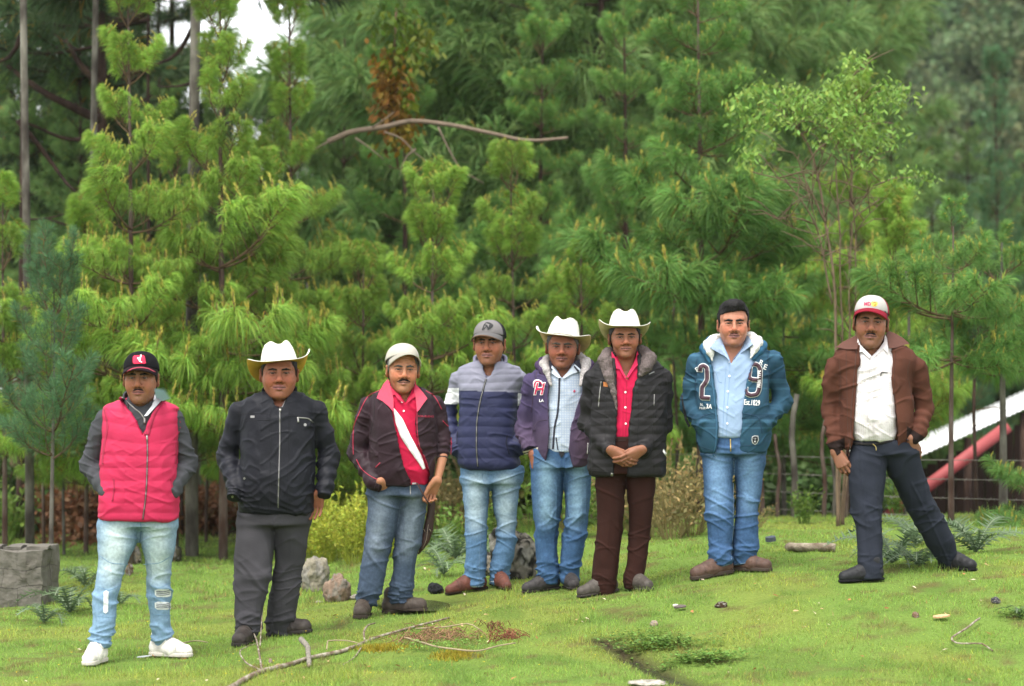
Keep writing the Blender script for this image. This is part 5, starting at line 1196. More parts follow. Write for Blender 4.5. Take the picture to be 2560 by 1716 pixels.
# ------------------------------------------------------------------ man 8 : brown jacket
def man8():
    s = Person('man in red and white cap, open brown jacket, white shirt, navy trousers', (2030,730,836/400), [(318,1512,-1,-.12,1.0),(712,1452,.62,-.78,1.05)], (.215,.105,.068))
    LL = [(780,190,390),(870,178,392),(960,186,386),(1050,190,376),(1150,206,370),(1250,228,368),(1350,232,372),(1430,238,376),(1505,248,372)]
    LR = [(780,330,548),(850,345,562),(900,366,575),(960,396,590),(1000,420,605),(1100,472,648),(1200,526,700),(1300,580,748),(1350,614,760),(1400,652,766),(1440,684,766)]
    def fold(v, n, cx, cy):
        cr = .006*np.exp(-((cx-np.interp(cy,[900,1500],[255,310]))/6)**2)*(cx < 385)
        cr2 = .007*np.exp(-((cx-np.interp(cy,[960,1200,1440],[500,620,725]))/7)**2)*sst(960,1050,cy)
        return trouser_folds(s, v, n, cx, cy, 780, 1480, .9, .45) + cr + cr2
    s.legs([(765,205,430),(790,190,500),(850,178,560)], LL, LR, lambda v,n,cx,cy: vary((.018,.021,.030), v, .10), m=M_CLOTH, foldf=fold, hip=(.14,.13))
    torso = [(235,250,385,.07,.09),(270,190,450,.10,.11),(305,130,520,.12,.13),(360,115,545,.14,.135),(450,130,520,.155,.13),(560,145,520,.165,.125),(660,145,522,.175,.125),(760,140,505,.165,.12),(820,165,470,.15,.115)]
    jacket(s, [(258,255,385,.06,.08)]+[(y,a+30,b-30,f-.008,k_-.02) for y,a,b,f,k_ in torso[1:5]]+[(560,190,450,.17,.10),(660,192,445,.19,.10),(740,196,440,.17,.10),(784,205,430,.15,.10)], [], lambda v,n,cx,cy: np.where((((np.mod(v[:,0],.012) < .004) & (np.mod(v[:,2],.012) < .004)))[:,None], (.40,.34,.35), (.62,.58,.585)), key='shirt', name='white_shirt', h=.0058, foldf=lambda v,n,cx,cy: jacket_folds(s,v,n,cx,cy,1.1,3.3)+.003*ridge(cx*.05)*np.exp(-((cx-300)/25)**2), cut=([(250,240),(290,262),(335,300)],[(250,392),(290,352),(335,312)]))
    AL = [(120,395,.0,50),(98,610,.05,52),(116,790,-.04,42)]; AR = [(548,395,.0,52),(588,610,.06,52),(545,745,-.05,42)]
    cuff = (.016,.010,.009)
    def col(v, n, cx, cy):
        c = vary((.075,.029,.019), v, .12)
        a = (cx < 172) & (cy > 795-(cx-75)*.35) ; b = (cx > 495) & (cy > 705+(cx-500)*.62); c[a | b] = cuff; return c
    jacket(s, torso, [AL, AR], col, lambda v,n,cx,cy: jacket_folds(s,v,n,cx,cy,1.2,11.0), m=M_CLOTH, wr=.006, inflate=.006, cut=([(220,245),(300,234),(500,216),(650,205),(780,205),(870,188)],[(220,385),(300,400),(500,401),(620,412),(730,432),(850,428)]),
        extra=lambda f: (f.cap(s.pt(116,790,-.04), s.pt(132,838,-.06), s.L(42), s.L(34), .006), f.cap(s.pt(545,745,-.05), s.pt(530,768,-.075), s.L(42), s.L(34), .006), f.cap(s.pt(200,760,-.13), s.pt(182,850,-.12), s.L(18), s.L(6), .02), f.cap(s.pt(446,760,-.13), s.pt(432,832,-.13), s.L(16), s.L(5), .02)))
    J = 'jacket'; dk = (.045,.018,.012)
    for P in ([(232,305),(215,500),(203,650),(200,780),(192,860)], [(404,300),(405,500),(418,620),(436,730),(430,835)]): s.ribbon(J, P, 6, cmat((.06,.025,.017)), 'jacket_edge')
    for P in ([(178,305),(182,500),(186,700),(190,790)], [(440,300),(430,450),(438,620),(450,740)], [(140,350),(150,470),(140,600)], [(512,360),(500,420),(512,500),(530,600)], [(515,545),(535,590),(530,640)], [(150,560),(190,560)]): seam(s, J, P, dk, 3)
    s.patch(J, [(240,222),(246,250),(236,300),(180,300),(124,290),(160,262),(205,240)], cmat((.080,.031,.021)), 'collar_wing', .014, .014, fit=True); s.patch(J, [(386,198),(430,215),(475,240),(510,270),(470,282),(438,292),(405,296),(396,262)], cmat((.080,.031,.021)), 'collar_wing', .014, .014, fit=True)
    stand_collar(s, 318, 290, 222, 76, 74, .03, .10, .085, 62, M_CLOTH, (.095,.040,.028), .014, 'collar_back')
    wc = cmat((.64,.60,.60))
    s.patch(['shirt'], [(240,244),(252,275),(308,335),(300,346),(262,312),(238,318),(234,280)], wc, 'shirt_collar', .016, .010, fit=True); s.patch(['shirt'], [(382,222),(396,250),(398,318),(372,298),(322,345),(312,338),(350,300),(376,262)], wc, 'shirt_collar', .016, .010, fit=True)
    s.ribbon('shirt', [(302,345),(298,500),(290,640),(300,775)], 2.5, cmat((.50,.46,.46)), 'placket'); s.ribbon('shirt', [(330,350),(326,500),(318,640),(325,775)], 2.0, cmat((.55,.51,.51)), 'placket')
    s.ribbon('shirt', [(360,441),(362,424),(372,421),(396,423)], 4, cmat((.03,.03,.03)), 'pocket_edge', .004)
    for q in ((306,440),(300,520),(292,600),(292,690)): s.patch('shirt', [(q[0]-4,q[1]-3),(q[0],q[1]-5),(q[0]+4,q[1]-3),(q[0]+4,q[1]+3),(q[0],q[1]+5),(q[0]-4,q[1]+3)], M_WHITE, 'button', .004, .003)
    s.ribbon('pants', [(212,790),(320,796),(425,770)], 14, cmat((.012,.010,.010)), 'belt', .006, .008); s.ribbon('pants', [(318,795),(334,812),(336,830)], 4, mat('brass', (.5,.38,.15), rough=.35, metal=.8, noise=.1), 'buckle_pin', .008)
    for P in ([(340,800),(345,850),(375,900),(384,950)], [(492,770),(530,800),(562,850)], [(180,880),(186,905)]): seam(s, 'pants', P, (.010,.012,.020), 3)
    s.ribbon(J, [(203,812),(196,838)], 7, M_METAL, 'zip_pull', .006)
    place_hand(s, 124, 838, -.065, (.45,-.25,-.85), (.85,-.3,.45), 1.08, curl=(.45,.5,.6,.7), spread=.05, thumb=(.15,-.2))
    place_hand(s, 520, 775, -.085, (.42,.38,-.80), (-.7,-.5,.2), 1.05, curl=(.2,.25,.3,.35), spread=.02, thumb=(.15,.0), mirror=True)
    build_head(s, 308, 291, 160, 79, kind=(1.05,1.05,1.15), stubble=.30, yaw=-.12, roll=.05, dy=-.045, moustache=(.95,.80), brow=.7, lip=(.24,.10,.085))
    build_cap(s, '', (.75,.72,.68), (.52,.025,.06), side=(.50,.022,.055), arch=.034, vlen=.066, yaw=-.14, tilt=-.04, size=.98, up=.004)
    r = cmat((.52,.03,.08)); 
    s.text('cap', 'CHALLER', 303, 48, 16, cmat((.45,.42,.42)), rot=.0, name='cap_lettering', off=.003, bold=.01)
    s.text('cap', 'MD', 290, 64, 24, r, name='cap_lettering', off=.003, bold=.03); s.patch('cap', [(308,56),(318,46),(334,47),(344,58),(340,72),(326,78),(312,72)], cmat((.70,.52,.10)), 'cap_badge', .003, .003); s.ribbon('cap', [(318,58),(327,54),(336,60),(332,68),(322,68)], 3, cmat((.45,.12,.03)), 'cap_badge_print', .007)
    build_shoes(s, 'moc', (.013,.013,.015), (.010,.010,.011))
    build_body(s, torso, [AL, AR])
    return s
MEN = {}
for _i, _f in enumerate((man1, man2, man3, man4, man5, man6, man7, man8)):
    if ONLY_MEN and (_i+1) not in ONLY_MEN: continue
    MEN[_i+1] = _f()
    print('man', _i+1, round(time.time()-T0, 1), 'D', round(MEN[_i+1].D, 2))
if 3 in MEN: machete(MEN[3])
# ============================================================ VEGETATION
def leaf_mat(name, transl=.35, rough=.6, spec=.25, var=.18):
    m, nt, b, out = newmat(name); N = nt.nodes.new; L = nt.links.new; b.inputs['Roughness'].default_value = rough; b.inputs['Specular IOR Level'].default_value = spec
    at_ = N('ShaderNodeAttribute'); at_.attribute_name = 'Col'; oi = N('ShaderNodeObjectInfo'); mr = N('ShaderNodeMapRange'); mr.inputs[3].default_value = 1-var; mr.inputs[4].default_value = 1+var; L(oi.outputs['Random'], mr.inputs[0])
    vm = N('ShaderNodeVectorMath'); vm.operation = 'SCALE'; L(at_.outputs['Color'], vm.inputs[0]); L(mr.outputs[0], vm.inputs['Scale']); L(vm.outputs[0], b.inputs['Base Color'])
    tr = N('ShaderNodeBsdfTranslucent'); L(vm.outputs[0], tr.inputs[0]); ms = N('ShaderNodeMixShader'); ms.inputs[0].default_value = transl
    L(b.outputs[0], ms.inputs[1]); L(tr.outputs[0], ms.inputs[2]); L(ms.outputs[0], out.inputs[0]); return m
M_NEEDLE = leaf_mat('pine_needles', .45); M_LEAF = leaf_mat('broad_leaves', .35)
M_TWIG = mat('twig_bark', (0.105,0.066,0.036), rough=.9, noise=.35, nscale=25)
M_BARKR = mat('red_bark', (0.063,0.033,0.023), rough=.95, noise=.35, nscale=14, bump=.012, bscale=22, stretch=(1,1,.3), col2=(0.110,0.083,0.069))
M_BARKD = mat('dark_bark', (.026,.013,.009), rough=.95, noise=.4, nscale=10, bump=.015, bscale=16, stretch=(1,1,.35), col2=(.048,.029,.020))
M_BARKG = mat('grey_bark', (0.058,0.047,0.039), rough=.95, noise=.4, nscale=9, bump=.015, bscale=18, stretch=(1,1,.4), col2=(0.138,0.127,0.105))
def nrm(a): return a/(np.linalg.norm(a, axis=-1, keepdims=True)+1e-12)
def needles(r, P, T, L, w, droop, open_, cols, rnd=.25):
    """P base points, T twig directions (n,3)"""
    n = len(P); q = r.normal(size=(n, 3)); q = nrm(q-T*(q*T).sum(1, keepdims=True)); d0 = nrm(T*np.cos(open_)+q*np.sin(open_))
    d0 = nrm(d0+r.normal(size=(n,3))*.08); l = L*r.uniform(1-rnd, 1+rnd, n)[:,None]; g = np.array([0,0,-1.])
    d1 = nrm(d0+g*droop*.9); d2 = nrm(d1+g*droop*1.5); a = P; b = a+d0*l*.33; c = b+d1*l*.33; e = c+d2*l*.34
    s = nrm(np.cross(d1, r.normal(size=(n,3))))*w*.5
    V = np.stack([a-s*.6, a+s*.6, b-s, b+s, c-s, c+s, e], 1).reshape(-1, 3); k = np.arange(n)[:,None]*7
    F_ = np.concatenate([k+[0,1,3], k+[0,3,2], k+[2,3,5], k+[2,5,4], k+[4,5,6]])
    C = np.repeat(cols, 7, axis=0); return V, F_, C
def pcol(r, n, base, tip=None, yellow=.0):
    base = np.array(base); c = base*r.uniform(.6, 1.45, n)[:,None]; c[:,0] *= r.uniform(.85, 1.25, n)
    if yellow: m = r.random(n) < yellow; c[m] = np.array([.34,.20,.03])*r.uniform(.6,1.2,m.sum())[:,None]
    return c
def branch_proto(seed, style):
    r = np.random.default_rng(seed); st = STYLES[style]; wood = Geo(); NV = []; NF = []; NC = []; nn = 0
    n = 12; t = np.linspace(0, 1, n); bend = r.uniform(-.15, .15); mainp = np.stack([t, bend*t*t+.02*np.sin(7*t+seed), st['rise']*t**2-.05*np.sin(math.pi*t)*st['sag']], 1)
    wood.tube(mainp, np.linspace(.016, .005, n), 5); tw = [(mainp, st.get('s0', .35))]
    for k in range(st['twigs']):
        u = .22+.72*k/(st['twigs']-1)+r.uniform(-.03,.03); i = min(n-2, int(u*(n-1))); p = mainp[i]; sgn = 1 if k % 2 else -1; ang = sgn*r.uniform(.5, 1.0); l = (.50-.28*u)*r.uniform(.8,1.25)
        tt = np.linspace(0, 1, 7)[:,None]; d = np.array([math.cos(ang), math.sin(ang), r.uniform(-.05,.35)]); q = p+d*l*tt+np.array([0,0,1])*st['up']*l*tt**2
        wood.tube(q, np.linspace(.009, .0035, 7), 4, cap=False); tw.append((q, st.get('s1', .05)))
    for q, st0 in tw:
        m = st['n']; seg = np.diff(q, axis=0); u = st0+(1-st0)*r.random(m)**.6; x = u*(len(q)-1); i = np.minimum(x.astype(int), len(q)-2); P = q[i]+seg[i]*(x-i)[:,None]; T = nrm(seg[i])
        v, f, c = needles(r, P, T, st['len'], st['w'], st['droop'], r.uniform(*st['open'], m)[:,None], pcol(r, m, st['col'], yellow=st.get('yel', .045)*(2.5 if q is mainp else .6)), .2)
        NV.append(v); NF.append(f+nn); NC.append(c); nn += len(v)
        e = q[-1]; m2 = st['n']//4; v, f, c = needles(r, np.repeat(e[None], m2, 0), np.repeat(nrm(q[-1]-q[-2])[None], m2, 0), st['len']*.9, st['w'], st['droop'], r.uniform(.1,.9,m2)[:,None], pcol(r, m2, np.array(st['col'])*1.15), .2)
        NV.append(v); NF.append(f+nn); NC.append(c); nn += len(v)
        if st['candle']: 
            cd = np.array([0,0,1])*st['candle']*r.uniform(.6,1.3); kk = 40; P = e+cd*r.random(kk)[:,None]; v, f, c = needles(r, P, np.repeat(np.array([[0,0,1.]]), kk, 0), .05, st['w']*1.2, 0, np.full((kk,1), .35), pcol(r, kk, (.46,.44,.09)))
            NV.append(v); NF.append(f+nn); NC.append(c); nn += len(v); wood.tube([e, e+cd*.5, e+cd], [.006,.006,.003], 4)
    return wood, (np.concatenate(NV), np.concatenate(NF), np.concatenate(NC))
STYLES = {
 'droop': dict(twigs=9, n=125, len=.225, w=.0056, droop=.95, open=(.3,1.0), rise=.26, up=.45, sag=.6, candle=.20, col=(.225,.375,.062), s0=.55, s1=.42),
 'mid':   dict(twigs=9, n=110, len=.250, w=.0058, droop=.50, open=(.3,1.1), rise=.18, up=.3, sag=1, candle=.14, col=(.135,.275,.065), yel=.03, s0=.45, s1=.30),
 'stiff': dict(twigs=7, n=110, len=.17, w=.0050, droop=.04, open=(.5,1.25), rise=.45, up=.5, sag=.3, candle=.0, col=(.090,.190,.085)),
 'back':  dict(twigs=8, n=60, len=.27, w=.0110, droop=.50, open=(.3,1.2), rise=.12, up=.2, sag=1, candle=.0, col=(.135,.235,.070), yel=.02, s0=.4, s1=.25),
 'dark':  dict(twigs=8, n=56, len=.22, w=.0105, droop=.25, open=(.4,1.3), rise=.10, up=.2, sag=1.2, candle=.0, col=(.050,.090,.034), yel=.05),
}
BR = {}
for _s in STYLES:
    BR[_s] = []
    for _k in range(5 if _s in ('droop','mid','stiff') else 3):
        w_, nd_ = branch_proto(100+_k+len(_s)*7, _s); BR[_s].append((w_, nd_))
BM = {s: [(w.mesh(s+'_branch', M_TWIG), mk_mesh(s+'_needles', *nd[:2], M_NEEDLE, nd[2], smooth=False)) for w, nd in L] for s, L in BR.items() if s in ('droop','mid','stiff')}
print('protos', round(time.time()-T0, 1))
def trunk_pts(r, base, H, wob=.03, n=14, lean=(0,0)):
    t = np.linspace(0, 1, n); return np.stack([wob*H*.2*np.sin(3*t+r.uniform(0,6))*t+lean[0]*t*H, wob*H*.2*np.cos(2.6*t+r.uniform(0,6))*t+lean[1]*t*H, t*H], 1)
def whorls(r, H, z0, spacing, per, Lmax, topL=.25, pw=.75):
    out = []; z = z0
    while z < H-.05:
        t = (z-z0)/(H-z0); L = Lmax*(1-t)**pw*(.55+.45*min(1, t*6+.3))+topL; k = max(2, int((per+r.integers(-1,2))*(1-.5*t)+.5))
        a0 = r.uniform(0, 6.28)
        for j in range(k): out.append((z+r.uniform(-.12,.12)*spacing, a0+2*math.pi*j/k+r.uniform(-.35,.35), L*r.uniform(.55,1.35), t))
        z += spacing*(1+.15*t)*r.uniform(.8,1.25)
    return out
def pitch_of(t, style): return {'droop': .05+1.15*t**1.6, 'mid': .0+.6*t**1.5, 'stiff': .35+.5*t, 'back': -.05+.6*t**1.5, 'dark': -.15+.6*t**2}[style]
def young_pine(label, px, D, topy, style, Lmax, z0f=.12, spacing=.36, per=5, bark=None, r0=.03, seed=0, wob=.03, group='young pines at the edge of the wood', topL=.16, pw=1.15, basey=None):
    Lmax = Lmax*.82
    r = np.random.default_rng(seed+500); x = (px-1280)/F*D; zb = float(h(x, D)) if basey is None else at(px, basey, D)[2]; H = at(px, topy, D)[2]-zb
    rt = root('pine_tree', label, 'pine tree', (x, D, zb-.02), group); T = trunk_pts(r, 0, H, wob)
    g = Geo(); g.tube(T, np.linspace(r0, r0*.18, len(T)), 9); link('trunk', g.mesh('trunk', bark or M_BARKR), rt)
    for (z, a, L, t) in whorls(r, H, H*z0f, spacing, per, Lmax, topL, pw):
        i = z/H*(len(T)-1); i0 = min(int(max(i, 0)), len(T)-2); p = T[i0]+(T[i0+1]-T[i0])*(i-i0); bm, nm = BM[style][r.integers(len(BM[style]))]
        L = max(L, .40)
        b = link('branch', bm, rt, p, (r.uniform(-.3,.3), -pitch_of(t, style)+r.uniform(-.28,.28), a), L); link('needles', nm, b)
    # leader
    bm, nm = BM[style][seed % len(BM[style])]
    b = link('branch', bm, rt, T[-1]-np.array([0,0,.12]), (0, -math.pi/2+.05, seed), min(.5, Lmax*.5)); link('needles', nm, b)
    return rt
CROWN = {}
def crown_mesh(key, style, H, z0f, spacing, per, Lmax, seed, pw=.6, topL=.4):
    r = np.random.default_rng(seed); V = []; Fs = []; C = []; n = 0; wood = Geo(); T = trunk_pts(r, 0, H, .02)
    for (z, a, L, t) in whorls(r, H, H*z0f, spacing, per, Lmax, topL, pw):
        w, (nv, nf, nc) = BR[style][r.integers(len(BR[style]))]; R = np.array((Euler((r.uniform(-.3,.3), -pitch_of(t, style)+r.uniform(-.2,.2), a))).to_matrix())
        i = z/H*(len(T)-1); i0 = min(int(max(i, 0)), len(T)-2); p = T[i0]+(T[i0+1]-T[i0])*(i-i0)
        sx = np.array([L, L*.8, L*.8]); V.append((nv*sx)@R.T+p); Fs.append(nf+n); C.append(nc); n += len(nv)
        q = np.linspace(0,1,6)[:,None]*np.array([[L*.95,0,0]]); q[:,2] = .1*q[:,0]**2/L; wood.tube(q@R.T+p, np.linspace(.022,.006,6), 4, cap=False)
    wood.tube(T, np.linspace(.13, .02, len(T)), 9)
    CROWN[key] = (wood.mesh(key+'_trunk', M_BARKD), mk_mesh(key+'_crown', np.concatenate(V), np.concatenate(Fs), M_NEEDLE, np.concatenate(C), smooth=False)); return len(np.concatenate(Fs))
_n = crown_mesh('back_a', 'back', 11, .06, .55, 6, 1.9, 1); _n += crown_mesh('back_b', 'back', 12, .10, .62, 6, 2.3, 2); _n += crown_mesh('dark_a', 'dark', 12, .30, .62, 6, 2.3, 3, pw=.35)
print('crowns', _n, round(time.time()-T0, 1))
def back_pine(label, px, D, H, key, rot=0, group='tall pines of the wood behind', zb=None, sw=1.0):
    x = (px-1280)/F*D; hh = {'back_a': 11, 'back_b': 12, 'dark_a': 12}[key]; zb = float(h(x, min(D, 58))) if zb is None else zb
    rt = root('pine_tree', label, 'pine tree', (x, D, zb-.1), group, rot=(0,0,rot), scale=(H/hh*sw, H/hh*sw, H/hh)); link('trunk', CROWN[key][0], rt); link('crown', CROWN[key][1], rt); return rt

# ---- front row of young pines, left to right
young_pine('small dark blue-green pine with brown lower needles, left edge of the wood', 128, 17.6, 690, 'stiff', .42, .42, .24, 5, M_BARKG, .020, 1, .06)
young_pine('tall bright green young pine with drooping tufts, behind the pink vest', 325, 19.6, -30, 'droop', .72, .26, .34, 6, None, .034, 2)
young_pine('broad bright green pine with reddish trunk behind the black jacket', 558, 20.0, 20, 'droop', .98, .24, .32, 6, None, .040, 3)
young_pine('slender light green pine with its tip against the white sky', 722, 22.5, 20, 'droop', .75, .20, .36, 6, None, .035, 4)
young_pine('rounded bright green young pine behind the cream cap', 1078, 20.5, 440, 'droop', .55, .30, .27, 6, None, .028, 5)
young_pine('thin young pine with upright pale shoots behind the grey cap', 1286, 21.5, 430, 'droop', .42, .22, .30, 5, None, .026, 6, .05)
young_pine('bright green pine with bare reddish trunk right of the white hats', 1752, 21.5, -40, 'mid', 1.05, .34, .30, 7, None, .045, 7)
young_pine('young pine in front of the shed, thin trunk and wide needle tufts', 2378, 18.6, 560, 'mid', .72, .56, .28, 6, None, .026, 8)
young_pine('young pine beside the shed at the right edge, grey lichened trunk', 2508, 19.4, 600, 'mid', .62, .56, .28, 6, M_BARKG, .038, 9)
young_pine('bright green pine filling the gap behind the leafy shrub tree', 2130, 23.0, 250, 'droop', .95, .18, .34, 6, None, .032, 10)
young_pine('low bright green pine left of the rounded one', 905, 21.5, 640, 'droop', .60, .12, .30, 6, None, .026, 11)
young_pine('low soft green pine behind the two white hats', 1455, 21.2, 640, 'droop', .62, .12, .30, 6, None, .026, 12)
young_pine('yellow-green pine at the left edge of the picture', 12, 20.0, 500, 'droop', .55, .30, .30, 5, None, .026, 13)
young_pine('pine sapling low at the right edge beside the shed', 2600, 18.0, 1160, 'mid', .26, .12, .20, 5, None, .014, 14)
young_pine('soft green pine between the numbered hoodie and the brown jacket', 1960, 22.0, 560, 'mid', .72, .22, .30, 6, M_BARKG, .026, 15)
young_pine('young pine with pale candles behind the brown jacket', 2240, 21.5, 560, 'droop', .62, .28, .30, 6, None, .024, 16)
young_pine('lower young pine crowding the broad one on its right side', 660, 20.6, 480, 'droop', .70, .22, .30, 6, None, .026, 17)
young_pine('young pine in the left thicket beside the lichened trunk', 215, 21.0, 560, 'droop', .60, .22, .30, 6, None, .022, 18)
young_pine('young pine tucked behind the broad one on its left side', 440, 21.6, 420, 'droop', .75, .22, .32, 6, None, .026, 19)
# ---- darker pines close behind
for _a in ((2495, 34.0, 190, 'stiff', 1.1, 20, 'dark pine with upright tip before the hazy hill at right'), (2400, 33.0, 520, 'stiff', .9, 21, 'shorter dark pine left of the upright one at right'),
           (1560, 25.5, 60, 'mid', 1.2, 22, 'deep green pine behind the black parka, crown out of frame'), (1010, 26.0, 60, 'mid', 1.2, 24, 'deep green pine above the cream cap'), (1350, 26.5, 100, 'mid', 1.2, 25, 'deep green pine above the man in purple')):
    young_pine(_a[6], _a[0], _a[1], _a[2], _a[3], _a[4], .10, .42, 6, M_BARKD, .05, _a[5], group='darker pines behind the young ones')
print('young', round(time.time()-T0, 1))
# ---- tall pines at left with bare trunks
def tall_trunk(label, px, D, r0, bark, crown_from, seed, boughs=(), lean=0, H=None):
    r = np.random.default_rng(seed); x = (px-1280)/F*D; zb = float(h(x, D)); H = H or 9.5; rt = root('pine_tree', label, 'pine tree', (x, D, zb-.05), 'tall pines at the left with bare trunks')
    T = trunk_pts(r, 0, H, .05, 18, (lean, 0)); g = Geo(); g.tube(T, np.linspace(r0*1.15, r0*.5, len(T)), 12); link('trunk', g.mesh('trunk', bark), rt)
    for (dx0, y0, dx1, y1, rr) in boughs:
        a = np.array(at(px+dx0, y0, D)); b = np.array(at(px+dx1, y1, D)); m = (a+b)/2+[0,r.uniform(-.3,.3),-.06]; g = Geo(); rr *= 1.5; q = resample(np.array([a, m, b]), .12); q = q+.02*np.stack([vnoise(q*3), vnoise(q*3+5), vnoise(q*3+9)], 1); g.tube(q-np.array(rt.location), np.linspace(rr, rr*.4, len(q)), 6); link('branch', g.mesh('branch', M_BARKD), rt)
    for k in range(12):
        z = crown_from+(H-crown_from)*r.random(); a = r.uniform(0, 6.28); bm, nm = BM2['dark'][r.integers(3)]; L = r.uniform(.9, 1.7); i = int(z/H*(len(T)-1))
        b = link('branch', bm, rt, T[min(i, len(T)-1)], (r.uniform(-.3,.3), r.uniform(-.25,.3), a), L); link('needles', nm, b)
BM2 = {s: [(w.mesh(s+'_branch', M_BARKD), mk_mesh(s+'_needles', *nd[:2], M_NEEDLE, nd[2], smooth=False)) for w, nd in BR[s]] for s in ('dark','back')}
tall_trunk('tall pine with thick dark brown trunk and bare side boughs, upper left', 262, 25, .068, M_BARKD, 4.9, 1, ((-10,300,-250,160,.035),(0,345,-190,310,.022),(-5,215,-100,100,.03),(5,280,120,240,.02),(0,80,150,-30,.03),(0,560,-150,545,.014)))
tall_trunk('tall pine with straight grey trunk, left of the white sky gap', 487, 24, .046, M_BARKG, 5.2, 2, ((0,60,-110,170,.02),(0,205,-90,215,.012)))
tall_trunk('tall thin brown pine trunk near the left edge', 50, 23, .036, M_BARKD, 5.0, 3, ((0,300,140,480,.02),(0,90,-60,160,.02),(0,550,130,530,.010)))
tall_trunk('lichened grey trunk behind the right shoulder of the pink vest', 480, 20.5, .050, M_BARKG, 7.5, 4, ())
tall_trunk('dark trunk left of the pink vest', 235, 22.5, .035, M_BARKG, 6.5, 5, ((0,560,60,470,.014),))
tall_trunk('lichened trunk at the far left behind the small pine', 75, 20.5, .036, M_BARKG, 7.5, 6, ())
tall_trunk('pale thin trunk just left of the grey trunk', 378, 27, .022, M_BARKD, 5.2, 7, ())
# ---- forest behind
_r = random.Random(5)
_MARK = [(340,'above the man in the pink vest'),(520,'between the first two men'),(700,'above the black zipped jacket'),(860,'left of the cream cap'),(1040,'above the man in the cream cap'),(1160,'between the cream cap and the grey cap'),(1280,'above the man in the grey cap'),(1400,'above the man in the purple hoodie'),(1520,'above the man in the black parka'),(1660,'just right of the black parka'),(1800,'above the bareheaded man in blue'),(1920,'just right of the bareheaded man'),(2060,'left of the brown jacket'),(2200,'above the man in the brown jacket'),(2340,'above the white shed roof'),(2480,'below the hazy hill'),(9999,'at the right edge')]
def where(px): return 'at the left edge' if px < 120 else ('left of the pink vest' if px < 240 else next(t for x, t in _MARK if px < x))
_keys = ['back_a','back_b','back_a','back_b','dark_a']
_names = {'back_a': 'tall green pine among the dense wood behind the men', 'back_b': 'broad tall green pine among the dense wood behind', 'dark_a': 'dark tall pine deep in the wood behind'}
for (D, x0, x1, step, hmin, hmax) in ((29,1080,1960,155,9,11),(33,1040,1960,135,10.5,12.5),(38,1040,1990,125,12,15),(45,1020,1990,130,14,18)):
    x = x0
    while x < x1:
        k = _r.choice(_keys[:4]); back_pine('%s %s pine, %s row, %s' % ({29:'Bright green',33:'Mid green',38:'Deep green',45:'Bluish green'}[D], {'back_a':'slender','back_b':'broad'}[k], {29:'first',33:'second',38:'third',45:'rearmost'}[D], where(x)), x+_r.uniform(-40,40), D+_r.uniform(-1.5,1.5), _r.uniform(hmin, hmax), k, _r.uniform(0,6.28), sw=.70); x += step
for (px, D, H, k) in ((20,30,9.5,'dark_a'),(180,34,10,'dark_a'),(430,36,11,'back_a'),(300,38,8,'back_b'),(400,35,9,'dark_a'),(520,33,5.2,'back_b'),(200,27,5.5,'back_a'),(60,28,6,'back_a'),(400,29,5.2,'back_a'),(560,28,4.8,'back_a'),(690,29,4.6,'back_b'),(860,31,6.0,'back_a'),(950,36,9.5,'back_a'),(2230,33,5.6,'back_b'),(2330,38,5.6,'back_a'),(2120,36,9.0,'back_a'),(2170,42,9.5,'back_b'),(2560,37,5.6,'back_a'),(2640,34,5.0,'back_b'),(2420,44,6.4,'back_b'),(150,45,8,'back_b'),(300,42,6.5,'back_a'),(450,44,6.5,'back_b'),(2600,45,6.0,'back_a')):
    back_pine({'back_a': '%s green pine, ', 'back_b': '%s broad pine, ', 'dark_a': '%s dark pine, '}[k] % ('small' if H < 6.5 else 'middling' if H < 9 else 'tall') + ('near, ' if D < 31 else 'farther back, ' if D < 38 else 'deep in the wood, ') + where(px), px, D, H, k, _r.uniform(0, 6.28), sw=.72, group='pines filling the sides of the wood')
# ---- undergrowth of the wood: low dark bushes hide the far floor
def leaf_blob(r, n, rad, size, col, flat=.8, lobes=7, hollow=.5):
    c = r.normal(size=(lobes, 3))*np.array(rad)*.45; R = np.array(rad)*r.uniform(.45,.75,(lobes,1)); k = r.integers(lobes, size=n)
    u = nrm(r.normal(size=(n,3))); p = c[k]+u*R[k]*r.uniform(hollow,1.05,n)[:,None]; p[:,2] += rad[2]*.7
    a = nrm(r.normal(size=(n,3))+u*.6); b = nrm(np.cross(a, r.normal(size=(n,3)))); s = size*r.uniform(.6,1.4,n)[:,None]
    V = np.stack([p-a*s*.5, p+b*s*.28, p+a*s*.5, p-b*s*.28], 1).reshape(-1,3); Fq = np.arange(4*n).reshape(-1,4); C = np.repeat(pcol(r, n, col), 4, 0); return V, Fq, C
_rr = np.random.default_rng(9)
BUSH = []
for _c3 in ((.08,.15,.04),(.11,.145,.04),(.15,.075,.036),(.17,.24,.05),(.065,.125,.04)):
    v, f, c = leaf_blob(_rr, 2600, (.55,.45,.42), .075, _c3); BUSH.append(mk_mesh('bush_leaves', v, f, M_LEAF, c, smooth=False))
def bush(label, px, D, sx, sz, kind, group='bushes along the edge of the wood', dz=0):
    x = (px-1280)/F*D; g = Geo(); rt = root('bush', label, 'bush', (x, D, float(h(x, D))-.05+dz), group, rot=(0,0,px*.37), scale=(sx, sx, sz)); link('leaves', BUSH[kind], rt)
    if 'bs' not in CROWN:
        for k in range(9): a = k*2.4; g.tube([(0,0,0),(.12*math.cos(a),.12*math.sin(a),.3),(.3*math.cos(a),.3*math.sin(a),.65)], [.012,.008,.003], 4)
        CROWN['bs'] = g.mesh('stems', M_TWIG)
    link('stems', CROWN['bs'], rt)
_bl = {0: 'dark green bush', 1: 'olive leafy bush', 2: 'russet dead bush', 3: 'yellow-green bush at the edge of the lawn', 4: 'shaded deep green bush'}
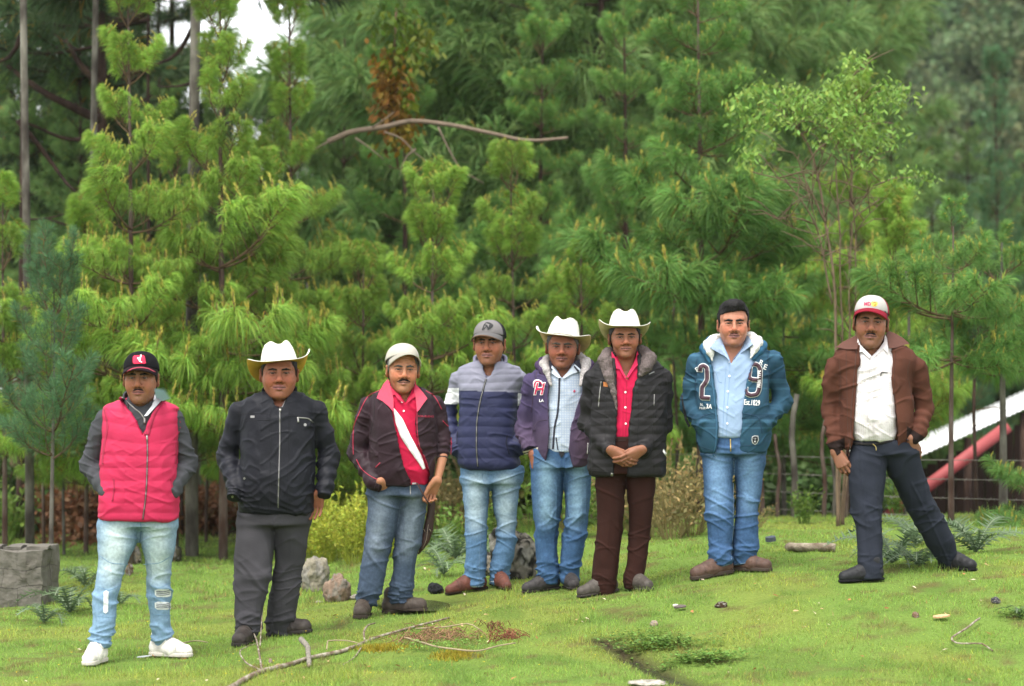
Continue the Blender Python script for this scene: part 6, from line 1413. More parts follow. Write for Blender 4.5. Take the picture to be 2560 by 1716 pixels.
for (px, D, sx, sz, k) in ((-20,24,1.6,1.3,0),(110,25,1.4,1.2,4),(205,22.5,1.05,.95,2),(150,24,.9,1.0,2),(260,23.5,.8,.8,2),(330,24.5,1.3,1.0,0),(430,24.5,1.2,.9,1),(520,23.5,.8,.7,2),(590,25,1.4,1.1,4),(700,25,1.4,1.1,0),(800,24.5,1.2,1.1,1),(890,24,.7,.8,2),(900,26,1.5,1.4,4),(1000,25,1.2,1.1,0),(1100,26,1.4,1.3,4),(1200,25,1.2,1.1,1),(1300,26,1.4,1.2,0),(1390,25.5,1.4,1.2,4),(1530,26,1.2,1.2,4),(1620,25.5,1.4,1.1,0),(1740,27,1.5,1.2,4),(1860,26.5,1.4,1.1,4),(1980,26.5,1.5,1.2,0),(2100,26.5,1.5,1.2,4),(2190,27,.8,.7,0)):
    bush(('tall ' if sz > 1.15 and sx < 1.3 else 'wide ' if sx > 1.3 else 'small ' if sx < 1 else 'middling ')+_bl[k]+', '+where(px), px, D, sx, sz, k)
print('back', round(time.time()-T0, 1))
# ---- hazy hill, top right, with its wood of broad crowns
def hill():
    xs = np.linspace(5, 90, 50); ys = np.linspace(70, 190, 50); X, Y = np.meshgrid(xs, ys, indexing='ij'); Z = -2+sst(65,190,Y)*78*sst(0,26,X-(Y-100)*.02)+3*vnoise(np.stack([X,Y,0*X],-1)*.06)
    v, f = sheet(np.stack([X,Y,Z],-1)); link('hill', mk_mesh('hill', v, f, mat('hill_soil', (.03,.05,.02), noise=.4, nscale=3)), kind='structure')
    r = np.random.default_rng(12); V = []; C = []; n = 0; k = 0
    while k < 620:
        y = r.uniform(78, 185); x = r.uniform(.14*y, .26*y); z = -2+float(sst(65,190,np.array(y)))*78*float(sst(0,26,np.array(x-(y-100)*.02)))
        q = ((CZ-z)/y*F+1000)
        if q < -140 or q > 900: k += 1; continue
        v, f, c = leaf_blob(r, 330, (1.5,1.5,1.4), .38, np.array([.100,.150,.060])*r.uniform(.85,1.2)*np.array([r.uniform(.8,1.3),1,1]), lobes=5); V.append(v+[x,y,z]); C.append(c); k += 1
    V = np.concatenate(V); link('hill_wood', mk_mesh('hill_wood', V, np.arange(len(V)).reshape(-1,4), M_LEAF, np.concatenate(C), smooth=False), kind='stuff', label='hazy broadleaf wood covering the hill at the upper right', category='wood')
hill()
# ---- moist air: pale even haze round the whole place
def haze():
    g = Geo(); g.box((-75, -3, -6), (125, 215, 95)); m = bpy.data.materials.new('haze_air'); m.use_nodes = True; nt = m.node_tree; nt.nodes.clear(); o = nt.nodes.new('ShaderNodeOutputMaterial'); v = nt.nodes.new('ShaderNodeVolumePrincipled')
    v.inputs['Color'].default_value = (.86,.92,.95,1); v.inputs['Density'].default_value = HAZE; v.inputs['Anisotropy'].default_value = .2; nt.links.new(v.outputs[0], o.inputs['Volume']); link('haze', g.mesh('haze', m, False), kind='stuff')
HAZE = .00025
haze()
# ============================================================ UNDERGROWTH AND THINGS ON THE GROUND
def herb(seed, kind):
    r = np.random.default_rng(seed); g = Geo(); V = []; C = []
    P_ = {'plume': (34, .50, (.34,.39,.050), .034, 40, .55), 'dry': (30, .55, (.21,.175,.070), .034, 20, .8), 'green': (26, .42, (.10,.17,.03), .055, 14, .6), 'russet': (34, .60, (.13,.055,.028), .060, 18, .9)}[kind]
    ns, H, col, ls, nl, spread = P_
    for k in range(ns):
        a = r.uniform(0, 6.28); b = r.uniform(.05, spread); l = H*r.uniform(.55, 1.15); t = np.linspace(0, 1, 6)[:,None]; d = np.array([math.cos(a)*math.sin(b), math.sin(a)*math.sin(b), math.cos(b)])
        q = d*l*t+np.array([0,0,-1])*l*.25*t**2*b+np.array([math.cos(a),math.sin(a),0])*.05; g.tube(q, np.linspace(.004,.0015,6), 3, np.array(col)*(.8 if kind != 'green' else 1.0), cap=False)
        m = nl; u = r.uniform(.25, 1, m)*5; i = np.minimum(u.astype(int), 4); p = q[i]+(q[i+1]-q[i])*(u-i)[:,None]; dd = nrm(r.normal(size=(m,3))+d*.8); s = ls*r.uniform(.5,1.4,m)[:,None]; e = nrm(np.cross(dd, r.normal(size=(m,3))))
        V.append(np.stack([p, p+dd*s*.5+e*s*.20, p+dd*s, p+dd*s*.5-e*s*.20], 1).reshape(-1,3)); C.append(np.repeat(pcol(r, m, col), 4, 0))
    V = np.concatenate(V); lv = mk_mesh(kind+'_leaves', V, np.arange(len(V)).reshape(-1,4), M_LEAF, np.concatenate(C), smooth=False)
    return g.mesh(kind+'_stems', M_CLOTH), lv
HERB = {k: [herb(40+i, k) for i in range(3)] for k in ('plume','dry','green','russet')}
def plant(kind, px, py, s, label, group, cat='plant'):
    p = gpt(px, py); v = int(px*7+py) % 3; rt = root(cat if cat != 'plant' else 'wild_plant', label, cat, p, group, rot=(0,0,px*.11), scale=s)
    link('stems', HERB[kind][v][0], rt); link('leaves', HERB[kind][v][1], rt)
for i, (px, py, s) in enumerate(((742,1410,1.2),(775,1390,1.5),(812,1410,1.4),(850,1395,1.6),(884,1410,1.4),(915,1388,1.5),(960,1395,1.3),(800,1355,1.8),(880,1355,1.7),(715,1370,1.5))):
    plant('plume', px, py, s*.74, 'feathery yellow-green plant %s' % ['right of the grey trousers, low','behind the pale boulder','above the two boulders','between the grey trousers and the man in the cream cap','beside the left leg of the dark blue jeans','behind the left thigh of the dark blue jeans','behind the knees of the dark blue jeans','rising highest behind the boulders','taller one behind the cream cap man','at the hip of the man in the black jacket'][i], 'feathery yellow-green plants by the boulders')
for i, (px, py, s) in enumerate(((860,1318,1.3),(1010,1330,1.2),(1060,1350,1.1),(1110,1345,1.3),(1150,1335,1.2),(1030,1290,1.3),(1180,1300,1.2),(1590,1335,1.1),(1630,1345,1.3),(1680,1348,1.25),(1725,1340,1.35),(1560,1325,1.0),(1660,1320,1.5),(1420,1330,.9),(20,1330,1.3),(90,1335,.9),(130,1330,.8),(560,1325,.9),(470,1335,.7),(1880,1330,.55))):
    plant('dry', px, py, s, 'tan dried weed clump, %s' % (['in the gap right of the black jacket','left of the machete sheath','below the machete sheath','between the sheath and the pale jeans, low','beside the pale jeans','high behind the sheath','behind the pale jeans','near the brown trousers, left one','in the middle of the weedy patch by the blue jeans','near the left knee of the bareheaded man','touching the blue jeans','leftmost of the weedy patch by the brown trousers','tallest of the weedy patch','between the bright blue jeans and brown trousers','at the left edge','above the concrete ruin','right of the concrete ruin','left of the grey trousers','between pink vest and black jacket','low by the fence']+[''])[i], 'dried weeds along the lawn edge')
for i, (px, py, s) in enumerate(((5,1360,1.4),(40,1350,1.2),(330,1330,.8),(1090,1380,.9),(1230,1345,1.1),(1440,1345,1.0),(1540,1335,.8),(2010,1310,.7),(1150,1385,.8),(620,1320,.9),(1330,1335,1.2),(2240,1290,.8),(2560,1285,.8))):
    plant('green', px, py, s, 'green leafy weed, %s' % ['at the far left edge above the ruin','beside the concrete ruin top','behind the pale jeans of the pink vest man','under the machete','behind the lichened boulder','left of the brown trousers','right of the brown trousers','by the navy trousers','left of the puddle','left of the plumes','behind the bright blue jeans','below the shed roof','at the right edge by the shed'][i], 'green weeds along the lawn edge')
for i, (px, py, s) in enumerate(((170,1325,1.3),(215,1330,1.4),(255,1328,1.2),(190,1300,1.6),(510,1325,1.0),(540,1330,.9),(480,1318,1.1),(120,1315,1.1))):
    plant('russet', px, py, s, 'russet dead bracken, %s' % ['at the foot of the thin trunks','just left of the pink vest','touching the pink vest','tallest left of the pink vest','left of the grey trousers','touching the grey trousers','behind the gap between the first two men','near the left ruin'][i], 'russet dead bracken under the trees')
# ---- thistles: rosettes of toothed grey-green leaves
def thistle_leaf(seed, L=.42):
    r = np.random.default_rng(seed); V = []; Fs = []; C = []; n = 22; t = np.linspace(0, 1, n); q = np.stack([L*t, 0*t, .16*L*np.sin(math.pi*t*.8)*2-.22*L*t**2], 1)
    for k in range(n-1):
        w = L*.26*math.sin(math.pi*min(1, (k+1.5)/n))**.8*(1.0 if k % 2 else .38)
        for sgn in (-1, 1):
            b = len(V); a = q[k]; c = q[k+1]; tip = (a+c)/2+np.array([.35*w, sgn*w, .10*w]); V += [a, c, tip, a+np.array([0,0,.002])]; Fs.append((b, b+1, b+2) if sgn < 0 else (b+1, b, b+2)); cc = np.array([.11,.165,.085])*r.uniform(.7,1.3)
            C += [cc*.85, cc*.85, cc*1.25, cc]
    for k in range(n-1):
        b = len(V); V += [q[k]+[0,.004,.003], q[k]+[0,-.004,.003], q[k+1]+[0,-.003,.003], q[k+1]+[0,.003,.003]]; Fs.append((b, b+1, b+2, b+3)); C += [np.array([.22,.27,.17])]*4
    return mk_mesh('thistle_leaf', V, Fs, M_LEAF, np.array(C), smooth=False)
TL = [thistle_leaf(k) for k in range(3)]
def thistle(px, py, s, n, label, seed):
    r = np.random.default_rng(seed); rt = root('thistle', label, 'thistle', gpt(px, py), 'spiny grey-green thistles in the lawn', scale=s)
    for k in range(n): link('leaf', TL[k % 3], rt, (0,0,.01), (r.uniform(-.4,.4), -r.uniform(.0,.50), 2*math.pi*k/n+r.uniform(-.3,.3)), r.uniform(.7,1.15))
for a in ((175,1535,.85,11,'large thistle rosette right of the concrete ruin',1),(110,1560,.6,8,'thistle hugging the base of the concrete ruin',2),(215,1470,.7,10,'pale thistle behind the left leg of the ripped jeans',3),(300,1515,.55,8,'thistle between the legs of the ripped jeans',4),(1110,1440,.75,10,'thistle with a pale arching leaf beside the puddle',5),(1140,1400,.95,11,'tall thistle left of the pale blue jeans',6),(2230,1412,.95,12,'thistle between the legs of the navy trousers',7),(2300,1420,.8,10,'thistle beside the outer foot of the navy trousers',8),(2440,1385,.95,12,'wide thistle right of the navy trousers',9),(2290,1365,.8,10,'upright thistle behind the navy trousers',10),(2550,1545,.35,6,'tiny thistle at the right edge',11),(1205,1405,.7,9,'thistle behind the knees of the pale blue jeans',12)): thistle(*a)
# ---- boulders
def rock_mesh(seed, col, col2=(.30,.28,.24), bump=.02, moss=False):
    bm = bmesh.new(); bmesh.ops.create_icosphere(bm, subdivisions=5, radius=1); v = np.array([x.co[:] for x in bm.verts]); f = np.array([[q.index for q in fc.verts] for fc in bm.faces]); bm.free()
    d = 1+.22*fbm(v*1.3+seed, 3)+.07*fbm(v*4+seed, 3)+.03*fbm(v*11+seed, 2); v = v*d[:,None]
    for k in range(4):
        n = nrm(np.random.default_rng(seed*9+k).normal(size=3)); e = np.maximum(v@n-.80, 0); v = v-n*e[:,None]*.8
    t = sst(.0,.45,fbm(v*3+seed+9,3))[:,None]; c = np.array(col)*(1-t)+np.array(col2)*t
    if moss: t2 = sst(.05,.35,fbm(v*5+seed+3,3))[:,None]; c = c*(1-t2)+np.array([.035,.033,.026])*t2
    return v, f, c*.62*(1+.25*fbm(v*14,2))[:,None]
M_ROCK = mat('rock', attr='Col', rough=.95, spec=.15, noise=.25, nscale=30, bump=.012, bscale=35)
def boulder(px, py, w, hgt, seed, label, col, moss=False, group=None, name='boulder', sink=.25, dpt=.8, cat='boulder', col2=(.30,.28,.24)):
    p = gpt(px, py); S_ = p.y/F; v, f, c = rock_mesh(seed, col, col2, moss=moss); ex = np.ptp(v, 0)/2; v = v/ex; v = v*[w*S_/2, w*S_/2*dpt, hgt*S_/2*(1+sink)]; v[:,2] += hgt*S_/2*(1-sink)*.9
    o = link(name, mk_mesh(name, v, f, M_ROCK, c), None, p+Vector((0, w*S_/2*dpt*.7, 0)), label=label, category=cat)
    if group: o['group'] = group
boulder(785,1480,80,92,1,'pale grey boulder right of the grey trousers',(.30,.27,.20)); boulder(840,1506,72,76,2,'smaller pinkish boulder in front of the pale one',(.29,.205,.15), col2=(.25,.22,.18))
boulder(1285,1448,130,135,3,'large boulder blotched with dark and white lichen between the jeans',(.28,.25,.20), True, col2=(.42,.40,.34), dpt=.7); boulder(1225,1440,60,60,13,'low dark lichened rock left of the big blotched boulder',(.25,.22,.17), True, dpt=.8)
boulder(330,1412,46,52,4,'small mottled rock seen between the ripped jeans legs',(.36,.30,.22), True); boulder(432,1405,44,52,5,'dark mossy rock at the right edge of the ripped jeans',(.10,.09,.05), True); boulder(322,1440,22,34,6,'small dark stone under the mottled rock',(.16,.11,.07))
boulder(885,1500,26,14,7,'flat pale stone beside the pinkish boulder',(.42,.38,.32), cat='stone', name='stone'); boulder(797,1510,20,9,8,'small flat stone left of the pinkish boulder',(.40,.36,.30), cat='stone', name='stone')
boulder(2490,1510,24,18,9,'dark slate-coloured stone at the lower right',(.06,.06,.07), cat='stone', name='stone'); boulder(2290,1545,18,16,10,'small brown stone left of the wood chip',(.22,.13,.08), cat='stone', name='stone'); boulder(1803,1520,34,16,11,'dark brown clod of dung in the grass',(.06,.035,.02), cat='dung', name='dung')
boulder(676,1658,10,12,12,'tiny pinkish pebble near the fallen branch',(.40,.27,.22), cat='stone', name='stone'); boulder(1635,1566,22,16,14,'pale pebble in the grass below the brown trousers',(.48,.36,.28), cat='stone', name='stone'); boulder(1620,1718,100,16,15,'flat white stone at the bottom edge by the stream',(.55,.50,.42), cat='stone', name='stone')
# ---- concrete block ruin, left
def ruin():
    a = gpt(-70,1540); b = gpt(108,1516); S_ = b.y/F; top = 1380; rt = root('concrete_ruin', 'broken grey concrete block pillar at the left edge of the lawn', 'ruin', (b.x, b.y, b.z)); cm = mat('weathered_concrete', (0.157,0.145,0.122), rough=1, noise=.45, nscale=7, bump=.02, bscale=16, col2=(0.075,0.067,0.055)); mm = mat('mortar', (0.110,0.099,0.081), rough=1, noise=.4, bump=.01)
    W = 205*S_; Hh = (1520-top)*S_; D_ = .55; g = Geo(); g.box((-W+.02,.03,-.15), (-.02,D_-.02,Hh-.03)); link('mortar_core', g.mesh('mortar_core', mm, False), rt)
    r = random.Random(3); rows = 3; bh = Hh/rows
    def blk(c0, c1):
        bm = bmesh.new(); bmesh.ops.create_cube(bm, size=1); bmesh.ops.subdivide_edges(bm, edges=bm.edges[:], cuts=5, use_grid_fill=True)
        sz = np.array(c1)-np.array(c0); ce = (np.array(c1)+np.array(c0))/2; v = np.array([q.co[:] for q in bm.verts]); f = [[q.index for q in fc.verts] for fc in bm.faces]; bm.free(); cr = (np.abs(v) > .49).sum(1) >= 2; v[cr] *= .996; v = v*sz+ce; p = v+np.array([0,0,0]); v = v+.016*np.stack([fbm(p*9,2), fbm(p*9+4,2), fbm(p*9+8,2)], 1); link('block', mk_mesh('block', v, f, cm, smooth=False), rt)
    for k in range(rows):
        z0 = -.1 if k == 0 else k*bh; z1 = (k+1)*bh-.0015; xs = [0, -.17, -.36, -.52] if k % 2 == 0 else [0, -.10, -.28, -.47, -.52]
        for i in range(len(xs)-1): blk((xs[i+1]-(.0), -.004*r.random(), z0+.0015), (xs[i]-.0015, .25, z1))
        blk((-.015-.24, .26, z0), (-.0, D_, z1))
    for k in range(3): blk((-.45+.17*k+.0, .05, Hh), (-.45+.17*k+.13, .35, Hh+.012+.012*r.random()))
ruin()
# ---- fallen branch and sticks
M_STICK = mat('bare_branch', (0.133,0.084,0.049), rough=.85, noise=.4, nscale=22, bump=.004, bscale=60, col2=(0.244,0.220,0.174)); M_DRYSTEM = mat('dry_stem', (0.261,0.209,0.128), rough=.9, noise=.2)
def stick(name, label, cat, pts, r0, r1, m=None, twigs=(), lift=.012, group=None):
    P = [np.array(gpt(x, y, lift+dz)) for x, y, dz in [(p+(0,))[:3] if len(p) == 2 else p for p in pts]]; o = P[0]; rt = root(name, label, cat, o, group)
    q = resample(np.array(P), .05); q = q+.006*np.stack([vnoise(q*9), vnoise(q*9+3), .6*vnoise(q*9+6)], 1); g = Geo(); rad = np.linspace(r0, r1, len(q))*(1+.12*vnoise(q*25)); g.tube(q-o, rad, 8); link('stem', g.mesh('stem', m or M_STICK), rt)
    for tp, a, b in twigs:
        Q = np.array([np.array(gpt(x, y, lift+z)) for x, y, z in tp]); Q = resample(Q, .03); g = Geo(); g.tube(Q-o, np.linspace(a, b, len(Q)), 5); link('twig', g.mesh('twig', m or M_STICK), rt)
stick('fallen_branch', 'long bare fallen branch lying across the lawn in front of the men', 'branch', [(560,1735),(600,1712),(655,1684),(720,1668),(780,1650),(860,1632),(930,1604),(1000,1582),(1060,1566),(1122,1550)], .016, .006, twigs=(
  (((655,1684,0),(648,1650,.02),(640,1620,.04),(625,1590,.05)), .007,.003), (((652,1682,.0),(615,1672,.02),(602,1650,.04),(620,1635,.03),(655,1620,.02)), .005,.002), (((912,1610,0),(910,1598,.03),(922,1585,.04),(938,1576,.03)), .007,.004), (((905,1622,0),(885,1650,.0),(858,1668,.0)), .005,.002), (((770,1652,0),(775,1664,.0),(772,1672,.0)), .012,.010), (((650,1640,.04),(656,1600,.16),(660,1560,.26),(664,1520,.36),(660,1508,.40)), .004,.0016)))
stick('lichened_stub', 'short pale lichen-covered stub standing on the fallen branch', 'stub', [(772,1668,.0),(768,1650,.05),(752,1640,.075)], .012,.015, mat('lichen_wood', (0.174,0.157,0.128), rough=1, noise=.5, nscale=60, bump=.004))
stick('dry_stalk', 'arching pale dry stalk in front of the pile of dead twigs', 'stalk', [(1012,1608,.02),(1060,1628,.03),(1120,1642,.03),(1190,1642,.02),(1250,1624,.01),(1288,1618,.01)], .0055,.004, M_DRYSTEM)
stick('dry_stalk', 'upper curved dry stalk behind the pile of dead twigs', 'stalk', [(1040,1582,.01),(1110,1582,.02),(1165,1578,.03),(1205,1588,.01)], .004,.003, M_DRYSTEM)
stick('dry_twig', 'thin dry twig crossing the long fallen branch', 'twig', [(815,1635,.01),(820,1622,.03),(860,1620,.03),(905,1622,.01)], .004,.003, M_DRYSTEM)
stick('forked_twig', 'thin forked twig lying at the lower right of the lawn', 'twig', [(2448,1562,.02),(2400,1596,.02),(2378,1608,.01),(2400,1620,.01),(2450,1620,.01),(2482,1632,.0)], .006,.004)
stick('log', 'short weathered log lying in the grass left of the navy trousers', 'log', [(1972,1378,.015),(2020,1381,.02),(2060,1380,.02),(2088,1381,.015)], .030,.030, mat('weathered_log', (0.116,0.075,0.046), rough=.95, noise=.5, nscale=12, bump=.01, col2=(0.244,0.209,0.157)))
stick('dry_twig', 'straight grass-covered twig right of the white shoes', 'twig', [(452,1618,.01),(490,1612,.01),(520,1616,.01)], .004,.003, M_DRYSTEM)
def debris(label, px, py, w, d, n, col, seed, name='dead_twigs', ln=.10):
    r = np.random.default_rng(seed); p = gpt(px, py); g = Geo(); S_ = p.y/F
    for k in range(n):
        x = p.x+r.normal()*w*S_*.35; y = p.y+r.normal()*d; a = r.uniform(0, 6.28); l = ln*r.uniform(.4,1.4); q = np.array([[x+math.cos(a)*l*t, y+math.sin(a)*l*t*.8, 0] for t in (-.5,0,.5)]); q[:,2] = h(q[:,0], q[:,1])+[.004,.02+.03*r.random(),.004+.03*r.random()]; g.tube(q-np.array(p), [.0022,.0028,.0014], 3, np.array(col)*r.uniform(.5,1.3), cap=False)
    link(name, g.mesh(name, M_CLOTH), None, p, label=label, category='twigs', kind='stuff')
debris('pile of brown dead twigs and roots beyond the fallen branch', 1085, 1600, 170, .16, 150, (.22,.13,.07), 1); debris('tuft of red-brown roots at the right end of the arching stalk', 1265, 1600, 60, .10, 60, (.16,.06,.035), 2, ln=.09); debris('small brown root tuft in the lawn above the stalk', 1235, 1575, 40, .05, 30, (.16,.08,.04), 3, ln=.06)
def moss_tuft(px, py, w, label, seed, col=(.30,.27,.03)):
    r = np.random.default_rng(seed); p = gpt(px, py); n = 900; x = p.x+r.normal(size=n)*w/2*p.y/F*.55; y = p.y+r.normal(size=n)*.05; z = h(x, y); a = r.uniform(0,6.28,n); l = r.uniform(.010,.034,n); b = np.stack([x,y,z],1); sd = np.stack([np.cos(a),np.sin(a),0*a],1)*.004; tp = b+np.stack([r.normal(size=n)*.012, r.normal(size=n)*.012, l],1)
    V = np.stack([b-sd,b+sd,tp],1).reshape(-1,3)-np.array(p); link('moss', mk_mesh('moss', V, np.arange(3*n).reshape(-1,3), M_BLADE, np.repeat(pcol(r,n,col),3,0), smooth=False), None, p, label=label, category='moss')
moss_tuft(955,1622,110,'yellow moss cushion beside the fallen branch',1); moss_tuft(1135,1642,90,'yellow moss cushion under the arching stalk',2)
# ---- litter of dead leaves and chips
def litter():
    r = np.random.default_rng(77); g = Geo(); n = 0
    while n < 170:
        px = r.uniform(0, 2560); py = r.uniform(1400, 1716)
        p = gpt(px, py, .016); s = r.uniform(.006,.022); M = np.array(Euler((r.uniform(-.5,.5), r.uniform(-.5,.5), r.uniform(0,6.28))).to_matrix()); q = np.array([(-s,0,0),(-.3*s,.45*s,.2*s),(s,.1*s,0),(-.2*s,-.45*s,.1*s)])@M.T
        g.add(q+np.array(p), [(0,1,2),(0,2,3)], [(.36,.16,.07),(.42,.27,.15),(.22,.10,.04),(.50,.42,.30)][r.integers(4)]); n += 1
    link('leaf_litter', g.mesh('leaf_litter', M_CLOTH, False), kind='stuff', label='scattered dead leaves in the lawn', category='leaves')
    r2 = np.random.default_rng(5); g = Geo()
    for k in range(46):
        px = r2.uniform(20, 1500); py = r2.uniform(1500, 1710)
        p = np.array(gpt(px, py, .030)); 
        for j in range(5): a = j*1.2566; g.add([p, p+[.006*math.cos(a), .006*math.sin(a)-.002, .003], p+[.006*math.cos(a+.9), .006*math.sin(a+.9)-.002, .003]], [(0,1,2)], (.70,.52,.02))
    link('yellow_flowers', g.mesh('yellow_flowers', M_CLOTH, False), kind='stuff', label='tiny yellow flowers dotted in the lawn', category='flowers')
litter()
def chip(label, px, py, w, col, rz, name='wood_chip', cat='wood chip', th=.008, asp=.35):
    p = gpt(px, py, .02); s = w*p.y/F/2; g = Geo(); n = 9; a = [2*math.pi*k/n for k in range(n)]; r = random.Random(px); rr = [r.uniform(.75,1.1) for _ in a]
    top = [(s*q*math.cos(t), s*asp*q*math.sin(t)*2, th) for t, q in zip(a, rr)]; bot = [(x, y, 0) for x, y, z in top]; g.add(top+bot, [tuple(range(n)), tuple(range(2*n-1, n-1, -1))]+[(k, (k+1)%n, n+(k+1)%n, n+k)[::-1] for k in range(n)])
    link(name, g.mesh(name, cmat(col), False), None, p, (.15, -.1, rz), label=label, category=cat)
chip('tan flake of wood at the lower right of the lawn', 2352, 1552, 44, (.50,.30,.16), -.2); chip('thin dark sliver of wood below the blue jeans', 1700, 1527, 34, (.10,.08,.07), .2); chip('white plastic scrap behind the right white shoe', 358, 1652, 42, (.32,.34,.35), .2, 'plastic_scrap', 'scrap', .004, .14); boulder(1090,1486,42,32,21,'crumpled black plastic scrap beside the puddle',(.03,.03,.034),cat='scrap',name='plastic_scrap',col2=(.02,.02,.022)); chip('dark crumpled scrap in the grass behind the hiking shoes', 1928, 1360, 28, (.05,.06,.08), .1, 'dark_scrap', 'scrap', .03, .5); chip('white splinter by the dung', 1688, 1524, 16, (.6,.56,.5), .1, 'wood_chip', 'wood chip')
# ---- puddle and stream water
def water_mat():
    m, nt, b, out = newmat('muddy_water'); b.inputs['Base Color'].default_value = (.030,.026,.018,1); b.inputs['Roughness'].default_value = .06; b.inputs['Specular IOR Level'].default_value = .6
    nz = nt.nodes.new('ShaderNodeTexNoise'); nz.inputs['Scale'].default_value = 30; bp = nt.nodes.new('ShaderNodeBump'); bp.inputs['Distance'].default_value = .006; nt.links.new(nz.outputs[0], bp.inputs['Height']); nt.links.new(bp.outputs[0], b.inputs['Normal']); return m
MW = water_mat()
_z = float(h(*_pu))+.014; _P = np.array([[(_pu[0]+.36*q*math.cos(a)*(1+.15*math.sin(3*a)), _pu[1]+.60*q*math.sin(a), _z) for a in np.linspace(0, 2*math.pi, 33)] for q in (0.01,.5,1)]); _v2, _f2 = sheet(_P); link('puddle_water', mk_mesh('puddle_water', _v2, _f2, MW), kind='structure')
_L = resample(_sp[1:], .05); _tg = nrm(np.gradient(_L, axis=0)); _nr = np.stack([-_tg[:,1], _tg[:,0]], 1)
_P = np.array([[(*(p+n*.085*q), float(h(*p))+.018) for q in (-1, 0, 1)] for p, n in zip(_L, _nr)]); _v2, _f2 = sheet(_P); link('stream_water', mk_mesh('stream_water', _v2, _f2, MW), kind='structure')
def clover(px, py, n, w, d, label, seed, size=.016):
    r = np.random.default_rng(seed); c = gpt(px, py); g = Geo(); V = []; C = []
    x = c.x+r.normal(size=n)*w*.5; y = c.y+r.normal(size=n)*d*.5; z = h(x, y)+r.uniform(.012,.055,n)
    for k in range(3):
        a = r.uniform(0,6.28,n)+k*2.1; s = size*r.uniform(.6,1.3,n); dx = np.stack([np.cos(a), np.sin(a), r.uniform(-.3,.5,n)],1)*s[:,None]; e = np.stack([-np.sin(a), np.cos(a), r.uniform(-.3,.3,n)],1)*s[:,None]*.5; p = np.stack([x,y,z],1)
        V.append(np.stack([p, p+dx*.6-e, p+dx, p+dx*.6+e],1).reshape(-1,3)); C.append(np.repeat(pcol(r,n,(.14,.26,.05)),4,0))
    V = np.concatenate(V)-np.array(c); o = link('clover', mk_mesh('clover', V, np.arange(len(V)).reshape(-1,4), M_LEAF, np.concatenate(C), smooth=False), None, c, label=label, category='clover', kind='stuff')
clover(1655,1618,520,.30,.10,'broad-leaved clover on the bank of the little stream',1); clover(1760,1655,420,.22,.10,'broad-leaved clover at the mouth of the stream',2); clover(1590,1600,260,.22,.08,'clover patch left of the stream bank',3,.013); clover(2550,1545,120,.12,.10,'dark clover sprig at the right edge',4); clover(1120,1625,160,.3,.1,'clover among the dead twigs',5,.012)
# ---- wire fence
def fence():
    rt = root('wire_fence', 'four-strand barbed wire fence between the trunks at right', 'fence', at(2200,1300,20.6)); off = np.array(rt.location); wm = mat('rusty_wire', (.22,.20,.18), rough=.6, metal=.4)
    for y0, y1, y2 in ((1140,1152,1154),(1184,1202,1205),(1228,1251,1256),(1272,1296,1300)):
        P = resample(np.array([at(1560,y0-6,22.5), at(1900,y0,21.5), at(2240,(y0+y1)/2+3,20.8), at(2560,y1,19.8), at(2760,y2,19.4)], float), .25); g = Geo(); g.tube(P-off, .0035, 4)
        for i in range(0, len(P), 1): p = P[i]-off; g.tube([p+[-.012,0,-.014],p,p+[.012,0,.014]], .0022, 3, cap=False)
        link('wire', g.mesh('wire', wm), rt)
    for (px, w, y0, y1, m) in ((1905,.022,1040,1330,M_BARKR),(1985,.030,1000,1345,M_BARKG),(2060,.020,1060,1325,M_BARKR),(2115,.026,1040,1330,M_BARKR),(1945,.018,1100,1330,M_BARKR),(2085,.016,1090,1325,M_BARKG),(1870,.024,1080,1330,M_BARKD)):
        D = 21.3-(px-1900)*.0015; x = (px-1280)/F*D; zb = float(h(x, D)); zt = at(px, y0, D)[2]; g = Geo(); q = np.array([[.03*math.sin(k*1.3+px)*k/6, 0, (zt-zb+.1)*k/6-.05] for k in range(7)]); g.tube(q, np.linspace(w*1.1, w*.8, 7), 8)
        t = root('sapling_trunk', 'bare sapling trunk on the fence line, %s' % {1905:'right of the bareheaded man',1985:'pale crooked one right of the bareheaded man',2060:'thin one midway to the brown jacket',2115:'dark one nearest the brown jacket',1945:'slim one beside the crooked pale one',2085:'pale slim one near the brown jacket',1870:'dark one touching the blue hoodie'}[px], 'tree', (x, D, zb), 'bare sapling trunks along the fence'); link('trunk', g.mesh('trunk', m), t)
fence()
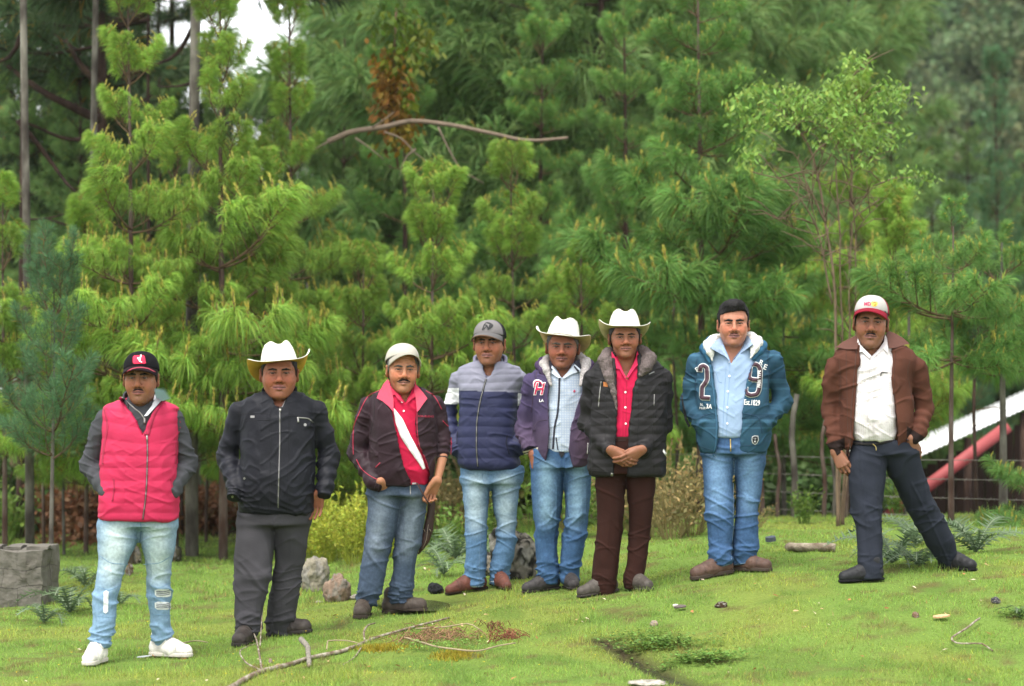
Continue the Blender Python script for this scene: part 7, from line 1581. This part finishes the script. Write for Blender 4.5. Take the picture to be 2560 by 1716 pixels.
# ---- shed with white roof and red gable beam
def shed():
    rt = root('shed', 'dark open shed with white sheet roof and red sloping beam at right', 'shed', at(2450,1300,27)); off = np.array(rt.location); g = Geo()
    a, b, c, d = [np.array(at(*q)) for q in ((2150,1206,27),(2640,985,27),(2660,932,30),(2170,1150,30))]
    n = 160; rows = []
    for i in range(n+1):
        t = i/n; p = a+(b-a)*t; q = d+(c-d)*t; up = np.array([0,0,.007])*math.cos(i*math.pi/2); rows.append([p+up, (p+q)/2+up, q+up])
    v, f = sheet(np.array(rows), .012); link('roof', mk_mesh('roof', v-off, f, mat('white_roof_sheet', (.78,.79,.80), rough=.4, noise=.05)), rt)
    p0, p1 = np.array(at(2190,1312,26.8)), np.array(at(2520,1066,26.8)); g.tube(np.array([p0,(p0+p1)/2,p1])-off, .068, 14); link('beam', g.mesh('beam', mat('red_painted_beam', (.30,.060,.062), rough=.6, noise=.12, nscale=6)), rt)
    bm_ = mat('dark_shed_board', (.035,.020,.014), rough=.95, noise=.5, nscale=5, bump=.004, stretch=(1,1,.3))
    for k in range(26):
        x0 = at(2150+k*24,1300,28.2); g = Geo(); zt = min(1.0, 1.0); top = at(2150+k*24, 1206-k*24*.451+30, 28.2)[2]; w = 24*28.2/F; g.box((.006, 0, -1.2), (w-.004, .03+.008*(k%2), top-x0.z), o=np.array(x0)-off); link('board', g.mesh('board', bm_, False), rt)
    for px in (2290, 2420, 2560): g = Geo(); p = at(px, 1320, 27.1); g.tube([np.array(p)-off+[0,0,-.4], np.array(at(px, 1206-(px-2150)*.451+10, 27.1))-off], .045, 8); link('post', g.mesh('post', M_BARKD), rt)
    g = Geo(); p = np.array(at(2207,1330,26.9)); g.box((0,0,-.3), (.17,.05,.42), o=p-off); link('panel', g.mesh('panel', mat('grey_panel', (.42,.41,.40), rough=.8), False), rt)
shed()
# ---- leafy shrub tree with bare pale limbs
def shrub_tree():
    D = 19.3; rt = root('shrub_tree', 'leggy shrub tree with bare pale limbs and flat leafy top', 'tree', gpt(2090,1316)); off = np.array(rt.location); D = off[1]; r = np.random.default_rng(4); leafpts = []
    def A(px, py, dy=0): return np.array(at(px, py, D+dy))
    limbs = [([(2094,1316,0),(2092,1000,0),(2085,700,0),(2062,560,.05),(2045,440,.1),(2010,350,.1),(1960,290,.0)], .030,.008), ([(2098,1316,.05),(2105,900,.1),(2100,640,.1),(2095,520,.1),(2090,400,.15)], .018,.006), ([(2104,1316,.1),(2122,900,.1),(2125,660,.1),(2130,560,.05),(2200,500,0)], .020,.006), ([(2108,1316,.1),(2135,900,.1),(2140,700,.1),(2132,440,.1),(2140,290,.1)], .016,.005),
      ([(2078,760,0),(2048,590,0),(2010,510,-.05),(1960,450,-.1),(1880,430,-.15)], .015,.005), ([(2045,590,0),(1985,570,0),(1930,540,-.1)], .010,.003), ([(2062,560,.05),(2020,460,.1),(1975,380,.1),(1935,375,.1)], .012,.004), ([(2045,440,.1),(2120,330,.2),(2160,300,.2)], .011,.004), ([(2010,350,.1),(1985,300,.1),(1985,255,.1)], .009,.003), ([(2062,560,.05),(2000,455,-.1),(1955,455,-.1)], .009,.003),
      ([(2132,590,.1),(2170,540,.0),(2215,500,0)], .010,.003), ([(2090,520,.1),(2150,420,.1),(2215,395,.1)], .010,.003), ([(2048,590,0),(2020,480,-.1),(2000,400,-.1)], .009,.003), ([(2040,430,.1),(2060,370,0),(2080,300,0)], .009,.003), ([(1985,570,0),(1955,545,0),(1915,552,0)], .006,.002), ([(2085,700,0),(2060,640,-.1),(2015,560,-.2)], .010,.003), ([(2095,520,.1),(2060,460,.2),(2000,440,.3)], .008,.003), ([(2140,290,.1),(2140,215,.1),(2125,165,.1)], .006,.002), ([(2130,560,.05),(2180,470,-.1),(2250,440,-.15)], .008,.003)]
    wm = mat('pale_limb_bark', (0.139,0.096,0.061), rough=.9, noise=.3, nscale=18)
    for pts, a, b in limbs:
        q = resample(np.array([A(*p) for p in pts]), .07); q = q+.010*np.stack([vnoise(q*6), vnoise(q*6+3), vnoise(q*6+6)],1); g = Geo(); g.tube(q-off, np.linspace(a*.5, b, len(q)), 7); link('limb', g.mesh('limb', wm), rt)
        for k in range(5 if len(pts) < 5 else 9):
            i = int(len(q)*r.uniform(.45,1))-1; d = nrm(np.array([r.normal(), r.normal()*.6, abs(r.normal())*.6+.1])); e = q[i]+d*r.uniform(.15,.42); g = Geo(); g.tube(np.array([q[i], (q[i]+e)/2+[0,0,.03], e])-off, [.005,.004,.002], 4); link('twig', g.mesh('twig', wm), rt)
    V = []; C = []
    cl = [(1985,235,60,14),(2050,250,90,18),(2120,265,110,22),(2200,235,90,12),(2140,150,45,14),(2120,185,50,12),(1905,215,60,12),(1950,290,90,18),(2060,300,110,24),(2150,310,110,24),(1880,300,60,12),(1905,370,60,12),(2200,350,80,14),(2110,345,120,20),(2010,260,80,16),(2220,225,60,10),(2260,240,50,8),(1860,390,40,8),(2160,400,70,10),(2250,440,80,8),(2310,445,50,6),(1840,255,50,8),(2095,220,60,12)]
    for (px, py, w, n) in cl:
        n *= 9; p = np.stack([px+r.normal(size=n)*w*.42, py+r.normal(size=n)*17], 1); dy = r.normal(size=n)*.28; P = np.array([A(a, b, c) for (a, b), c in zip(p, dy)]); a = r.uniform(0,6.28,n); d = nrm(np.stack([np.cos(a), np.sin(a), -r.uniform(.3,1.6,n)],1)); s = .058*r.uniform(.6,1.3,n)[:,None]; e = nrm(np.cross(d, r.normal(size=(n,3)))+[0,0,.3])
        V.append(np.stack([P, P+d*s*.5+e*s*.22, P+d*s, P+d*s*.5-e*s*.22],1).reshape(-1,3)); C.append(np.repeat(pcol(r,n,(.17,.29,.055)),4,0))
    V = np.concatenate(V)-off; link('leaves', mk_mesh('leaves', V, np.arange(len(V)).reshape(-1,4), M_LEAF, np.concatenate(C), smooth=False), rt, kind='stuff')
shrub_tree()
# ---- dead arching bough in the middle and golden dying creeper
def bough():
    D = 23.5; P = [at(*q) for q in ((820,355,D),(880,330,D),(960,318,D),(1030,303,D),(1120,312,D),(1220,332,D),(1330,352,D),(1420,345,D))]; o = np.array(P[0]); rt = root('bare_bough', 'long pale leafless bough arching across the middle of the wood', 'bough', o); m = mat('pale_bough', (0.197,0.145,0.104), rough=.9, noise=.25)
    q = resample(np.array([np.array(p) for p in P]), .1); g = Geo(); g.tube(q-o, np.linspace(.028,.014,len(q)), 8); link('bough', g.mesh('bough', m), rt)
    for T_ in (((888,345),(930,375),(960,400)), ((960,330),(1000,345),(1040,385),(1090,420)), ((1095,318),(1120,370),(1150,420),(1210,460)), ((1040,372),(1010,400),(1000,440)), ((820,355),(770,385),(730,425)), ((930,320),(960,300),(985,280))):
        q = resample(np.array([np.array(at(a, b, D-.2)) for a, b in T_]), .08); g = Geo(); g.tube(q-o, np.linspace(.010,.004,len(q)), 5); link('twig', g.mesh('twig', m), rt)
bough()
def creeper():
    D = 24.2; r = np.random.default_rng(8); o = np.array(at(985,400,D)); V = []; C = []
    for (px, py, w, hh, n, col) in ((975,190,24,60,240,(.42,.24,.03)),(985,260,26,70,260,(.40,.20,.04)),(1015,250,16,40,120,(.26,.36,.03)),(1000,150,22,40,140,(.24,.34,.03)),(1005,330,20,40,110,(.38,.28,.03)),(990,60,34,50,160,(.18,.30,.03)),(1065,110,20,60,100,(.24,.30,.04))):
        P = np.array([at(px+r.normal()*w, py+r.normal()*hh*.6, D+r.normal()*.15) for _ in range(n)]); a = r.uniform(0,6.28,n); d = nrm(np.stack([np.cos(a), np.sin(a), -r.uniform(.4,1.8,n)],1)); s = .10*r.uniform(.6,1.3,n)[:,None]; e = nrm(np.cross(d, r.normal(size=(n,3)))); V.append(np.stack([P, P+d*s*.5+e*s*.25, P+d*s, P+d*s*.5-e*s*.25],1).reshape(-1,3)); C.append(np.repeat(pcol(r,n,np.array(col)*.55),4,0))
    V = np.concatenate(V)-o; rt = root('creeper', 'hanging creeper with golden and lime leaves high in the wood', 'creeper', o); link('leaves', mk_mesh('leaves', V, np.arange(len(V)).reshape(-1,4), M_LEAF, np.concatenate(C), smooth=False), rt, kind='stuff')
    g = Geo(); g.tube(np.array([np.array(at(*q)) for q in ((990,20,D),(985,150,D),(980,300,D),(995,420,D))])-o, .012, 5); link('stem', g.mesh('stem', M_TWIG), rt)
creeper()
print('props', round(time.time()-T0, 1))

# ---- thin bare lower trunks standing in the shade behind the men
for i, (px, D, w, top) in enumerate(((110,21.6,.014,1000),(160,20.8,.012,980),(455,23.0,.016,950),(515,22.2,.014,960),(770,22.8,.015,980),(1015,22.2,.013,1000),(1690,22.6,.014,1000),(2265,21.0,.015,950),(2440,20.6,.015,960))):
    x = (px-1280)/F*D; zb = float(h(x, D)); zt = at(px, top-260, D)[2]; r = random.Random(i); q = np.array([[.04*math.sin(k*.9+px)*k/7, .02*k/7, (zt-zb+.1)*k/7-.05] for k in range(8)]); g = Geo(); g.tube(q, np.linspace(w*1.2, w*.7, 8), 8)
    t = root('thin_pine_trunk', ['slim','pale','crooked','dark','straight'][i % 5]+' thin trunk in the shade, '+where(px)+['',', nearer one',', farther one'][0 if i % 3 == 0 else 1 if D < 22.1 else 2], 'tree', (x, D, zb), 'thin bare trunks in the shade'); link('trunk', g.mesh('trunk', [M_BARKR, M_BARKG, M_BARKD][i % 3]), t)
    for k in range(3): z = (zt-zb)*r.uniform(.3,.95); a_ = r.uniform(0,6.28); g = Geo(); g.tube([(0,0,z),(.15*math.cos(a_),.15*math.sin(a_),z+.03),(.34*math.cos(a_),.34*math.sin(a_),z-.02)], [.006,.004,.002], 4); link('dead_twig', g.mesh('dead_twig', M_TWIG), t)
